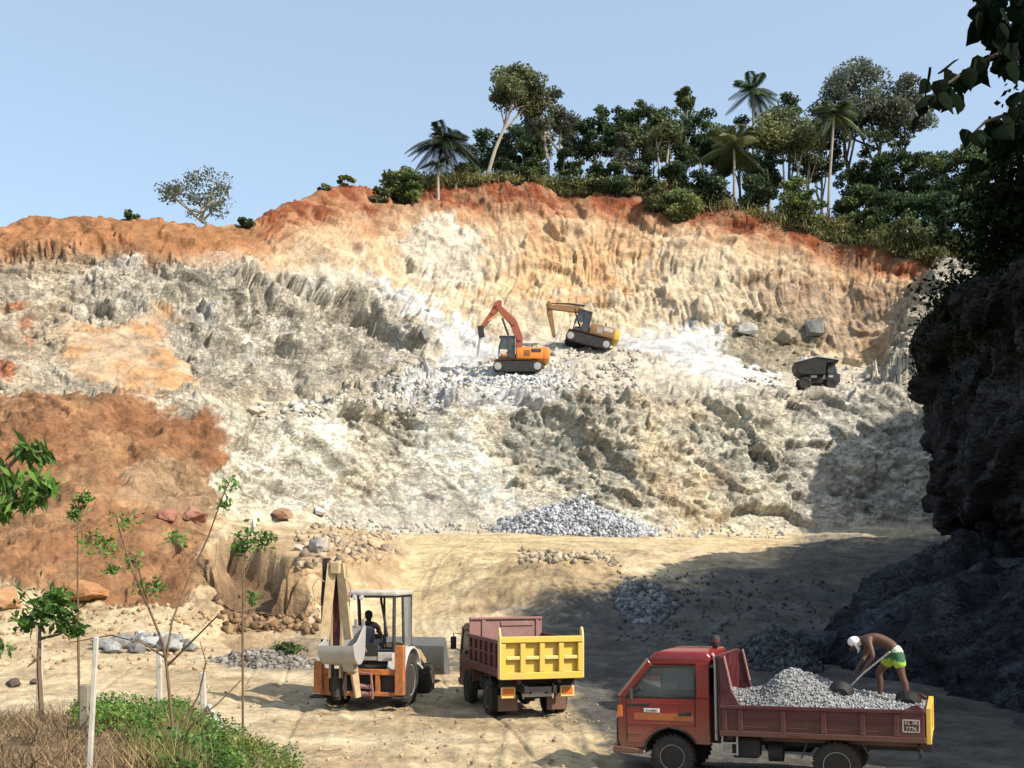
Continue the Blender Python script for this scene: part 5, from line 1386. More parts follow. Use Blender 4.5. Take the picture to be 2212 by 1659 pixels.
def hand_bones(J, B, wrist, elbow, side, curl, key, palm_dir=None):
    """A palm, four fingers of different lengths and a thumb from its side."""
    w = Vector(J[wrist][0]); d = (w - Vector(J[elbow][0])).normalized() if palm_dir is None else Vector(palm_dir).normalized()
    s = Vector(side).normalized(); s = (s - d * s.dot(d)).normalized()
    n = d.cross(s)
    palm = w + d * 0.07
    J[key + 'palm'] = (tuple(palm), (0.024, 0.017)); B.append((wrist, key + 'palm'))
    for k, (o, L) in enumerate(((-0.027, 0.072), (-0.009, 0.082), (0.009, 0.077), (0.026, 0.06))):
        p0 = palm + s * o + d * 0.02
        p1 = p0 + d * L * 0.5 + n * L * 0.25 * curl
        p2 = p1 + d * L * (0.5 - 0.45 * curl) + n * L * 0.5 * curl
        a, b, c = key + 'k%d' % k, key + 'm%d' % k, key + 't%d' % k
        J[a] = (tuple(p0), 0.009); J[b] = (tuple(p1), 0.0085); J[c] = (tuple(p2), 0.007)
        B += [(key + 'palm', a), (a, b), (b, c)]
    t0 = w + d * 0.03 - s * 0.03; t1 = t0 + d * 0.035 - s * 0.02 + n * 0.02 * curl; t2 = t1 + d * 0.028 + n * 0.02 * curl
    J[key + 'th0'] = (tuple(t0), 0.011); J[key + 'th1'] = (tuple(t1), 0.0095); J[key + 'th2'] = (tuple(t2), 0.008)
    B += [(wrist, key + 'th0'), (key + 'th0', key + 'th1'), (key + 'th1', key + 'th2')]


def make_face(head_c, fwd, up, r, parent, skin, cloth=None):
    """Nose, ears, eyes and brow set on a head of radius r."""
    f = Vector(fwd).normalized(); u_ = Vector(up); u_ = (u_ - f * u_.dot(f)).normalized(); s = f.cross(u_)
    c = Vector(head_c)
    m = MB()
    m.hull([c + f * r * 0.95 + u_ * r * 0.15, c + f * r * 1.22 - u_ * r * 0.28, c + f * r * 0.95 - u_ * r * 0.36 + s * r * 0.16, c + f * r * 0.95 - u_ * r * 0.36 - s * r * 0.16, c + f * r * 0.7])
    for k in (1, -1):
        m.ball(c + s * k * r * 0.86 - u_ * r * 0.12 - f * r * 0.05, (r * 0.12, r * 0.22, r * 0.28), 1)
        m.ball(c + f * r * 0.86 + s * k * r * 0.34 + u_ * r * 0.12, (r * 0.12, r * 0.12, r * 0.09), 1)
    m.ball(c + f * r * 0.9 - u_ * r * 0.55, (r * 0.24, r * 0.24, r * 0.07), 1)
    return m


M_SKIN = rough_mat('dark brown skin', (0.095, 0.046, 0.03), rough=0.55, var=0.15, s1=4, s2=12, bump=0.1, bscale=30, bdist=0.004, spec=0.35)
M_SKINSHADE = rough_mat('brown skin darkened for shade', (0.045, 0.024, 0.016), rough=0.6, var=0.15, bump=0.1, bscale=30, bdist=0.004)  # skin darkened so the driver reads as a silhouette in the cab's shade
M_CLOTHWHITE = rough_mat('white head cloth', (0.72, 0.71, 0.69), rough=0.95, var=0.12, s1=6, s2=20, bump=0.5, bscale=14, bdist=0.015)
M_SHIRTDARK = rough_mat('dark shirt', (0.022, 0.02, 0.02), rough=0.95, var=0.3, s1=3, s2=14, bump=0.4, bscale=10, bdist=0.02)


def shorts_mat():
    m, nt, b = new_mat('lime and dark green shorts cloth')
    L = nt.links
    tc = N(nt, 'ShaderNodeTexCoord'); sx = N(nt, 'ShaderNodeSeparateXYZ'); L.new(tc.outputs['Object'], sx.inputs[0])
    nz_ = N(nt, 'ShaderNodeTexNoise'); nz_.inputs['Scale'].default_value = 6; L.new(tc.outputs['Object'], nz_.inputs['Vector'])
    ad = N(nt, 'ShaderNodeMath', operation='MULTIPLY_ADD'); ad.inputs[1].default_value = 0.18; L.new(nz_.outputs[0], ad.inputs[0]); L.new(sx.outputs['Z'], ad.inputs[2])
    rp = N(nt, 'ShaderNodeValToRGB'); e = rp.color_ramp.elements
    e[0].position = 0.0; e[0].color = (0.30, 0.43, 0.05, 1); e[1].position = 0.5; e[1].color = (0.30, 0.43, 0.05, 1)
    k = rp.color_ramp.elements.new(0.54); k.color = (0.03, 0.11, 0.05, 1)
    k = rp.color_ramp.elements.new(0.78); k.color = (0.03, 0.11, 0.05, 1); k = rp.color_ramp.elements.new(0.82); k.color = (0.5, 0.58, 0.45, 1)
    mr = N(nt, 'ShaderNodeMapRange'); mr.inputs['From Min'].default_value = 0.5; mr.inputs['From Max'].default_value = 1.05
    L.new(ad.outputs[0], mr.inputs['Value']); L.new(mr.outputs[0], rp.inputs[0]); L.new(rp.outputs[0], b.inputs['Base Color'])
    b.inputs['Roughness'].default_value = 0.9
    return m


# the labourer bent over the gravel: local +x is the way he faces (to the front of the lorry), +y his left
man_loc = local_pt(RT, (-3.92, 0.15, 1.47))
MAN = empty('person', man_loc, RT.rotation_euler[2])
MAN.scale = (0.93, 0.93, 0.95)
tag(MAN, 'labourer in lime green shorts and white head cloth bending over the gravel', 'person')
J = {
    'pelvis': ((0.0, 0, 0.86), (0.13, 0.105)), 'spine': ((0.13, 0, 0.98), (0.125, 0.1)), 'chest': ((0.33, 0, 1.06), (0.15, 0.115)), 'upper': ((0.46, 0, 1.05), (0.12, 0.1)),
    'neck': ((0.56, 0, 1.03), (0.055, 0.055)), 'head0': ((0.62, 0.0, 1.01), (0.075, 0.075)), 'head': ((0.7, 0.0, 0.95), (0.09, 0.1)), 'chin': ((0.72, 0, 0.85), (0.05, 0.06)),
    'shL': ((0.45, 0.17, 1.02), 0.062), 'elL': ((0.36, 0.25, 0.76), 0.042), 'wrL': ((0.5, 0.16, 0.56), 0.028),
    'shR': ((0.47, -0.17, 1.0), 0.062), 'elR': ((0.52, -0.25, 0.74), 0.042), 'wrR': ((0.66, -0.08, 0.5), 0.028),
    'hipL': ((-0.02, 0.1, 0.8), 0.105), 'knL': ((-0.1, 0.14, 0.44), 0.062), 'anL': ((-0.17, 0.15, 0.07), 0.038), 'toL': ((-0.02, 0.17, 0.02), 0.034),
    'hipR': ((0.04, -0.1, 0.8), 0.105), 'knR': ((0.3, -0.14, 0.46), 0.062), 'anR': ((0.28, -0.16, 0.07), 0.038), 'toR': ((0.43, -0.17, 0.02), 0.034),
    'cfL': ((-0.16, 0.145, 0.28), 0.058), 'cfR': ((0.27, -0.15, 0.28), 0.058),
}
B = [('pelvis', 'spine'), ('spine', 'chest'), ('chest', 'upper'), ('upper', 'neck'), ('neck', 'head0'), ('head0', 'head'), ('head', 'chin'), ('upper', 'shL'), ('shL', 'elL'), ('elL', 'wrL'), ('upper', 'shR'), ('shR', 'elR'), ('elR', 'wrR'),
     ('pelvis', 'hipL'), ('hipL', 'knL'), ('knL', 'cfL'), ('cfL', 'anL'), ('anL', 'toL'), ('pelvis', 'hipR'), ('hipR', 'knR'), ('knR', 'cfR'), ('cfR', 'anR'), ('anR', 'toR')]
hand_bones(J, B, 'wrL', 'elL', (0.3, 1, 0), 0.85, 'L')
hand_bones(J, B, 'wrR', 'elR', (0.3, -1, 0), 0.85, 'R')
skin_body('body', J, B, 'pelvis', M_SKIN, MAN)
make_face((0.71, 0, 0.93), (0.55, 0, -0.8), (0.8, 0, 0.55), 0.095, MAN, M_SKIN).build('face', M_SKIN, MAN)
hc = MB(); hc.ball((0.69, 0, 0.985), (0.118, 0.112, 0.095), 3); hc.ball((0.62, 0, 0.99), (0.06, 0.085, 0.08), 2); hc.tube([(0.66, -0.1, 0.95), (0.62, -0.085, 0.86), (0.64, -0.06, 0.8)], [0.03, 0.025, 0.012], 6); hc.tube([(0.66, 0.1, 0.95), (0.62, 0.085, 0.86)], [0.03, 0.016], 6)
hc.build('head_cloth', M_CLOTHWHITE, MAN)
JS = {'p': ((0.0, 0, 0.88), (0.15, 0.122)), 'w': ((0.05, 0, 0.95), (0.135, 0.11)), 'a': ((-0.03, 0.105, 0.79), 0.125), 'b': ((-0.075, 0.135, 0.55), 0.105), 'c': ((0.06, -0.105, 0.79), 0.125), 'd': ((0.22, -0.135, 0.57), 0.105)}
skin_body('shorts', JS, [('p', 'w'), ('p', 'a'), ('a', 'b'), ('p', 'c'), ('c', 'd')], 'p', shorts_mat(), MAN)
# his long-handled hoe
HOE = empty('hoe', local_pt(MAN, (0.5, 0.14, 0.5)), RT.rotation_euler[2])
tag(HOE, 'long-handled hoe held by the labourer, its blade in the gravel', 'tool')
MB().tube([(-0.38, 0.12, 0.33), (0.02, 0.02, -0.02), (0.38, -0.12, -0.42)], 0.015, 8).build('handle', M_OFFWHITE, HOE)
MB().box((0.4, -0.12, -0.46), (0.03, 0.2, 0.2), rot=(0, 0.5, 0), bev=0.005).build('blade', M_STEEL, HOE)


# the backhoe's driver, seen from behind
DRV = empty('person', local_pt(BH, (0.05, 0.12, 1.46)), BH.rotation_euler[2])
tag(DRV, 'driver in dark clothes seated inside the backhoe cab', 'person')
J = {
    'pelvis': ((0.0, 0, 0.1), (0.14, 0.12)), 'spine': ((-0.02, 0, 0.28), (0.14, 0.11)), 'chest': ((0.02, 0, 0.46), (0.165, 0.115)), 'upper': ((0.05, 0, 0.56), (0.13, 0.1)), 'neck': ((0.07, 0, 0.65), 0.055), 'head0': ((0.09, 0, 0.72), 0.08), 'head': ((0.1, 0, 0.8), (0.09, 0.1)), 'crown': ((0.09, 0, 0.88), 0.065),
    'shL': ((0.05, 0.2, 0.55), 0.065), 'elL': ((0.2, 0.27, 0.33), 0.047), 'wrL': ((0.44, 0.16, 0.37), 0.03), 'shR': ((0.05, -0.2, 0.55), 0.065), 'elR': ((0.16, -0.3, 0.32), 0.047), 'wrR': ((0.42, -0.14, 0.36), 0.03),
    'hipL': ((0.08, 0.11, 0.08), 0.1), 'knL': ((0.48, 0.17, 0.12), 0.068), 'anL': ((0.6, 0.17, -0.3), 0.045), 'toL': ((0.74, 0.18, -0.34), 0.036), 'hipR': ((0.08, -0.11, 0.08), 0.1), 'knR': ((0.48, -0.17, 0.12), 0.068), 'anR': ((0.6, -0.17, -0.3), 0.045), 'toR': ((0.74, -0.18, -0.34), 0.036)}
B = [('pelvis', 'spine'), ('spine', 'chest'), ('chest', 'upper'), ('upper', 'neck'), ('neck', 'head0'), ('head0', 'head'), ('head', 'crown'), ('upper', 'shL'), ('shL', 'elL'), ('elL', 'wrL'), ('upper', 'shR'), ('shR', 'elR'), ('elR', 'wrR'), ('pelvis', 'hipL'), ('hipL', 'knL'), ('knL', 'anL'), ('anL', 'toL'), ('pelvis', 'hipR'), ('hipR', 'knR'), ('knR', 'anR'), ('anR', 'toR')]
hand_bones(J, B, 'wrL', 'elL', (0, 1, 0.2), 0.8, 'L')
hand_bones(J, B, 'wrR', 'elR', (0, -1, 0.2), 0.8, 'R')
skin_body('body', J, B, 'pelvis', M_SKINSHADE, DRV)
make_face((0.1, 0, 0.79), (1, 0, -0.1), (0, 0, 1), 0.098, DRV, M_SKINSHADE).build('face', M_SKINSHADE, DRV)
hh = MB(); hh.ball((0.075, 0, 0.84), (0.108, 0.1, 0.085), 3); hh.ball((0.03, 0, 0.78), (0.06, 0.085, 0.09), 2); hh.build('hair', M_SHIRTDARK, DRV)
JS = {'p': ((0.0, 0, 0.13), (0.155, 0.135)), 's': ((-0.02, 0, 0.28), (0.155, 0.125)), 'c': ((0.02, 0, 0.46), (0.178, 0.128)), 'u': ((0.05, 0, 0.57), (0.13, 0.11)), 'a': ((0.05, 0.205, 0.55), 0.08), 'b': ((0.15, 0.255, 0.4), 0.066), 'd': ((0.05, -0.205, 0.55), 0.08), 'e': ((0.13, -0.275, 0.4), 0.066)}
skin_body('shirt', JS, [('p', 's'), ('s', 'c'), ('c', 'u'), ('u', 'a'), ('a', 'b'), ('u', 'd'), ('d', 'e')], 'p', M_SHIRTDARK, DRV)
JS = {'p': ((0.02, 0, 0.08), (0.15, 0.12)), 'a': ((0.1, 0.11, 0.09), 0.112), 'b': ((0.48, 0.17, 0.12), 0.082), 'c': ((0.58, 0.17, -0.2), 0.07), 'd': ((0.1, -0.11, 0.09), 0.112), 'e': ((0.48, -0.17, 0.12), 0.082), 'f': ((0.58, -0.17, -0.2), 0.07)}
skin_body('trousers', JS, [('p', 'a'), ('a', 'b'), ('b', 'c'), ('p', 'd'), ('d', 'e'), ('e', 'f')], 'p', M_SHIRTDARK, DRV)


# ------------------------------------------------------------------ loose rock
def rock_proto(seed, n=16, squash=(1, 1, 1)):
    rg = np.random.default_rng(seed)
    p = rg.normal(size=(n, 3)); p /= np.linalg.norm(p, axis=1, keepdims=True)
    p *= rg.uniform(0.75, 1.1, (n, 1)); p *= np.array(squash)
    bm = bmesh.new()
    vs = [bm.verts.new(q) for q in p]
    bmesh.ops.convex_hull(bm, input=vs, use_existing_faces=False)
    bmesh.ops.triangulate(bm, faces=bm.faces[:])
    bm.verts.ensure_lookup_table()
    lv = [v for v in bm.verts if v.link_faces]
    ix = {v: i for i, v in enumerate(lv)}
    V = np.array([v.co[:] for v in lv]); Fc = np.array([[ix[v] for v in f.verts] for f in bm.faces])
    bm.free()
    return V, Fc


PROTOS = [rock_proto(900 + k, 12 + k % 5, (1, 0.8 + 0.05 * (k % 4), 0.6 + 0.07 * (k % 4))) for k in range(14)]


def rand_rots(n, rg):
    q = rg.normal(size=(n, 4)); q /= np.linalg.norm(q, axis=1, keepdims=True)
    w, x, y, z = q.T
    return np.stack([np.stack([1 - 2 * (y * y + z * z), 2 * (x * y - z * w), 2 * (x * z + y * w)], -1), np.stack([2 * (x * y + z * w), 1 - 2 * (x * x + z * z), 2 * (y * z - x * w)], -1), np.stack([2 * (x * z - y * w), 2 * (y * z + x * w), 1 - 2 * (x * x + y * y)], -1)], -2)


def scatter_stones(name, pos, size, cols, label, cat, seed=1, base=None, kind='stuff', group=None):
    """Many stones in one mesh: pos n x 3, size n, cols n x 3; base = (V, tris, colour) of the heap below them."""
    rg = np.random.default_rng(seed)
    n = len(pos); R = rand_rots(n, rg); which = rg.integers(0, len(PROTOS), n)
    Vs, Fs, Cs = [], [], []
    off = 0
    if base is not None:
        Vs.append(base[0]); Fs.append(base[1]); Cs.append(base[2]); off = len(base[0])
    for k in range(len(PROTOS)):
        sel = np.where(which == k)[0]
        if not len(sel): continue
        pv, pf = PROTOS[k]
        v = np.einsum('nij,vj->nvi', R[sel], pv) * size[sel][:, None, None] + pos[sel][:, None, :]
        f = pf[None] + (np.arange(len(sel)) * len(pv))[:, None, None] + off
        Vs.append(v.reshape(-1, 3)); Fs.append(f.reshape(-1, 3)); Cs.append(np.repeat(cols[sel], len(pv), 0))
        off += len(sel) * len(pv)
    me = np_mesh(name, np.concatenate(Vs), np.concatenate(Fs), np.concatenate(Cs), k=3)
    o = link_mesh(name, me, M_STONE)
    tag(o, label, cat, group, kind)
    return o


def heap_grid(n=60):
    a = np.linspace(-1, 1, n)
    gx, gy = np.meshgrid(a, a, indexing='ij')
    ii = np.arange(n * n).reshape(n, n)
    q = np.stack([ii[:-1, :-1], ii[1:, :-1], ii[1:, 1:], ii[:-1, 1:]], -1).reshape(-1, 4)
    tris = np.concatenate([q[:, [0, 1, 2]], q[:, [0, 2, 3]]])
    return gx.ravel(), gy.ravel(), tris


# the load of gravel in the red lorry
gx, gy, tris = heap_grid(80)
lx = (BXR0 + BXR1) / 2 + gx * (BXR0 - BXR1) / 2 * 0.985; ly = gy * 0.9
prof_x = np.array([-4.45, -4.3, -3.9, -3.5, -3.1, -2.75, -2.45, -2.1, -1.9, -1.6, -1.2, -0.9]); prof_z = np.array([1.38, 1.42, 1.5, 1.56, 1.63, 1.76, 1.9, 2.0, 1.92, 1.66, 1.56, 1.6])
lz = np.interp(lx, prof_x, prof_z)
lz = 1.34 + (lz - 1.34) * (1 - 0.9 * np.abs(gy) ** 2.2)
lP = np.stack([lx, ly, lz], 1)
lP[:, 2] += 0.035 * fbm(lP * 2.5, 401, 4) * (np.abs(gy) < 0.97)
Mload = np.array(Matrix.Translation(RT.location) @ RT.rotation_euler.to_matrix().to_4x4() @ Matrix.Diagonal((*RT.scale, 1)))
lW = lP @ Mload[:3, :3].T + Mload[:3, 3]
rg = np.random.default_rng(5)
pick = rg.integers(0, len(lP), 9000); jit = rg.normal(scale=0.012, size=(9000, 3))
sz = rg.uniform(0.012, 0.03, 9000) * (1 + 0.5 * (rg.random(9000) < 0.1))
shade = rg.uniform(0.55, 1.25, 9000)[:, None]
scatter_stones('gravel_load', lW[pick] + jit, sz, np.array([[0.30, 0.295, 0.285]]) * shade, 'heap of small grey gravel loaded in the red lorry', 'gravel', 11, (lW, tris, np.tile([0.22, 0.215, 0.21], (len(lW), 1))))


def load_top(x, y):
    k = np.argmin((lP[:, 0] - x) ** 2 + (lP[:, 1] - y) ** 2)
    return lP[k, 2]


MAN.location.z += (load_top(-3.92, 0.15) - 1.47) * 0.9 - 0.01
HOE.location.z += (load_top(-3.92, 0.15) - 1.47) * 0.9 - 0.01


def basin(label, x, y, tilt, rz):
    p = local_pt(RT, (x, y, load_top(x, y)))
    o = MB(); o.lathe([(0.0, 0.0), (0.16, 0.0), (0.26, 0.14), (0.275, 0.145), (0.275, 0.155), (0.255, 0.15), (0.15, 0.015), (0.0, 0.015)], (0, 0, 0), 'z', 24)
    b = o.build('gravel_basin', M_BLACK)
    b.location = p; b.rotation_euler = (tilt, 0, rz); b.scale = (0.72, 0.72, 0.72)
    tag(b, label, 'basin', 'head basins on the gravel load')


basin('black metal basin tipped towards the yard below the labourer', -3.0, 0.5, -1.15, RT.rotation_euler[2] + math.pi)
basin('black metal basin lying at the tail end of the gravel load', -4.12, 0.3, 0.9, RT.rotation_euler[2])


def pile(name, x0, x1, ybase, ytop, d, depth, n, smin, smax, col, label, seed, gz=True):
    """A heap of stones on the quarry surface, from photo column x0 to x1, foot at row ybase, crest at row ytop."""
    a = at(x0, ybase, d); b = at(x1, ybase, d)
    cx, wx_ = (a.x + b.x) / 2, (b.x - a.x) / 2
    gx, gy, tris = heap_grid(40)
    X = cx + gx * wx_ * 1.0; Y = d + depth * 0.5 + gy * depth
    H = (at(0, ytop, d + depth * 0.5).z - at(0, ybase, d).z)
    rr = np.sqrt(gx ** 2 + gy ** 2)
    hz = H * np.clip(1 - rr, 0, 1) ** 0.8 * (1 + 0.35 * fbm(np.stack([X, Y, X * 0], 1) * 0.8, seed, 3))
    zref = at(x0, ybase, d).z
    gz_ = np.array([ground_at(float(p), float(q), zref + 1.2) for p, q in zip(X, Y)])
    gz_ = np.clip(gz_, zref - 2.0, zref + 1.0)
    zz = gz_ - 0.12 + hz
    P_ = np.stack([X, Y, zz], 1)
    rg = np.random.default_rng(seed)
    ok = np.where(rr < 1.0)[0]
    pk = rg.choice(ok, n)
    pos = P_[pk] + rg.normal(scale=(wx_ / 40, depth / 40, smin * 0.3), size=(n, 3)) + np.array([0, 0, smin * 0.3])
    size = smin + (smax - smin) * rg.random(n) ** 2.2
    cols = np.array([col]) * rg.uniform(0.35, 1.1, (n, 1))
    return scatter_stones(name, pos, size, cols, label, 'gravel heap', seed, (P_[:, :], tris[(rr[tris] < 1.02).all(1)], np.tile(np.array(col) * 0.7, (len(P_), 1))))


pile('gravel_heap', 1055, 1430, 1148, 1078, 70.5, 3.0, 5000, 0.09, 0.26, (0.46, 0.47, 0.48), 'wide low heap of blue-grey gravel at the foot of the lower quarry wall', 21)
pile('gravel_heap', 940, 1245, 856, 836, 84.5, 3.0, 3200, 0.06, 0.26, (0.55, 0.55, 0.54), 'bank of broken white and grey stone under the orange excavator', 22)
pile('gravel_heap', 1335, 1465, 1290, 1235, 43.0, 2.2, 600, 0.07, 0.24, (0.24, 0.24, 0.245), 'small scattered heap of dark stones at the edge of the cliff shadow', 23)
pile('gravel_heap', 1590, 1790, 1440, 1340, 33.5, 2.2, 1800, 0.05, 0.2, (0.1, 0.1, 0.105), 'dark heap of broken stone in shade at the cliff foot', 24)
pile('gravel_heap', 440, 700, 1428, 1385, 33.5, 1.2, 800, 0.05, 0.17, (0.26, 0.235, 0.20), 'low strip of grey-brown rubble behind the backhoe', 25)


# loose rubble lying about on slopes: (photo column range, slope-break range, how many, sizes, colour)
def rubble(label, xr, sr, n, smin, smax, col, seed, var=(0.45, 1.1)):
    rg = np.random.default_rng(seed)
    xs = rg.uniform(*xr, n); ss = rg.uniform(*sr, n)
    pos = np.array([surf(x, s)[:] for x, s in zip(xs, ss)])
    size = smin + (smax - smin) * rg.random(n) ** 3
    pos[:, 2] += size * 0.25
    cols = np.array([col]) * rg.uniform(*var, (n, 1))
    scatter_stones('rubble', pos, size, cols, label, 'rubble', seed)


rubble('pale rubble strewn over the bench below the excavators', (820, 1380), (5.0, 6.5), 1500, 0.05, 0.36, (0.50, 0.46, 0.39), 31)
rubble('grey rubble along the foot of the lower quarry wall', (700, 1700), (2.75, 3.1), 700, 0.04, 0.26, (0.52, 0.49, 0.43), 32)
rubble('brown stones strewn over the terrace behind the backhoe', (640, 860), (1.9, 2.9), 420, 0.05, 0.32, (0.42, 0.33, 0.23), 33)
rubble('stones strewn on the mound beside the ramp', (1120, 1330), (1.5, 2.2), 350, 0.05, 0.28, (0.46, 0.38, 0.26), 34)
rubble('brown stones on the left rim of the yard', (-60, 460), (-0.9, 0.9), 600, 0.03, 0.16, (0.42, 0.29, 0.17), 35)
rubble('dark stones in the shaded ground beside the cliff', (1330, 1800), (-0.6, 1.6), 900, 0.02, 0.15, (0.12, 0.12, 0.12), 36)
rubble('small stones scattered over the sandy yard', (300, 1320), (-4.5, -0.2), 700, 0.015, 0.07, (0.42, 0.31, 0.19), 37)
rubble('grey blocks fallen below the upper left rock face', (560, 930), (4.7, 5.6), 400, 0.06, 0.4, (0.44, 0.42, 0.37), 38)
rubble('pale blocks fallen around the dark dump truck', (1600, 1960), (5.6, 7.1), 300, 0.08, 0.5, (0.44, 0.37, 0.29), 39)


def boulder(x, y, d, wpx, hpx, col, label, seed, group=None, sq=0.7):
    rg = np.random.default_rng(seed)
    w = wpx / FPX * d / 2; h = hpx / FPX * d
    p = rg.normal(size=(22, 3)); p /= np.linalg.norm(p, axis=1, keepdims=True)
    p *= rg.uniform(0.85, 1.08, (22, 1))
    p = p * np.array([w, w * sq, h * 0.62]); p[:, 2] = np.maximum(p[:, 2], -h * 0.35)
    m = MB(); m.hull(p)
    bmesh.ops.triangulate(m.bm, faces=m.bm.faces[:])
    bmesh.ops.subdivide_edges(m.bm, edges=m.bm.edges[:], cuts=2, use_grid_fill=True)
    for v in m.bm.verts:
        n_ = v.co.normalized()
        v.co += n_ * (0.06 * w * math.sin(7 * v.co.x / w + seed) * math.cos(6 * v.co.z / h + 2 * seed) + rg.normal() * 0.018 * w)
    o = m.build('boulder', None, None, flat=True)
    a = o.data.color_attributes.new('albedo', 'FLOAT_COLOR', 'POINT')
    a.data.foreach_set('color', np.tile([*col, 1.0], len(o.data.vertices)).astype(np.float32))
    o.data.materials.append(M_STONE)
    q = sight(x, y)
    o.location = (q.x, q.y, q.z + h * 0.28); o.rotation_euler = (0, 0, rg.uniform(0, 6))
    tag(o, label, 'boulder', group)
    return o


boulder(688, 1192, 46, 74, 44, (0.34, 0.32, 0.28), 'big pale boulder on the terrace above the dug hollow', 41, 'boulders on the terrace')
boulder(648, 1188, 46, 34, 18, (0.42, 0.35, 0.28), 'small brown boulder beside the big pale boulder', 42, 'boulders on the terrace')
boulder(547, 1150, 47, 26, 40, (0.45, 0.44, 0.41), 'tall narrow white rock standing at the terrace edge', 43, 'boulders on the terrace')
boulder(420, 1128, 50, 90, 40, (0.27, 0.14, 0.095), 'long reddish slab rock at the top of the red slope foot', 44, 'red slabs on the slope')
boulder(362, 1125, 50, 60, 36, (0.25, 0.12, 0.085), 'reddish wedge rock leaning beside the long slab', 45, 'red slabs on the slope')
boulder(610, 1120, 52, 80, 34, (0.27, 0.16, 0.105), 'red-brown slab below the pale wall foot', 46, 'red slabs on the slope')
boulder(690, 1112, 56, 50, 22, (0.60, 0.58, 0.55), 'white rock at the foot of the pale lower wall', 47)
boulder(650, 890, 72, 40, 22, (0.62, 0.60, 0.58), 'white boulder on the ledge above the pale wall', 48, 'boulders on the ledge')
boulder(552, 895, 72, 44, 20, (0.55, 0.46, 0.36), 'cream boulder at the top edge of the red slope', 49, 'boulders on the ledge')
boulder(14, 1312, 38, 80, 60, (0.33, 0.19, 0.095), 'big orange earth block at the edge of the yard', 50, 'orange blocks at the slope foot')
boulder(172, 1292, 38.5, 150, 48, (0.31, 0.16, 0.075), 'long orange earth block along the foot of the red slope', 51, 'orange blocks at the slope foot')
boulder(915, 735, 88, 46, 44, (0.20, 0.20, 0.175), 'squared dark grey block at the right end of the grey rock mass', 52)
boulder(1760, 725, 100, 60, 48, (0.19, 0.185, 0.165), 'grey squared boulder above the dark dump truck', 53)
boulder(1615, 725, 101, 56, 36, (0.33, 0.32, 0.29), 'pale grey boulder at the head of the white slab', 54)
boulder(1700, 740, 100, 50, 40, (0.27, 0.22, 0.15), 'brown pointed boulder behind the white slab', 55)
boulder(1735, 790, 96, 34, 22, (0.62, 0.60, 0.58), 'small white boulder just behind the dump truck', 56)
boulder(500, 1605, 15, 40, 24, (0.55, 0.45, 0.3), 'sandy yellow stone by the leaning fence strut', 57)
boulder(585, 1625, 15.5, 24, 14, (0.15, 0.11, 0.08), 'small dark stone on the sand at the edge of the weeds', 58)
boulder(520, 1530, 20, 28, 16, (0.40, 0.30, 0.19), 'small brown stone in front of the backhoe shadow', 59)
boulder(30, 1482, 15, 90, 40, (0.09, 0.065, 0.06), 'dark stone block at the left end of the grassy bank', 60, 'dark stones on the bank')
boulder(78, 1478, 15, 60, 36, (0.10, 0.07, 0.06), 'dark stone under the forked fence post', 61, 'dark stones on the bank')
boulder(170, 1530, 14, 44, 36, (0.08, 0.055, 0.05), 'dark stone behind the tall white post', 62, 'dark stones on the bank')
rgp = np.random.default_rng(66)
ROCKS = []
for k in range(26):                                        # the stack of grey rocks on the far side of the yard
    u_ = rgp.uniform(-1, 1); row = rgp.random()
    x = 312 + u_ * 105; y = 1428 - (1 - abs(u_)) * row * 44
    tone = rgp.uniform(0.13, 0.36)
    w_ = rgp.uniform(26, 52)
    o = boulder(x, 1428, 35.5, w_, w_ * rgp.uniform(0.45, 0.75), (tone, tone * 0.98, tone * 0.93), 'angular grey rock in the stack behind the tall white post', 70 + k, 'rocks of the grey stack')
    p = at(x, y, 34.6 + 1.4 * row)
    o.location = (p.x, p.y, max(p.z, ground_at(p.x, p.y, 20) + 0.1) + 0.38 * row * (1 - abs(u_))); o.rotation_euler = (rgp.uniform(-0.5, 0.5), rgp.uniform(-0.5, 0.5), rgp.uniform(0, 6))

rubble('clods of brown earth fallen in the dug bay behind the backhoe', (470, 690), (0.3, 1.4), 260, 0.04, 0.3, (0.26, 0.165, 0.09), 90)

# ------------------------------------------------------------------ plants
def leaf_quads(c, L, Wd, rg, droop=0.0, up=0.35):
    """Rhombic leaves at points c (n x 3), lengths L: vertices n x 4 x 3."""
    n = len(c)
    a = rg.normal(size=(n, 3)); a[:, 2] = a[:, 2] * 0.7 - droop
    a /= np.linalg.norm(a, axis=1, keepdims=True)
    nn = rg.normal(size=(n, 3)); nn[:, 2] += up * 2
    b = np.cross(nn, a); b /= np.maximum(np.linalg.norm(b, axis=1, keepdims=True), 1e-6)
    L = L[:, None]
    return np.stack([c - a * L * 0.5, c + b * L * Wd - a * L * 0.05, c + a * L * 0.5, c - b * L * Wd - a * L * 0.05], 1)


def quads_mesh(name, V, cols, mat, parent=None):
    n = len(V)
    me = np_mesh(name, V.reshape(-1, 3), np.arange(n * 4).reshape(n, 4), np.repeat(cols, 4, 0))
    return link_mesh(name, me, mat, parent)


M_BARKPALE = rough_mat('pale bark', (0.34, 0.29, 0.23), rough=0.95, var=0.35, s1=2, s2=9, bump=0.4, bscale=8, bdist=0.03)
M_BARKDARK = rough_mat('dark bark', (0.08, 0.06, 0.045), rough=0.95, var=0.35, s1=2, s2=9, bump=0.4, bscale=8, bdist=0.03)
M_BARKGREY = rough_mat('grey bark', (0.19, 0.165, 0.135), rough=0.95, var=0.35, s1=2, s2=9, bump=0.4, bscale=8, bdist=0.03)
M_LEAFSHADE = leaf_mat('leaves darkened for shade', trans=0.1, rough=1.0, spec=0.03)  # for foliage whose shade is put into the leaf colour

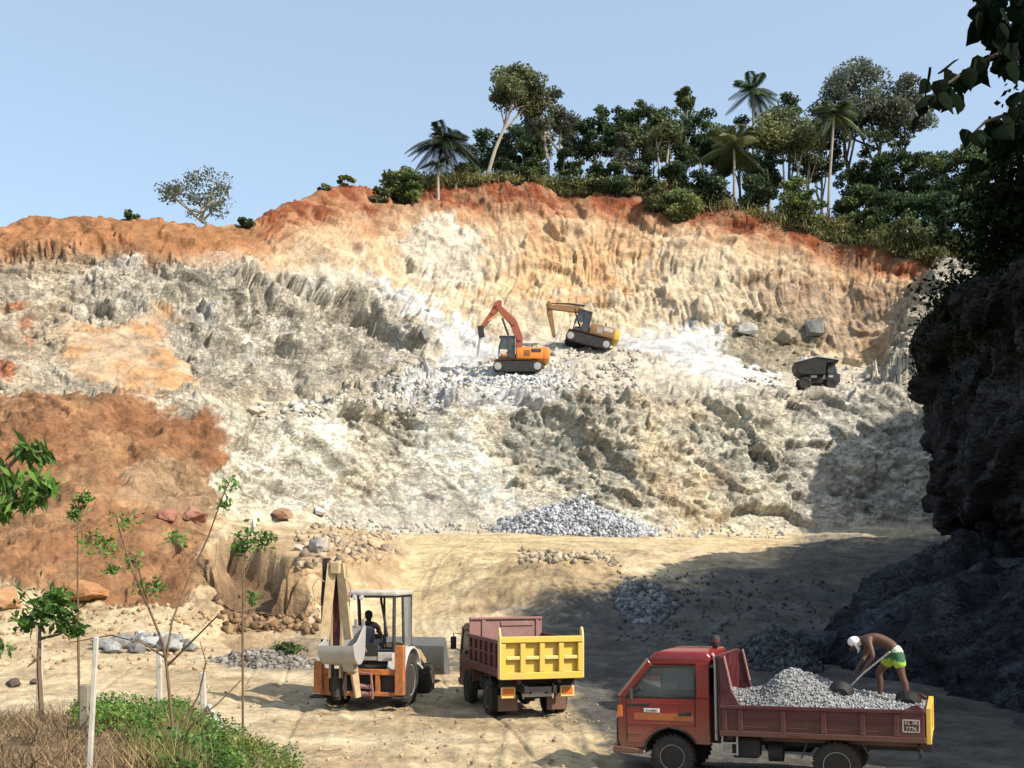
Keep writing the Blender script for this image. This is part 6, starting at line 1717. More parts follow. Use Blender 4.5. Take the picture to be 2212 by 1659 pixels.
DARK, MID, OLIVE, LIGHT, GREYG = (0.052, 0.078, 0.033), (0.08, 0.112, 0.04), (0.125, 0.14, 0.06), (0.14, 0.175, 0.06), (0.112, 0.122, 0.085)


def tree(name, x, d, ytop, wpx, label, col=MID, low=0.4, dens=1.0, bark=None, trunks=1, lean=0.0, flat=0.5, leaf=0.32, seed=1, group='trees on the hilltop', cat='tree', nclump=None, shift=0.0, trunk_r=None, limbs=True, cscale=1.0, spread=0.86):
    rg = np.random.default_rng(seed)
    X = (x - CX) / FPX * d
    zb = ground_at(X, d)
    H = max(at(x, ytop, d).z - zb, 0.8)
    Wm = wpx / FPX * d
    t = empty(name, (X, d, zb - 0.1))
    tag(t, label, cat, group)
    cz0, cz1 = H * low, H
    cc = np.array([lean + shift * Wm, 0, (cz0 + cz1) / 2])
    rad = np.array([Wm / 2, Wm / 2 * 0.8, (cz1 - cz0) / 2])
    nc = nclump or int(10 + 9 * min(Wm * (cz1 - cz0) / 30.0, 3.0))
    p = rg.normal(size=(nc, 3)); p /= np.linalg.norm(p, axis=1, keepdims=True)
    p *= rg.uniform(0.45, 0.95, (nc, 1)) ** 0.6
    p[:, 2] = np.where(p[:, 2] < -flat, -flat * rg.random(nc), p[:, 2])
    cen = cc + p * rad * spread
    cr = cscale * rg.uniform(0.14, 0.32, nc) * min(Wm, (cz1 - cz0) * 1.3)
    per = int(260 * dens)
    pts, L, cols = [], [], []
    for k in range(nc):
        m = int(per * (cr[k] / 1.2) ** 1.5) + 30
        q = rg.normal(size=(m, 3)); q /= np.linalg.norm(q, axis=1, keepdims=True)
        q *= (rg.random((m, 1)) ** 0.45)
        q *= np.array([1.15, 1.0, 0.72]) * cr[k]
        pts.append(cen[k] + q)
        tone = rg.uniform(0.5, 1.6)
        warm = rg.uniform(-0.12, 0.12)
        cols.append(np.array([col]) * tone * (1 + np.array([[warm, 0, -warm]])) * rg.uniform(0.7, 1.35, (m, 1)))
    pts = np.concatenate(pts); cols = np.concatenate(cols)
    V = leaf_quads(pts, leaf * rg.uniform(0.6, 1.3, len(pts)), 0.34, rg, droop=0.2)
    tr = MB()
    r0 = trunk_r or max(0.09, min(0.32, H * 0.018))
    for k in range(trunks):
        bx = (k - (trunks - 1) / 2) * Wm * 0.22 + rg.normal() * 0.1
        top = Vector((cc[0] + bx * 1.6, rg.normal() * 0.3, cz0 + (cz1 - cz0) * 0.45))
        m1 = Vector((bx * 1.1 + lean * 0.35 + rg.normal() * 0.15 * H * 0.1, 0, H * low * 0.55)); 
        path = [Vector((bx, 0, -0.3)), m1, Vector((cc[0] * 0.75 + bx * 1.3, 0, cz0)), top]
        tr.tube(path, [r0, r0 * 0.8, r0 * 0.62, r0 * 0.25], 7)
        if limbs:
            for j in rg.choice(nc, min(nc, 7 if trunks == 1 else 4), replace=False):
                s0 = path[2].lerp(path[3], rg.uniform(-0.3, 0.7)) if rg.random() < 0.7 else path[1].lerp(path[2], 0.7)
                e_ = Vector(cen[j]); mid = s0.lerp(e_, 0.5) + Vector((rg.normal() * 0.25, rg.normal() * 0.2, -0.1 * (e_ - s0).length))
                tr.tube([s0, mid, e_], [r0 * 0.42, r0 * 0.3, r0 * 0.1], 5)
    tr.build('trunk', bark or M_BARKGREY, t)
    quads_mesh('crown', V, np.clip(cols, 0.004, 0.4), M_LEAF, t)
    return t


def palm(x, d, yc, rpx, label, col=(0.05, 0.085, 0.03), nf=20, seed=1, droop=1.0, bark=None, lean=0.0, base_px=None):
    rg = np.random.default_rng(seed)
    bxp = base_px if base_px is not None else x
    X = (bxp - CX) / FPX * d
    zb = ground_at(X, d)
    hc = at(x, yc, d)
    t = empty('palm_tree', (X, d, zb - 0.1))
    tag(t, label, 'palm tree', 'coconut palms on the hilltop')
    top = Vector((hc.x - X, 0, hc.z - zb))
    tr = MB(); tr.tube([(0, 0, -0.3), Vector((top.x * 0.25, 0, top.z * 0.4)), Vector((top.x * 0.7, 0, top.z * 0.75)), top], [0.2, 0.15, 0.13, 0.12], 8); tr.build('trunk', bark or M_BARKPALE, t)
    R = rpx / FPX * d
    Vs, cs = [], []
    fr = MB()
    for k in range(nf):
        az = 2 * math.pi * k / nf * 2.4 + rg.uniform(-0.2, 0.2); el = rg.uniform(-0.65, 1.3)
        L = R * rg.uniform(0.95, 1.3)
        d0 = np.array([math.cos(az) * math.cos(el), math.sin(az) * math.cos(el), math.sin(el)])
        n = 26
        s = np.linspace(0, 1, n)
        pts = np.array(top)[None] + d0[None] * (s * L)[:, None]
        pts[:, 2] -= droop * L * 0.55 * s ** 2.2
        tan = np.gradient(pts, axis=0); tan /= np.linalg.norm(tan, axis=1, keepdims=True)
        fr.tube([Vector(q) for q in pts[::5]], [0.035 * (1 - 0.75 * u) + 0.006 for u in s[::5]], 4)
        side = np.cross(tan, [0, 0, 1.0]); side /= np.maximum(np.linalg.norm(side, axis=1, keepdims=True), 1e-5)
        tone = rg.uniform(0.6, 1.4)
        for sg in (-1, 1):
            ll = 0.34 * R * np.sin(np.pi * (0.12 + 0.86 * s)) ** 0.7
            for rep in (0.0, 0.5):
                pp = pts + tan * (L / n) * rep
                tip = pp + side * sg * ll[:, None] * 0.8 + tan * ll[:, None] * 0.45 - np.array([0, 0, 1.0]) * ll[:, None] * rg.uniform(0.25, 0.7)
                w = tan * (L / n) * 0.42
                Vs.append(np.stack([pp - w, (pp + tip) / 2 + w * 0.6, tip, (pp + tip) / 2 - w], 1))
                cs.append(np.array([col]) * tone * rg.uniform(0.75, 1.25, (n, 1)))
    quads_mesh('crown', np.concatenate(Vs), np.concatenate(cs), M_LEAF, t)
    fr.build('frond_stalks', M_BARKGREY, t)
    return t


# -- special trees
tree('tree', 1048, 117.5, 138, 118, 'leaning pale-trunked tree with a high flat crown beside the dark palm', OLIVE, low=0.52, dens=1.2, bark=M_BARKPALE, lean=3.3, flat=0.4, seed=101, trunk_r=0.24, nclump=26, cscale=0.75, spread=0.98)
tree('tree', 1192, 120, 188, 118, 'tall grey-green tree with whitish crooked branches, just right of the leaning tree', GREYG, low=0.42, dens=1.0, bark=M_BARKPALE, trunks=2, seed=102, trunk_r=0.22, nclump=26, cscale=0.75, spread=1.0)
tree('tree', 1866, 124, 132, 235, 'very broad spreading tree with dark forked limbs, the widest crown on the hill', GREYG, low=0.48, dens=1.0, bark=M_BARKDARK, trunks=2, flat=0.35, seed=103, trunk_r=0.36, nclump=58, cscale=0.5, spread=0.98)
tree('tree', 1955, 125, 182, 120, 'thin flat-topped tree whose crown joins the widest tree on its side', GREYG, low=0.6, dens=0.7, bark=M_BARKDARK, flat=0.3, seed=104, trunk_r=0.2, nclump=26, cscale=0.55, spread=1.0)
tree('tree', 1482, 124, 182, 48, 'slim tree with a small round tuft standing above the others', MID, low=0.75, dens=1.5, seed=105, trunk_r=0.13)
tree('tree', 1692, 119, 232, 125, 'group-like tree with three slender pale stems and a high loose crown', OLIVE, low=0.5, dens=0.9, bark=M_BARKPALE, trunks=3, seed=106, trunk_r=0.16)
tree('tree', 1432, 118.5, 262, 84, 'slender tree with two bare pale stems in front of the dark trees', OLIVE, low=0.6, dens=0.7, bark=M_BARKPALE, trunks=2, seed=107, trunk_r=0.14)
tree('tree', 452, 101, 376, 150, 'lone thin-leaved tree with a pale trunk on the bare left skyline', GREYG, low=0.3, dens=0.3, bark=M_BARKPALE, flat=0.6, leaf=0.28, nclump=26, cscale=0.7, spread=1.05, seed=108, trunk_r=0.3, shift=-0.18, group='trees on the left skyline')
palm(958, 116, 300, 70, 'dark coconut palm with drooping fronds at the left end of the tree belt', (0.022, 0.036, 0.016), nf=34, seed=111, droop=0.95, base_px=985)
palm(946, 114, 350, 36, 'short palm under the dark drooping palm', (0.03, 0.05, 0.02), nf=16, seed=112, droop=1.0)
palm(1627, 126, 190, 54, 'coconut palm standing highest above the middle of the tree belt', (0.05, 0.085, 0.03), nf=22, seed=113, droop=0.8, bark=M_BARKGREY)
palm(1586, 118, 318, 84, 'low yellowish palm with wide arching fronds in front of the trees', (0.14, 0.155, 0.06), nf=18, seed=114, droop=1.0)
palm(1802, 116, 242, 52, 'palm with a long bare pale trunk in front of the broad spreading tree', (0.09, 0.12, 0.05), nf=24, seed=115, droop=1.0, base_px=1788)

HILL = [  # column, distance, top row, width, colour, low, dens
    (1060, 123, 272, 100, DARK, 0.1), (1118, 126, 262, 90, DARK, 0.15), (1150, 128, 240, 80, MID, 0.3), (1250, 124, 250, 80, GREYG, 0.3), (1290, 122, 232, 86, DARK, 0.25), (1340, 126, 218, 90, DARK, 0.25),
    (1385, 123, 214, 100, MID, 0.25), (1445, 128, 212, 96, MID, 0.3), (1412, 120, 262, 80, OLIVE, 0.25), (1520, 125, 218, 100, DARK, 0.25), (1555, 122, 262, 80, MID, 0.2), (1598, 128, 232, 76, DARK, 0.3), (1640, 124, 272, 84, DARK, 0.15),
    (1705, 130, 190, 84, DARK, 0.4), (1745, 122, 250, 80, OLIVE, 0.35), (1775, 128, 226, 84, DARK, 0.3), (1838, 120, 320, 86, DARK, 0.1), (1900, 121, 262, 110, DARK, 0.15), (1935, 118, 292, 100, DARK, 0.1), (1985, 117, 306, 110, DARK, 0.1),
    (2035, 115, 296, 110, MID, 0.15), (2085, 114, 300, 120, MID, 0.15), (2140, 113, 296, 120, DARK, 0.15), (1478, 121, 250, 70, DARK, 0.2), (1350, 119, 282, 70, GREYG, 0.2), (1230, 119, 300, 60, DARK, 0.2), (1660, 119, 330, 70, DARK, 0.1)]
LOOK = {DARK: 'dark green', MID: 'mid green', OLIVE: 'olive green', GREYG: 'grey-green'}
SAY = ['to the right of the leaning tree', 'behind the crooked white branches', 'under the tuft-topped tree', 'behind the yellowish palm', 'left of the slender pale stems', 'below the broad spreading tree', 'beside the shaded cliff end']


def say(x):
    return SAY[0] if x < 1140 else SAY[1] if x < 1330 else SAY[2] if x < 1500 else SAY[3] if x < 1620 else SAY[4] if x < 1800 else SAY[5] if x < 1960 else SAY[6]


for k, (x, d, yt, w, c, lo) in enumerate(HILL):
    hgt = 'tall' if yt < 235 else 'middling' if yt < 275 else 'short'
    brd = 'broad' if w > 98 else 'narrow' if w < 78 else 'bushy'
    tree('tree', x, d, yt, w, '%s %s %s tree %s' % (hgt, brd, LOOK[c], say(x)), c, low=lo, dens=1.1, seed=200 + k, nclump=22 + (k * 7) % 9, cscale=0.72, spread=0.98, bark=M_BARKGREY if k % 3 else M_BARKPALE)
# understorey: bushes one can tell apart along the edge of the wood
BUSH = [(866, 112, 342, 84, LIGHT), (890, 111, 360, 60, MID), (820, 110, 404, 40, OLIVE), (745, 109, 404, 50, OLIVE), (1010, 118, 345, 60, MID), (1085, 118, 340, 60, DARK), (1150, 118, 335, 60, MID), (1290, 119, 345, 60, DARK), (1330, 118, 352, 56, DARK), (1385, 119, 345, 60, DARK), (1460, 118, 352, 64, DARK),
        (1505, 117, 355, 60, DARK), (1545, 117, 375, 60, DARK), (1630, 116, 372, 66, DARK), (1716, 115, 378, 74, LIGHT), (1755, 114, 392, 60, LIGHT), (1825, 114.5, 395, 64, MID), (1860, 115, 380, 80, DARK), (1925, 113, 392, 84, DARK), (1880, 112, 440, 56, MID), (1990, 112.5, 400, 90, DARK), (2040, 111, 410, 90, DARK), (2085, 109, 420, 90, DARK), (1955, 110, 452, 60, OLIVE), (2010, 109, 470, 56, OLIVE),
        (1470, 115, 394, 80, LIGHT), (1420, 115.5, 385, 60, OLIVE), (280, 93, 464, 38, MID), (536, 99.5, 466, 36, MID), (700, 107.5, 412, 34, OLIVE)]
for k, (x, d, yt, w, c) in enumerate(BUSH):
    nm = {DARK: 'dark', MID: 'green', OLIVE: 'olive', LIGHT: 'light green'}[c]
    sz = 'broad' if w >= 74 else 'small' if w < 58 else 'rounded'
    where = 'on the bare left skyline' if x < 600 else 'at the left end of the red rim' if x < 840 else 'at the foot of the drooping palm' if x < 1020 else 'at the wood edge above the orange excavator' if x < 1240 else 'at the wood edge above the yellow excavator' if x < 1400 else 'at the wood edge below the tuft-topped tree' if x < 1560 else 'under the yellowish palm' if x < 1700 else 'under the slender pale stems' if x < 1780 else 'under the broad spreading tree' if x < 1950 else 'at the wood edge next to the cliff'
    tree('bush', x, d, yt, w, '%s %s bush %s' % (sz, nm, where), c, low=0.0, dens=1.3, seed=300 + k, flat=0.9, leaf=0.34, group='bushes along the hilltop', cat='bush', trunk_r=0.05, limbs=False)


# -- grass on the rim: one mass
def blades(name, P, hgt, width, cols, label, rg, mat=None, bend=0.35, cat='grass'):
    n = len(P)
    az = rg.uniform(0, 2 * math.pi, n)
    side = np.stack([np.cos(az), np.sin(az), az * 0], 1) * width[:, None]
    tilt = rg.normal(scale=bend, size=(n, 3)); tilt[:, 2] = 1.0
    tilt *= hgt[:, None]
    mid = P + tilt * 0.55; tip = P + tilt + rg.normal(scale=0.15, size=(n, 3)) * hgt[:, None]
    V = np.stack([P - side, P + side, mid + side * 0.8, mid - side * 0.8], 1)
    V2 = np.stack([mid - side * 0.8, mid + side * 0.8, tip, tip], 1)
    V2[:, 3] = tip - side * 0.15
    o = quads_mesh(name, np.concatenate([V, V2]), np.concatenate([cols, cols * 1.1]), mat or M_LEAF)
    tag(o, label, cat, kind='stuff')
    return o


rg = np.random.default_rng(77)
n = 42000
xs = rg.uniform(840, 2130, n)
ss = 10.0 + np.abs(rg.normal(scale=0.9, size=n)) - 0.15
ss = np.where(rg.random(n) < np.interp(xs, [840, 1400, 1600, 2000], [0.0, 0.0, 0.25, 0.3]), 9.55 + 0.45 * rg.random(n), ss)
keep = fbm(np.stack([xs * 0.012, ss, xs * 0], 1), 78, 3) > -0.25
xs, ss = xs[keep], np.minimum(ss[keep], 12.5)
P_ = np.array([surf(x, s)[:] for x, s in zip(xs, ss)])
P_ += rg.normal(scale=(0.25, 0.5, 0), size=P_.shape)
kind_ = fbm(P_ * 0.12, 79, 3)
cols = np.where(kind_[:, None] > 0.05, [[0.21, 0.21, 0.075]], [[0.13, 0.155, 0.05]]) * rg.uniform(0.6, 1.4, (len(P_), 1))
cols = np.where((rg.random(len(P_)) < 0.3)[:, None], np.array([[0.24, 0.17, 0.08]]) * rg.uniform(0.7, 1.3, (len(P_), 1)), cols)
blades('grass', P_, rg.uniform(0.25, 1.15, len(P_)), rg.uniform(0.025, 0.06, len(P_)), cols, 'rough yellow-green grass along the top of the red rim', rg)
k_ = rg.integers(0, len(P_), 30000)
q_ = P_[k_] + rg.normal(scale=(0.5, 0.6, 0), size=(30000, 3)) + np.array([0, 0, 1.0]) * (rg.random((30000, 1)) ** 1.5 * (0.35 + 1.3 * np.clip(fbm(P_[k_] * 0.35, 83, 3) + 0.35, 0, 1)[:, None]))
V = leaf_quads(q_, 0.24 * rg.uniform(0.5, 1.5, len(q_)), 0.34, rg)
t_ = np.clip(fbm(q_ * 0.5, 84, 3) * 1.2 + 0.5, 0, 1)[:, None]
o = quads_mesh('scrub', V, (np.array([[0.13, 0.165, 0.055]]) * t_ + np.array([[0.25, 0.22, 0.09]]) * (1 - t_)) * rg.uniform(0.5, 1.4, (len(q_), 1)), M_LEAF); tag(o, 'low green scrub spilling over the lip of the red rim', 'scrub', kind='stuff')
# fallen poles on the rim
for k, (x0, s0, x1, s1, r) in enumerate(((1150, 10.1, 1268, 10.0, 0.12), (1268, 10.05, 1405, 10.1, 0.14), (1330, 9.9, 1390, 10.06, 0.12))):
    a = surf(x0, s0) + Vector((0, -0.5, 0.55)); b = surf(x1, s1) + Vector((0, -0.5, 0.7))
    lg = MB(); lg.tube([a, a.lerp(b, 0.5) + Vector((0, 0, 0.15)), b], [r, r * 0.8, r * 0.5], 7)
    for j in range(3): q = a.lerp(b, 0.3 + 0.25 * j); lg.tube([q, q + Vector((0.7, -0.2, 0.7 - 0.4 * j))], [r * 0.4, r * 0.15], 5)
    o = lg.build('fallen_log', M_BARKPALE)
    tag(o, ['pale fallen pole lying along the grass of the rim, left piece', 'pale fallen pole lying along the grass of the rim, long right piece', 'short bent fallen branch hanging over the red rim'][k], 'log', 'fallen poles on the rim')


# -- dark growth on top of the shaded cliff
def cliff_top(tq, hq):
    i = int(np.argmin(np.abs(u - np.interp(hq, pr[:18, 0], np.arange(18))))); j = int(np.argmin(np.abs(tt - tq)))
    return Vector(PclG[i, j])


def leafy(name, c, R, n, leaf, col, label, seed, cat='bush', group=None, trunk=None, parent_z=None, mat=None, droop=0.5, var=(0.5, 1.5)):
    """A bush of many clumps round centre c with radii R."""
    rg = np.random.default_rng(seed)
    base = Vector((c[0], c[1], parent_z if parent_z is not None else c[2] - R[2]))
    t = empty(name, base); tag(t, label, cat, group)
    nc = 26
    p = rg.normal(size=(nc, 3)); p /= np.linalg.norm(p, axis=1, keepdims=True); p *= rg.uniform(0.3, 0.85, (nc, 1))
    which = rg.integers(0, nc, n)
    q = rg.normal(size=(n, 3)) * 0.2
    pts = (p[which] + q) * np.array(R) + np.array(c) - np.array(base)
    tone = rg.uniform(0.6, 1.4, nc)[which][:, None] * rg.uniform(*var, (n, 1))
    V = leaf_quads(pts, leaf * rg.uniform(0.6, 1.4, n), 0.33, rg, droop=droop)
    quads_mesh('foliage', V, np.clip(np.array([col]) * tone, 0.002, 0.3), mat or M_LEAFSHADE, t)
    m = MB()
    for k in range(6): e_ = Vector(p[k] * np.array(R) * 0.8) + Vector(c) - base; m.tube([(0, 0, 0), e_ * 0.5 + Vector((0, 0, 0.2)), e_], [0.07, 0.045, 0.015], 5)
    m.build('stems', M_BARKDARK, t)
    return t


DK_SHADE = (0.012, 0.018, 0.008)  # near-black green: the shade on the cliff-top growth put into its colour
CL = [((15.3, 32.0, 13.6), (2.2, 2.4, 2.6), 'shade-darkened bush on the brow of the cliff, nearest the gap to the hill'), ((17.0, 35.0, 14.6), (2.6, 2.6, 3.2), 'tall shade-darkened bush set back on the cliff top'), ((15.2, 28.5, 14.2), (2.2, 2.2, 3.2), 'tall shade-darkened bush leaning over the near cliff face'),
      ((17.5, 39.5, 13.4), (2.4, 2.6, 2.4), 'low shade-darkened bush on the far end of the cliff top'), ((18.5, 30.0, 16.0), (3.0, 3.0, 4.0), 'biggest shade-darkened tree crown behind the cliff brow'), ((16.0, 25.0, 15.0), (2.6, 2.6, 3.6), 'shade-darkened bush above the near end of the cliff')]
for k, (c, R, lab) in enumerate(CL):
    leafy('bush', c, R, 8000, 0.2, DK_SHADE, lab, 400 + k, 'bush', 'bushes on the cliff top')
# hanging creeper over the upper face
rg = np.random.default_rng(410)
pts = []
for k in range(11000):
    tq = rg.uniform(38.5, 58); hq = rg.uniform(0.86, 1.1) if rg.random() < 0.85 else rg.uniform(0.74, 0.9)
    pts.append(cliff_top(tq, hq)[:])
pts = np.array(pts) + rg.normal(scale=0.14, size=(len(pts), 3)) + np.array([-0.06, -0.06, 0])
V = leaf_quads(pts, 0.12 * rg.uniform(0.6, 1.4, len(pts)), 0.33, rg, droop=0.9)
o = quads_mesh('creeper', V, np.clip(np.array([DK_SHADE]) * rg.uniform(0.5, 1.8, (len(pts), 1)), 0.002, 0.2), M_LEAFSHADE)
tag(o, 'shade-darkened creeper hanging over the upper face of the shaded cliff', 'creeper', kind='stuff')


# -- the branch of heart-shaped leaves hanging into the top right corner
def heart_leaves(P, L, dirs, norms, cols, name, parent, mat):
    n = len(P)
    prof = [(0.0, 0.0), (-0.06, 0.3), (0.18, 0.44), (0.5, 0.33), (0.78, 0.13), (1.0, 0.0)]
    V, F = [], []
    s = np.cross(norms, dirs); s /= np.maximum(np.linalg.norm(s, axis=1, keepdims=True), 1e-6)
    nv = np.cross(dirs, s)
    rows = []
    for (a, w) in prof:
        c = P + dirs * (a * L)[:, None]
        rows.append((c - s * (w * L)[:, None] - nv * (0.1 * w * L)[:, None], c + nv * (0.06 * L)[:, None], c + s * (w * L)[:, None] - nv * (0.1 * w * L)[:, None]))
    VV = np.stack([np.stack(r, 1) for r in rows], 1).reshape(n, -1, 3)      # n x 18 x 3
    quads_ = []
    for k in range(5):
        for j in range(2): quads_.append((k * 3 + j, k * 3 + j + 1, (k + 1) * 3 + j + 1, (k + 1) * 3 + j))
    F = (np.array(quads_)[None] + (np.arange(n) * 18)[:, None, None]).reshape(-1, 4)
    me = np_mesh(name, VV.reshape(-1, 3), F, np.repeat(cols, 18, 0))
    return link_mesh(name, me, mat, parent)


OT = empty('tree', (4.3, 6.4, 1.2)); tag(OT, 'near tree reaching in with heart-shaped leaves darkened for shade at the top right corner', 'tree')
rg = np.random.default_rng(501)
o0 = Vector(OT.location)
trk = MB(); trk.tube([Vector((0, 0, -0.3)), at(2640, 700, 6.4) - o0, at(2560, 200, 6.5) - o0, at(2500, -200, 6.6) - o0], [0.14, 0.11, 0.08, 0.04], 9); trk.build('trunk', M_BARKDARK, OT)
BR = [[(2560, 200, 6.5), (2360, 60, 6.4), (2200, 95, 6.3), (2090, 150, 6.2), (2000, 215, 6.1)], [(2540, 60, 6.5), (2330, -60, 6.5), (2180, -20, 6.5), (2110, 10, 6.4)], [(2560, 330, 6.5), (2330, 240, 6.3), (2200, 240, 6.2), (2130, 262, 6.2), (2100, 290, 6.2)], [(2520, -100, 6.6), (2300, 40, 6.7), (2190, 60, 6.7), (2120, 60, 6.6)], [(2560, 420, 6.5), (2330, 330, 6.6), (2220, 300, 6.6), (2150, 300, 6.5)]]
bb = MB(); LP_, LD_ = [], []
for br in BR:
    pts = [at(*q) - o0 for q in br]
    bb.tube(pts, [0.035, 0.02, 0.014, 0.009, 0.005][:len(pts)], 6)
    for k in range(len(pts) - 1):
        seg_n = int((pts[k + 1] - pts[k]).length / 0.016 * (1.0 if k > 0 else 0.7))
        for j in range(seg_n):
            q = pts[k].lerp(pts[k + 1], rg.random())
            LP_.append(np.array(q) + rg.normal(scale=(0.06, 0.16, 0.05), size=3)); LD_.append(np.array([rg.normal() * 0.45 - 0.1, rg.normal() * 0.35, -1.0]))
for k in range(380):                                       # thick of the crown at the edge of the picture
    q = at(2120 + 320 * rg.random() ** 0.65, rg.uniform(-80, 150), rg.uniform(6.2, 6.9)) - o0
    LP_.append(np.array(q)); LD_.append(np.array([rg.normal() * 0.6, rg.normal() * 0.5, -0.9]))
tc_ = at(2520, -230, 6.6) - o0
for k in range(330):                                       # the rest of the crown, round the top of the trunk
    v_ = rg.normal(size=3); v_ /= np.linalg.norm(v_)
    LP_.append(np.array(tc_) + v_ * np.array([0.85, 0.8, 0.6]) * rg.random() ** 0.5 + np.array([0.3, 0, 0.25])); LD_.append(np.array([rg.normal() * 0.6, rg.normal() * 0.6, -0.9]))
for k in range(7):
    a_ = k * 0.9; bb.tube([tc_ + Vector((0, 0, -0.3)), tc_ + Vector((0.35 * math.cos(a_) + 0.1, 0.35 * math.sin(a_), 0.15)), tc_ + Vector((0.85 * math.cos(a_) + 0.25, 0.8 * math.sin(a_), 0.35))], [0.025, 0.016, 0.006], 6)
bb.build('branch', M_BARKDARK, OT)
LP_ = np.array(LP_); LD_ = np.array(LD_); LD_ /= np.linalg.norm(LD_, axis=1, keepdims=True)
nr = rg.normal(size=LP_.shape) * 0.6 + np.array([0.2, -1.0, 0.1])
heart_leaves(LP_, rg.uniform(0.07, 0.15, len(LP_)), LD_, nr, np.array([[0.006, 0.010, 0.005]]) * rg.uniform(0.6, 1.6, (len(LP_), 1)), 'leaves', OT, M_LEAFSHADE)  # near-black albedo stands in for the shade these leaves hang in


# ------------------------------------------------------------------ the grassy bank at the bottom left
def on_ground(x, d):
    X = (x - CX) / FPX * d
    return Vector((X, d, ground_at(X, d, 20)))


M_TWIG = rough_mat('brown twig bark', (0.15, 0.10, 0.06), rough=0.95, var=0.35, s1=6, s2=20, bump=0.3, bscale=20, bdist=0.005)


def sapling(label, base, stems, clusters, d, leaf, col, seed, rad=0.02, name='sapling', group=None, bark=None, droop=0.6, dens=60, wide=0.22):
    """Thin plant: base column, stems as lists of (column, row), leaf clusters as (column, row, radius in columns)."""
    rg = np.random.default_rng(seed)
    b = on_ground(base, d)
    t = empty(name, b); tag(t, label, 'plant', group)
    m = MB()
    for k, st in enumerate(stems):
        pts = [(at(x, y, d + rg.normal() * 0.12) - b) for x, y in st]
        if k == 0: pts[0] = Vector((0, 0, -0.15))
        r = rad * (1.0 if k == 0 else 0.6)
        m.tube(pts, [r * (1 - 0.75 * j / (len(pts) - 1)) + 0.003 for j in range(len(pts))], 6)
    m.build('stem', bark or M_TWIG, t)
    P, D_, C_ = [], [], []
    for (x, y, r) in clusters:
        c = np.array(at(x, y, d) - b); R = r / FPX * d
        n = int(dens * max(1.0, (R / 0.15) ** 1.4))
        q = rg.normal(size=(n, 3)) * 0.45 * np.array([1.0, 1.0, 0.8]) * R
        P.append(c + q); C_.append(np.array([col]) * rg.uniform(0.5, 1.5, (n, 1)) * rg.uniform(0.8, 1.2))
    P = np.concatenate(P); C_ = np.concatenate(C_)
    quads_mesh('leaves', leaf_quads(P, leaf * rg.uniform(0.6, 1.3, len(P)), wide, rg, droop=droop, up=0.4), C_, M_LEAF, t)
    return t


GR1, GR2 = (0.10, 0.19, 0.035), (0.075, 0.15, 0.03)
sapling('tall thin forked sapling with sparse leaves in the middle of the weedy bank', 375, [[(375, 1659), (372, 1560), (360, 1440), (352, 1390), (320, 1310), (290, 1240), (262, 1160), (250, 1110)], [(358, 1430), (372, 1340), (408, 1250), (450, 1160), (478, 1080), (498, 1035)], [(376, 1620), (420, 1560), (470, 1520), (520, 1470)], [(356, 1420), (310, 1390), (240, 1372), (150, 1388)], [(376, 1600), (430, 1500), (445, 1430), (432, 1385)], [(320, 1310), (300, 1230), (282, 1190)], [(360, 1440), (400, 1400), (470, 1330), (560, 1310)]],
        [(270, 1130, 34), (200, 1165, 40), (232, 1185, 26), (384, 1162, 28), (498, 1048, 32), (485, 1090, 18), (288, 1212, 34), (310, 1268, 30), (345, 1270, 24), (240, 1230, 16)], 11.0, 0.06, GR1, 601, 0.015)
sapling('dark-stemmed sapling in front of the dug hollow', 525, [[(525, 1480), (524, 1360), (526, 1250), (530, 1185)], [(526, 1250), (545, 1200), (570, 1165)], [(524, 1360), (545, 1300)]], [(540, 1165, 44), (515, 1185, 22), (580, 1162, 20), (545, 1290, 22)], 17.0, 0.1, GR2, 602, 0.018)
sapling('short sapling against the upper red slope', 172, [[(172, 1560), (168, 1300), (168, 1180), (170, 1085)]], [(172, 1085, 24), (160, 1110, 20), (185, 1075, 16)], 15.0, 0.1, GR1, 603, 0.016)
sapling('round leafy papaya plant behind the dark-topped post', 92, [[(92, 1520), (84, 1440), (86, 1360), (100, 1300)], [(86, 1380), (130, 1370), (160, 1340)], [(84, 1420), (60, 1440)]], [(100, 1315, 60), (140, 1340, 36), (60, 1345, 30), (120, 1290, 34), (160, 1365, 18)], 14.5, 0.15, GR2, 604, 0.035)
sapling('young tree with drooping bright leaves at the left edge of the picture', -70, [[(-70, 1659), (-60, 1300), (-30, 1060), (40, 985), (90, 975)], [(-45, 1120), (20, 1045), (100, 1035)], [(-50, 1180), (10, 1085), (100, 1075)]], [(60, 975, 34), (90, 985, 18), (20, 1040, 40), (80, 1045, 42), (110, 1055, 16), (20, 1090, 34), (70, 1080, 30), (5, 1110, 16)], 9.0, 0.16, GR1, 605, 0.03, name='young_tree', droop=1.6, dens=42, wide=0.17)
sapling('low bright leaves at the left edge beside the dark stones', -10, [[(-10, 1500), (-6, 1430), (5, 1395)]], [(4, 1402, 24)], 12.0, 0.12, GR1, 606, 0.015, droop=1.0, dens=30)
leafy('bush', tuple(on_ground(618, 34.5) + Vector((0, 0, 0.35))), (0.55, 0.4, 0.3), 700, 0.13, (0.07, 0.11, 0.03), 'low green shrub on the rubble strip behind the backhoe', 610, mat=M_LEAF)


def post(label, x0, y0, x1, y1, d, w, mat, name='fence_post', lean_d=0.0):
    a = on_ground(x0, d); a.z -= 0.2
    b = at(x1, y1, d + lean_d)
    m = MB(); m.taper(a, (w, w), b, (w * 0.9, w * 0.9), bev=w * 0.12)
    o = m.build(name, mat); tag(o, label, 'post', 'fence posts on the bank')
    return o


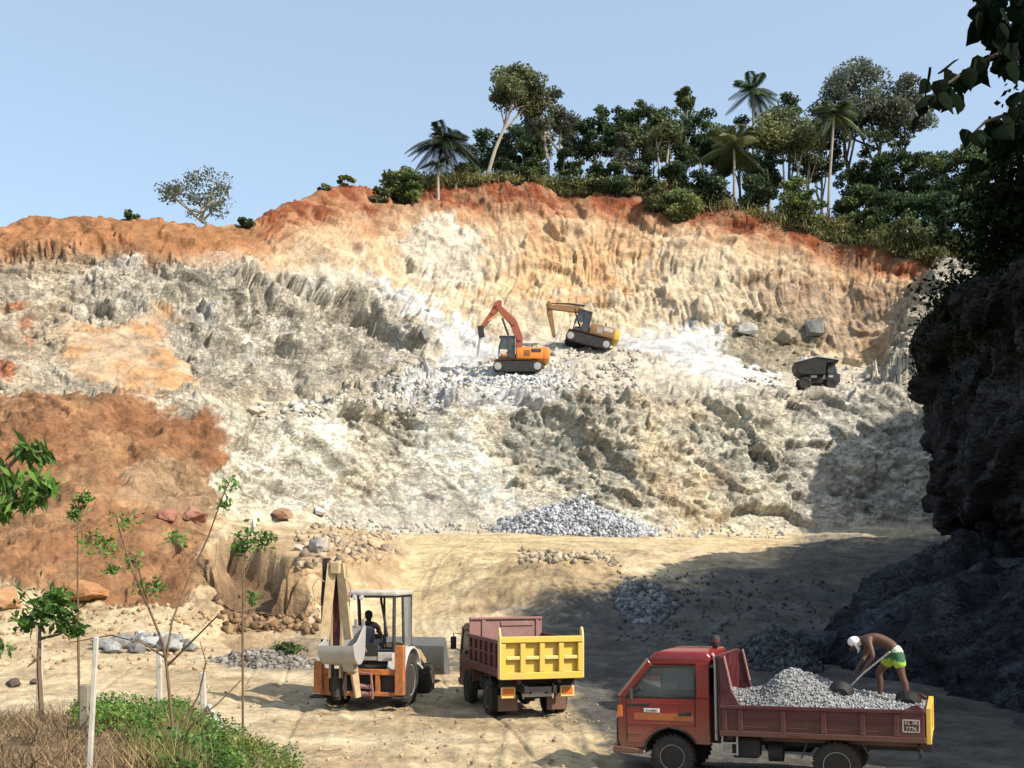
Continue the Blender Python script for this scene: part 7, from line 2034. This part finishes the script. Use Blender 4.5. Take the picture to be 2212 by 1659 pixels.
M_CONCRETE = rough_mat('weathered pale concrete', (0.42, 0.39, 0.33), rough=0.95, var=0.35, s1=5, s2=18, bump=0.4, bscale=25, bdist=0.01)
M_OLDWOOD = rough_mat('grey weathered wood', (0.22, 0.19, 0.14), rough=0.95, var=0.4, s1=4, s2=14, bump=0.5, bscale=18, bdist=0.015)
post('tall leaning whitish fence post, the longest on the bank', 190, 1659, 208, 1376, 9.7, 0.043, M_CONCRETE)
post('short grey wooden post right behind the tall whitish post', 184, 1640, 184, 1478, 13.0, 0.12, M_OLDWOOD)
post('whitish post standing behind the forked sapling', 346, 1530, 344, 1408, 18.5, 0.085, M_CONCRETE)
post('whitish post with a diagonal strut beside it', 442, 1580, 438, 1452, 17.0, 0.09, M_CONCRETE)
st = MB(); a = on_ground(512, 14.5); st.bar(a + Vector((0, 0, -0.1)), at(452, 1525, 17.0), 0.07, 0.07, bev=0.008); o = st.build('post_strut', M_CONCRETE); tag(o, 'diagonal pale strut leaning against the whitish post', 'post', 'fence posts on the bank')
post('dark-topped whitish post beside the round papaya plant', 86, 1500, 86, 1345, 16.0, 0.08, M_CONCRETE)

# ground cover of the bank: dry stalks, green weeds, tufts
rg = np.random.default_rng(701)


def bank_points(n, poly, d0, d1):
    out = []
    while len(out) < n:
        x = rg.uniform(-120, 760, n); d = rg.uniform(d0, d1, n)
        y = HY + (CAM_H - near_z(x, d)) / d * FPX
        k = poly_mask(x + 40 * vnoise(np.stack([x * 0.02, d, x * 0], 1), 702), y + 30 * vnoise(np.stack([x * 0.02, d, x * 0 + 5], 1), 703), poly, 30) > rg.random(n)
        for a_, b_ in zip(x[k], d[k]): out.append((a_, b_))
    return np.array([on_ground(a_, b_)[:] for a_, b_ in out[:n]])


P_ = bank_points(7500, [(-120, 1490), (240, 1500), (300, 1560), (420, 1600), (600, 1640), (660, 1720), (-120, 1720)], 9.5, 21)
cols = np.where((rg.random(len(P_)) < 0.6)[:, None], [[0.27, 0.19, 0.10]], [[0.13, 0.085, 0.05]]) * rg.uniform(0.4, 1.5, (len(P_), 1))
blades('dry_grass', P_, rg.uniform(0.03, 0.26, len(P_)) * np.clip(fbm(P_ * 1.3, 712, 3) * 1.6 + 0.7, 0.2, 1.5), rg.uniform(0.003, 0.008, len(P_)), cols, 'dry brown stalks and straw covering the left bank', rg, bend=0.75)
P_ = bank_points(24000, [(140, 1545), (240, 1515), (380, 1520), (400, 1560), (330, 1620), (240, 1600), (150, 1580)], 11, 21)
V = leaf_quads(P_ + np.stack([rg.normal(size=len(P_)) * 0.03, rg.normal(size=len(P_)) * 0.03, rg.uniform(0.0, 1.0, len(P_)) * np.clip(0.2 + 0.35 * fbm(P_ * 1.4, 723, 3), 0.02, 0.5)], 1), 0.042 * rg.uniform(0.5, 1.6, len(P_)), 0.33, rg, droop=0.0)
o = quads_mesh('weeds', V, (np.array([[0.07, 0.19, 0.03]]) + np.array([[0.08, 0.03, 0.01]]) * np.clip(fbm(P_ * 1.1, 721, 3) * 1.5 + 0.3, 0, 1)[:, None]) * rg.uniform(0.35, 1.5, (len(P_), 1)), M_LEAF); tag(o, 'bright green patch of low weeds around the fence posts', 'weeds', kind='stuff')
P_ = bank_points(20000, [(470, 1590), (540, 1600), (620, 1635), (670, 1720), (380, 1720), (330, 1640), (420, 1610)], 9.5, 19)
V = leaf_quads(P_ + np.stack([rg.normal(size=len(P_)) * 0.03, rg.normal(size=len(P_)) * 0.03, rg.uniform(0.0, 1.0, len(P_)) * np.clip(0.16 + 0.35 * fbm(P_ * 1.4, 724, 3), 0.02, 0.5)], 1), 0.042 * rg.uniform(0.5, 1.6, len(P_)), 0.33, rg, droop=0.0)
o = quads_mesh('weeds', V, (np.array([[0.065, 0.16, 0.03]]) + np.array([[0.10, 0.04, 0.015]]) * np.clip(fbm(P_ * 1.1, 722, 3) * 1.5 + 0.3, 0, 1)[:, None]) * rg.uniform(0.35, 1.5, (len(P_), 1)), M_LEAF); tag(o, 'green weeds running down to the bottom edge of the bank', 'weeds', kind='stuff')
P_ = bank_points(2600, [(280, 1560), (400, 1560), (440, 1640), (420, 1720), (300, 1720)], 9.5, 18)
cols = np.where((rg.random(len(P_)) < 0.5)[:, None], [[0.16, 0.17, 0.05]], [[0.30, 0.22, 0.10]]) * rg.uniform(0.5, 1.4, (len(P_), 1))
blades('tall_grass', P_, rg.uniform(0.08, 0.34, len(P_)), rg.uniform(0.003, 0.007, len(P_)), cols, 'yellowish grass tufts around the foot of the forked sapling', rg, bend=0.4)

# ------------------------------------------------------------------ thin dust hanging at the foot of the lower wall
dm = MB()
for c, r in (((880, 1112), (4.6, 2.0, 1.7)), ((1010, 1105), (4.2, 1.8, 1.6)), ((770, 1118), (3.4, 1.6, 1.2)), ((940, 1085), (3.2, 1.6, 2.0))):
    q = at(c[0], c[1], 70.5)
    dm.ball(q, r, 3)
dust = dm.build('dust_haze', None)
md = bpy.data.materials.new('hanging dust'); md.use_nodes = True; md.node_tree.nodes.clear()
vo_ = md.node_tree.nodes.new('ShaderNodeOutputMaterial'); vp = md.node_tree.nodes.new('ShaderNodeVolumePrincipled')
vp.inputs['Density'].default_value = 0.055; vp.inputs['Color'].default_value = (0.95, 0.9, 0.82, 1)
md.node_tree.links.new(vp.outputs[0], vo_.inputs['Volume'])
dust.data.materials.append(md)
tag(dust, 'thin pale dust hanging at the foot of the lower quarry wall', 'dust', kind='stuff')
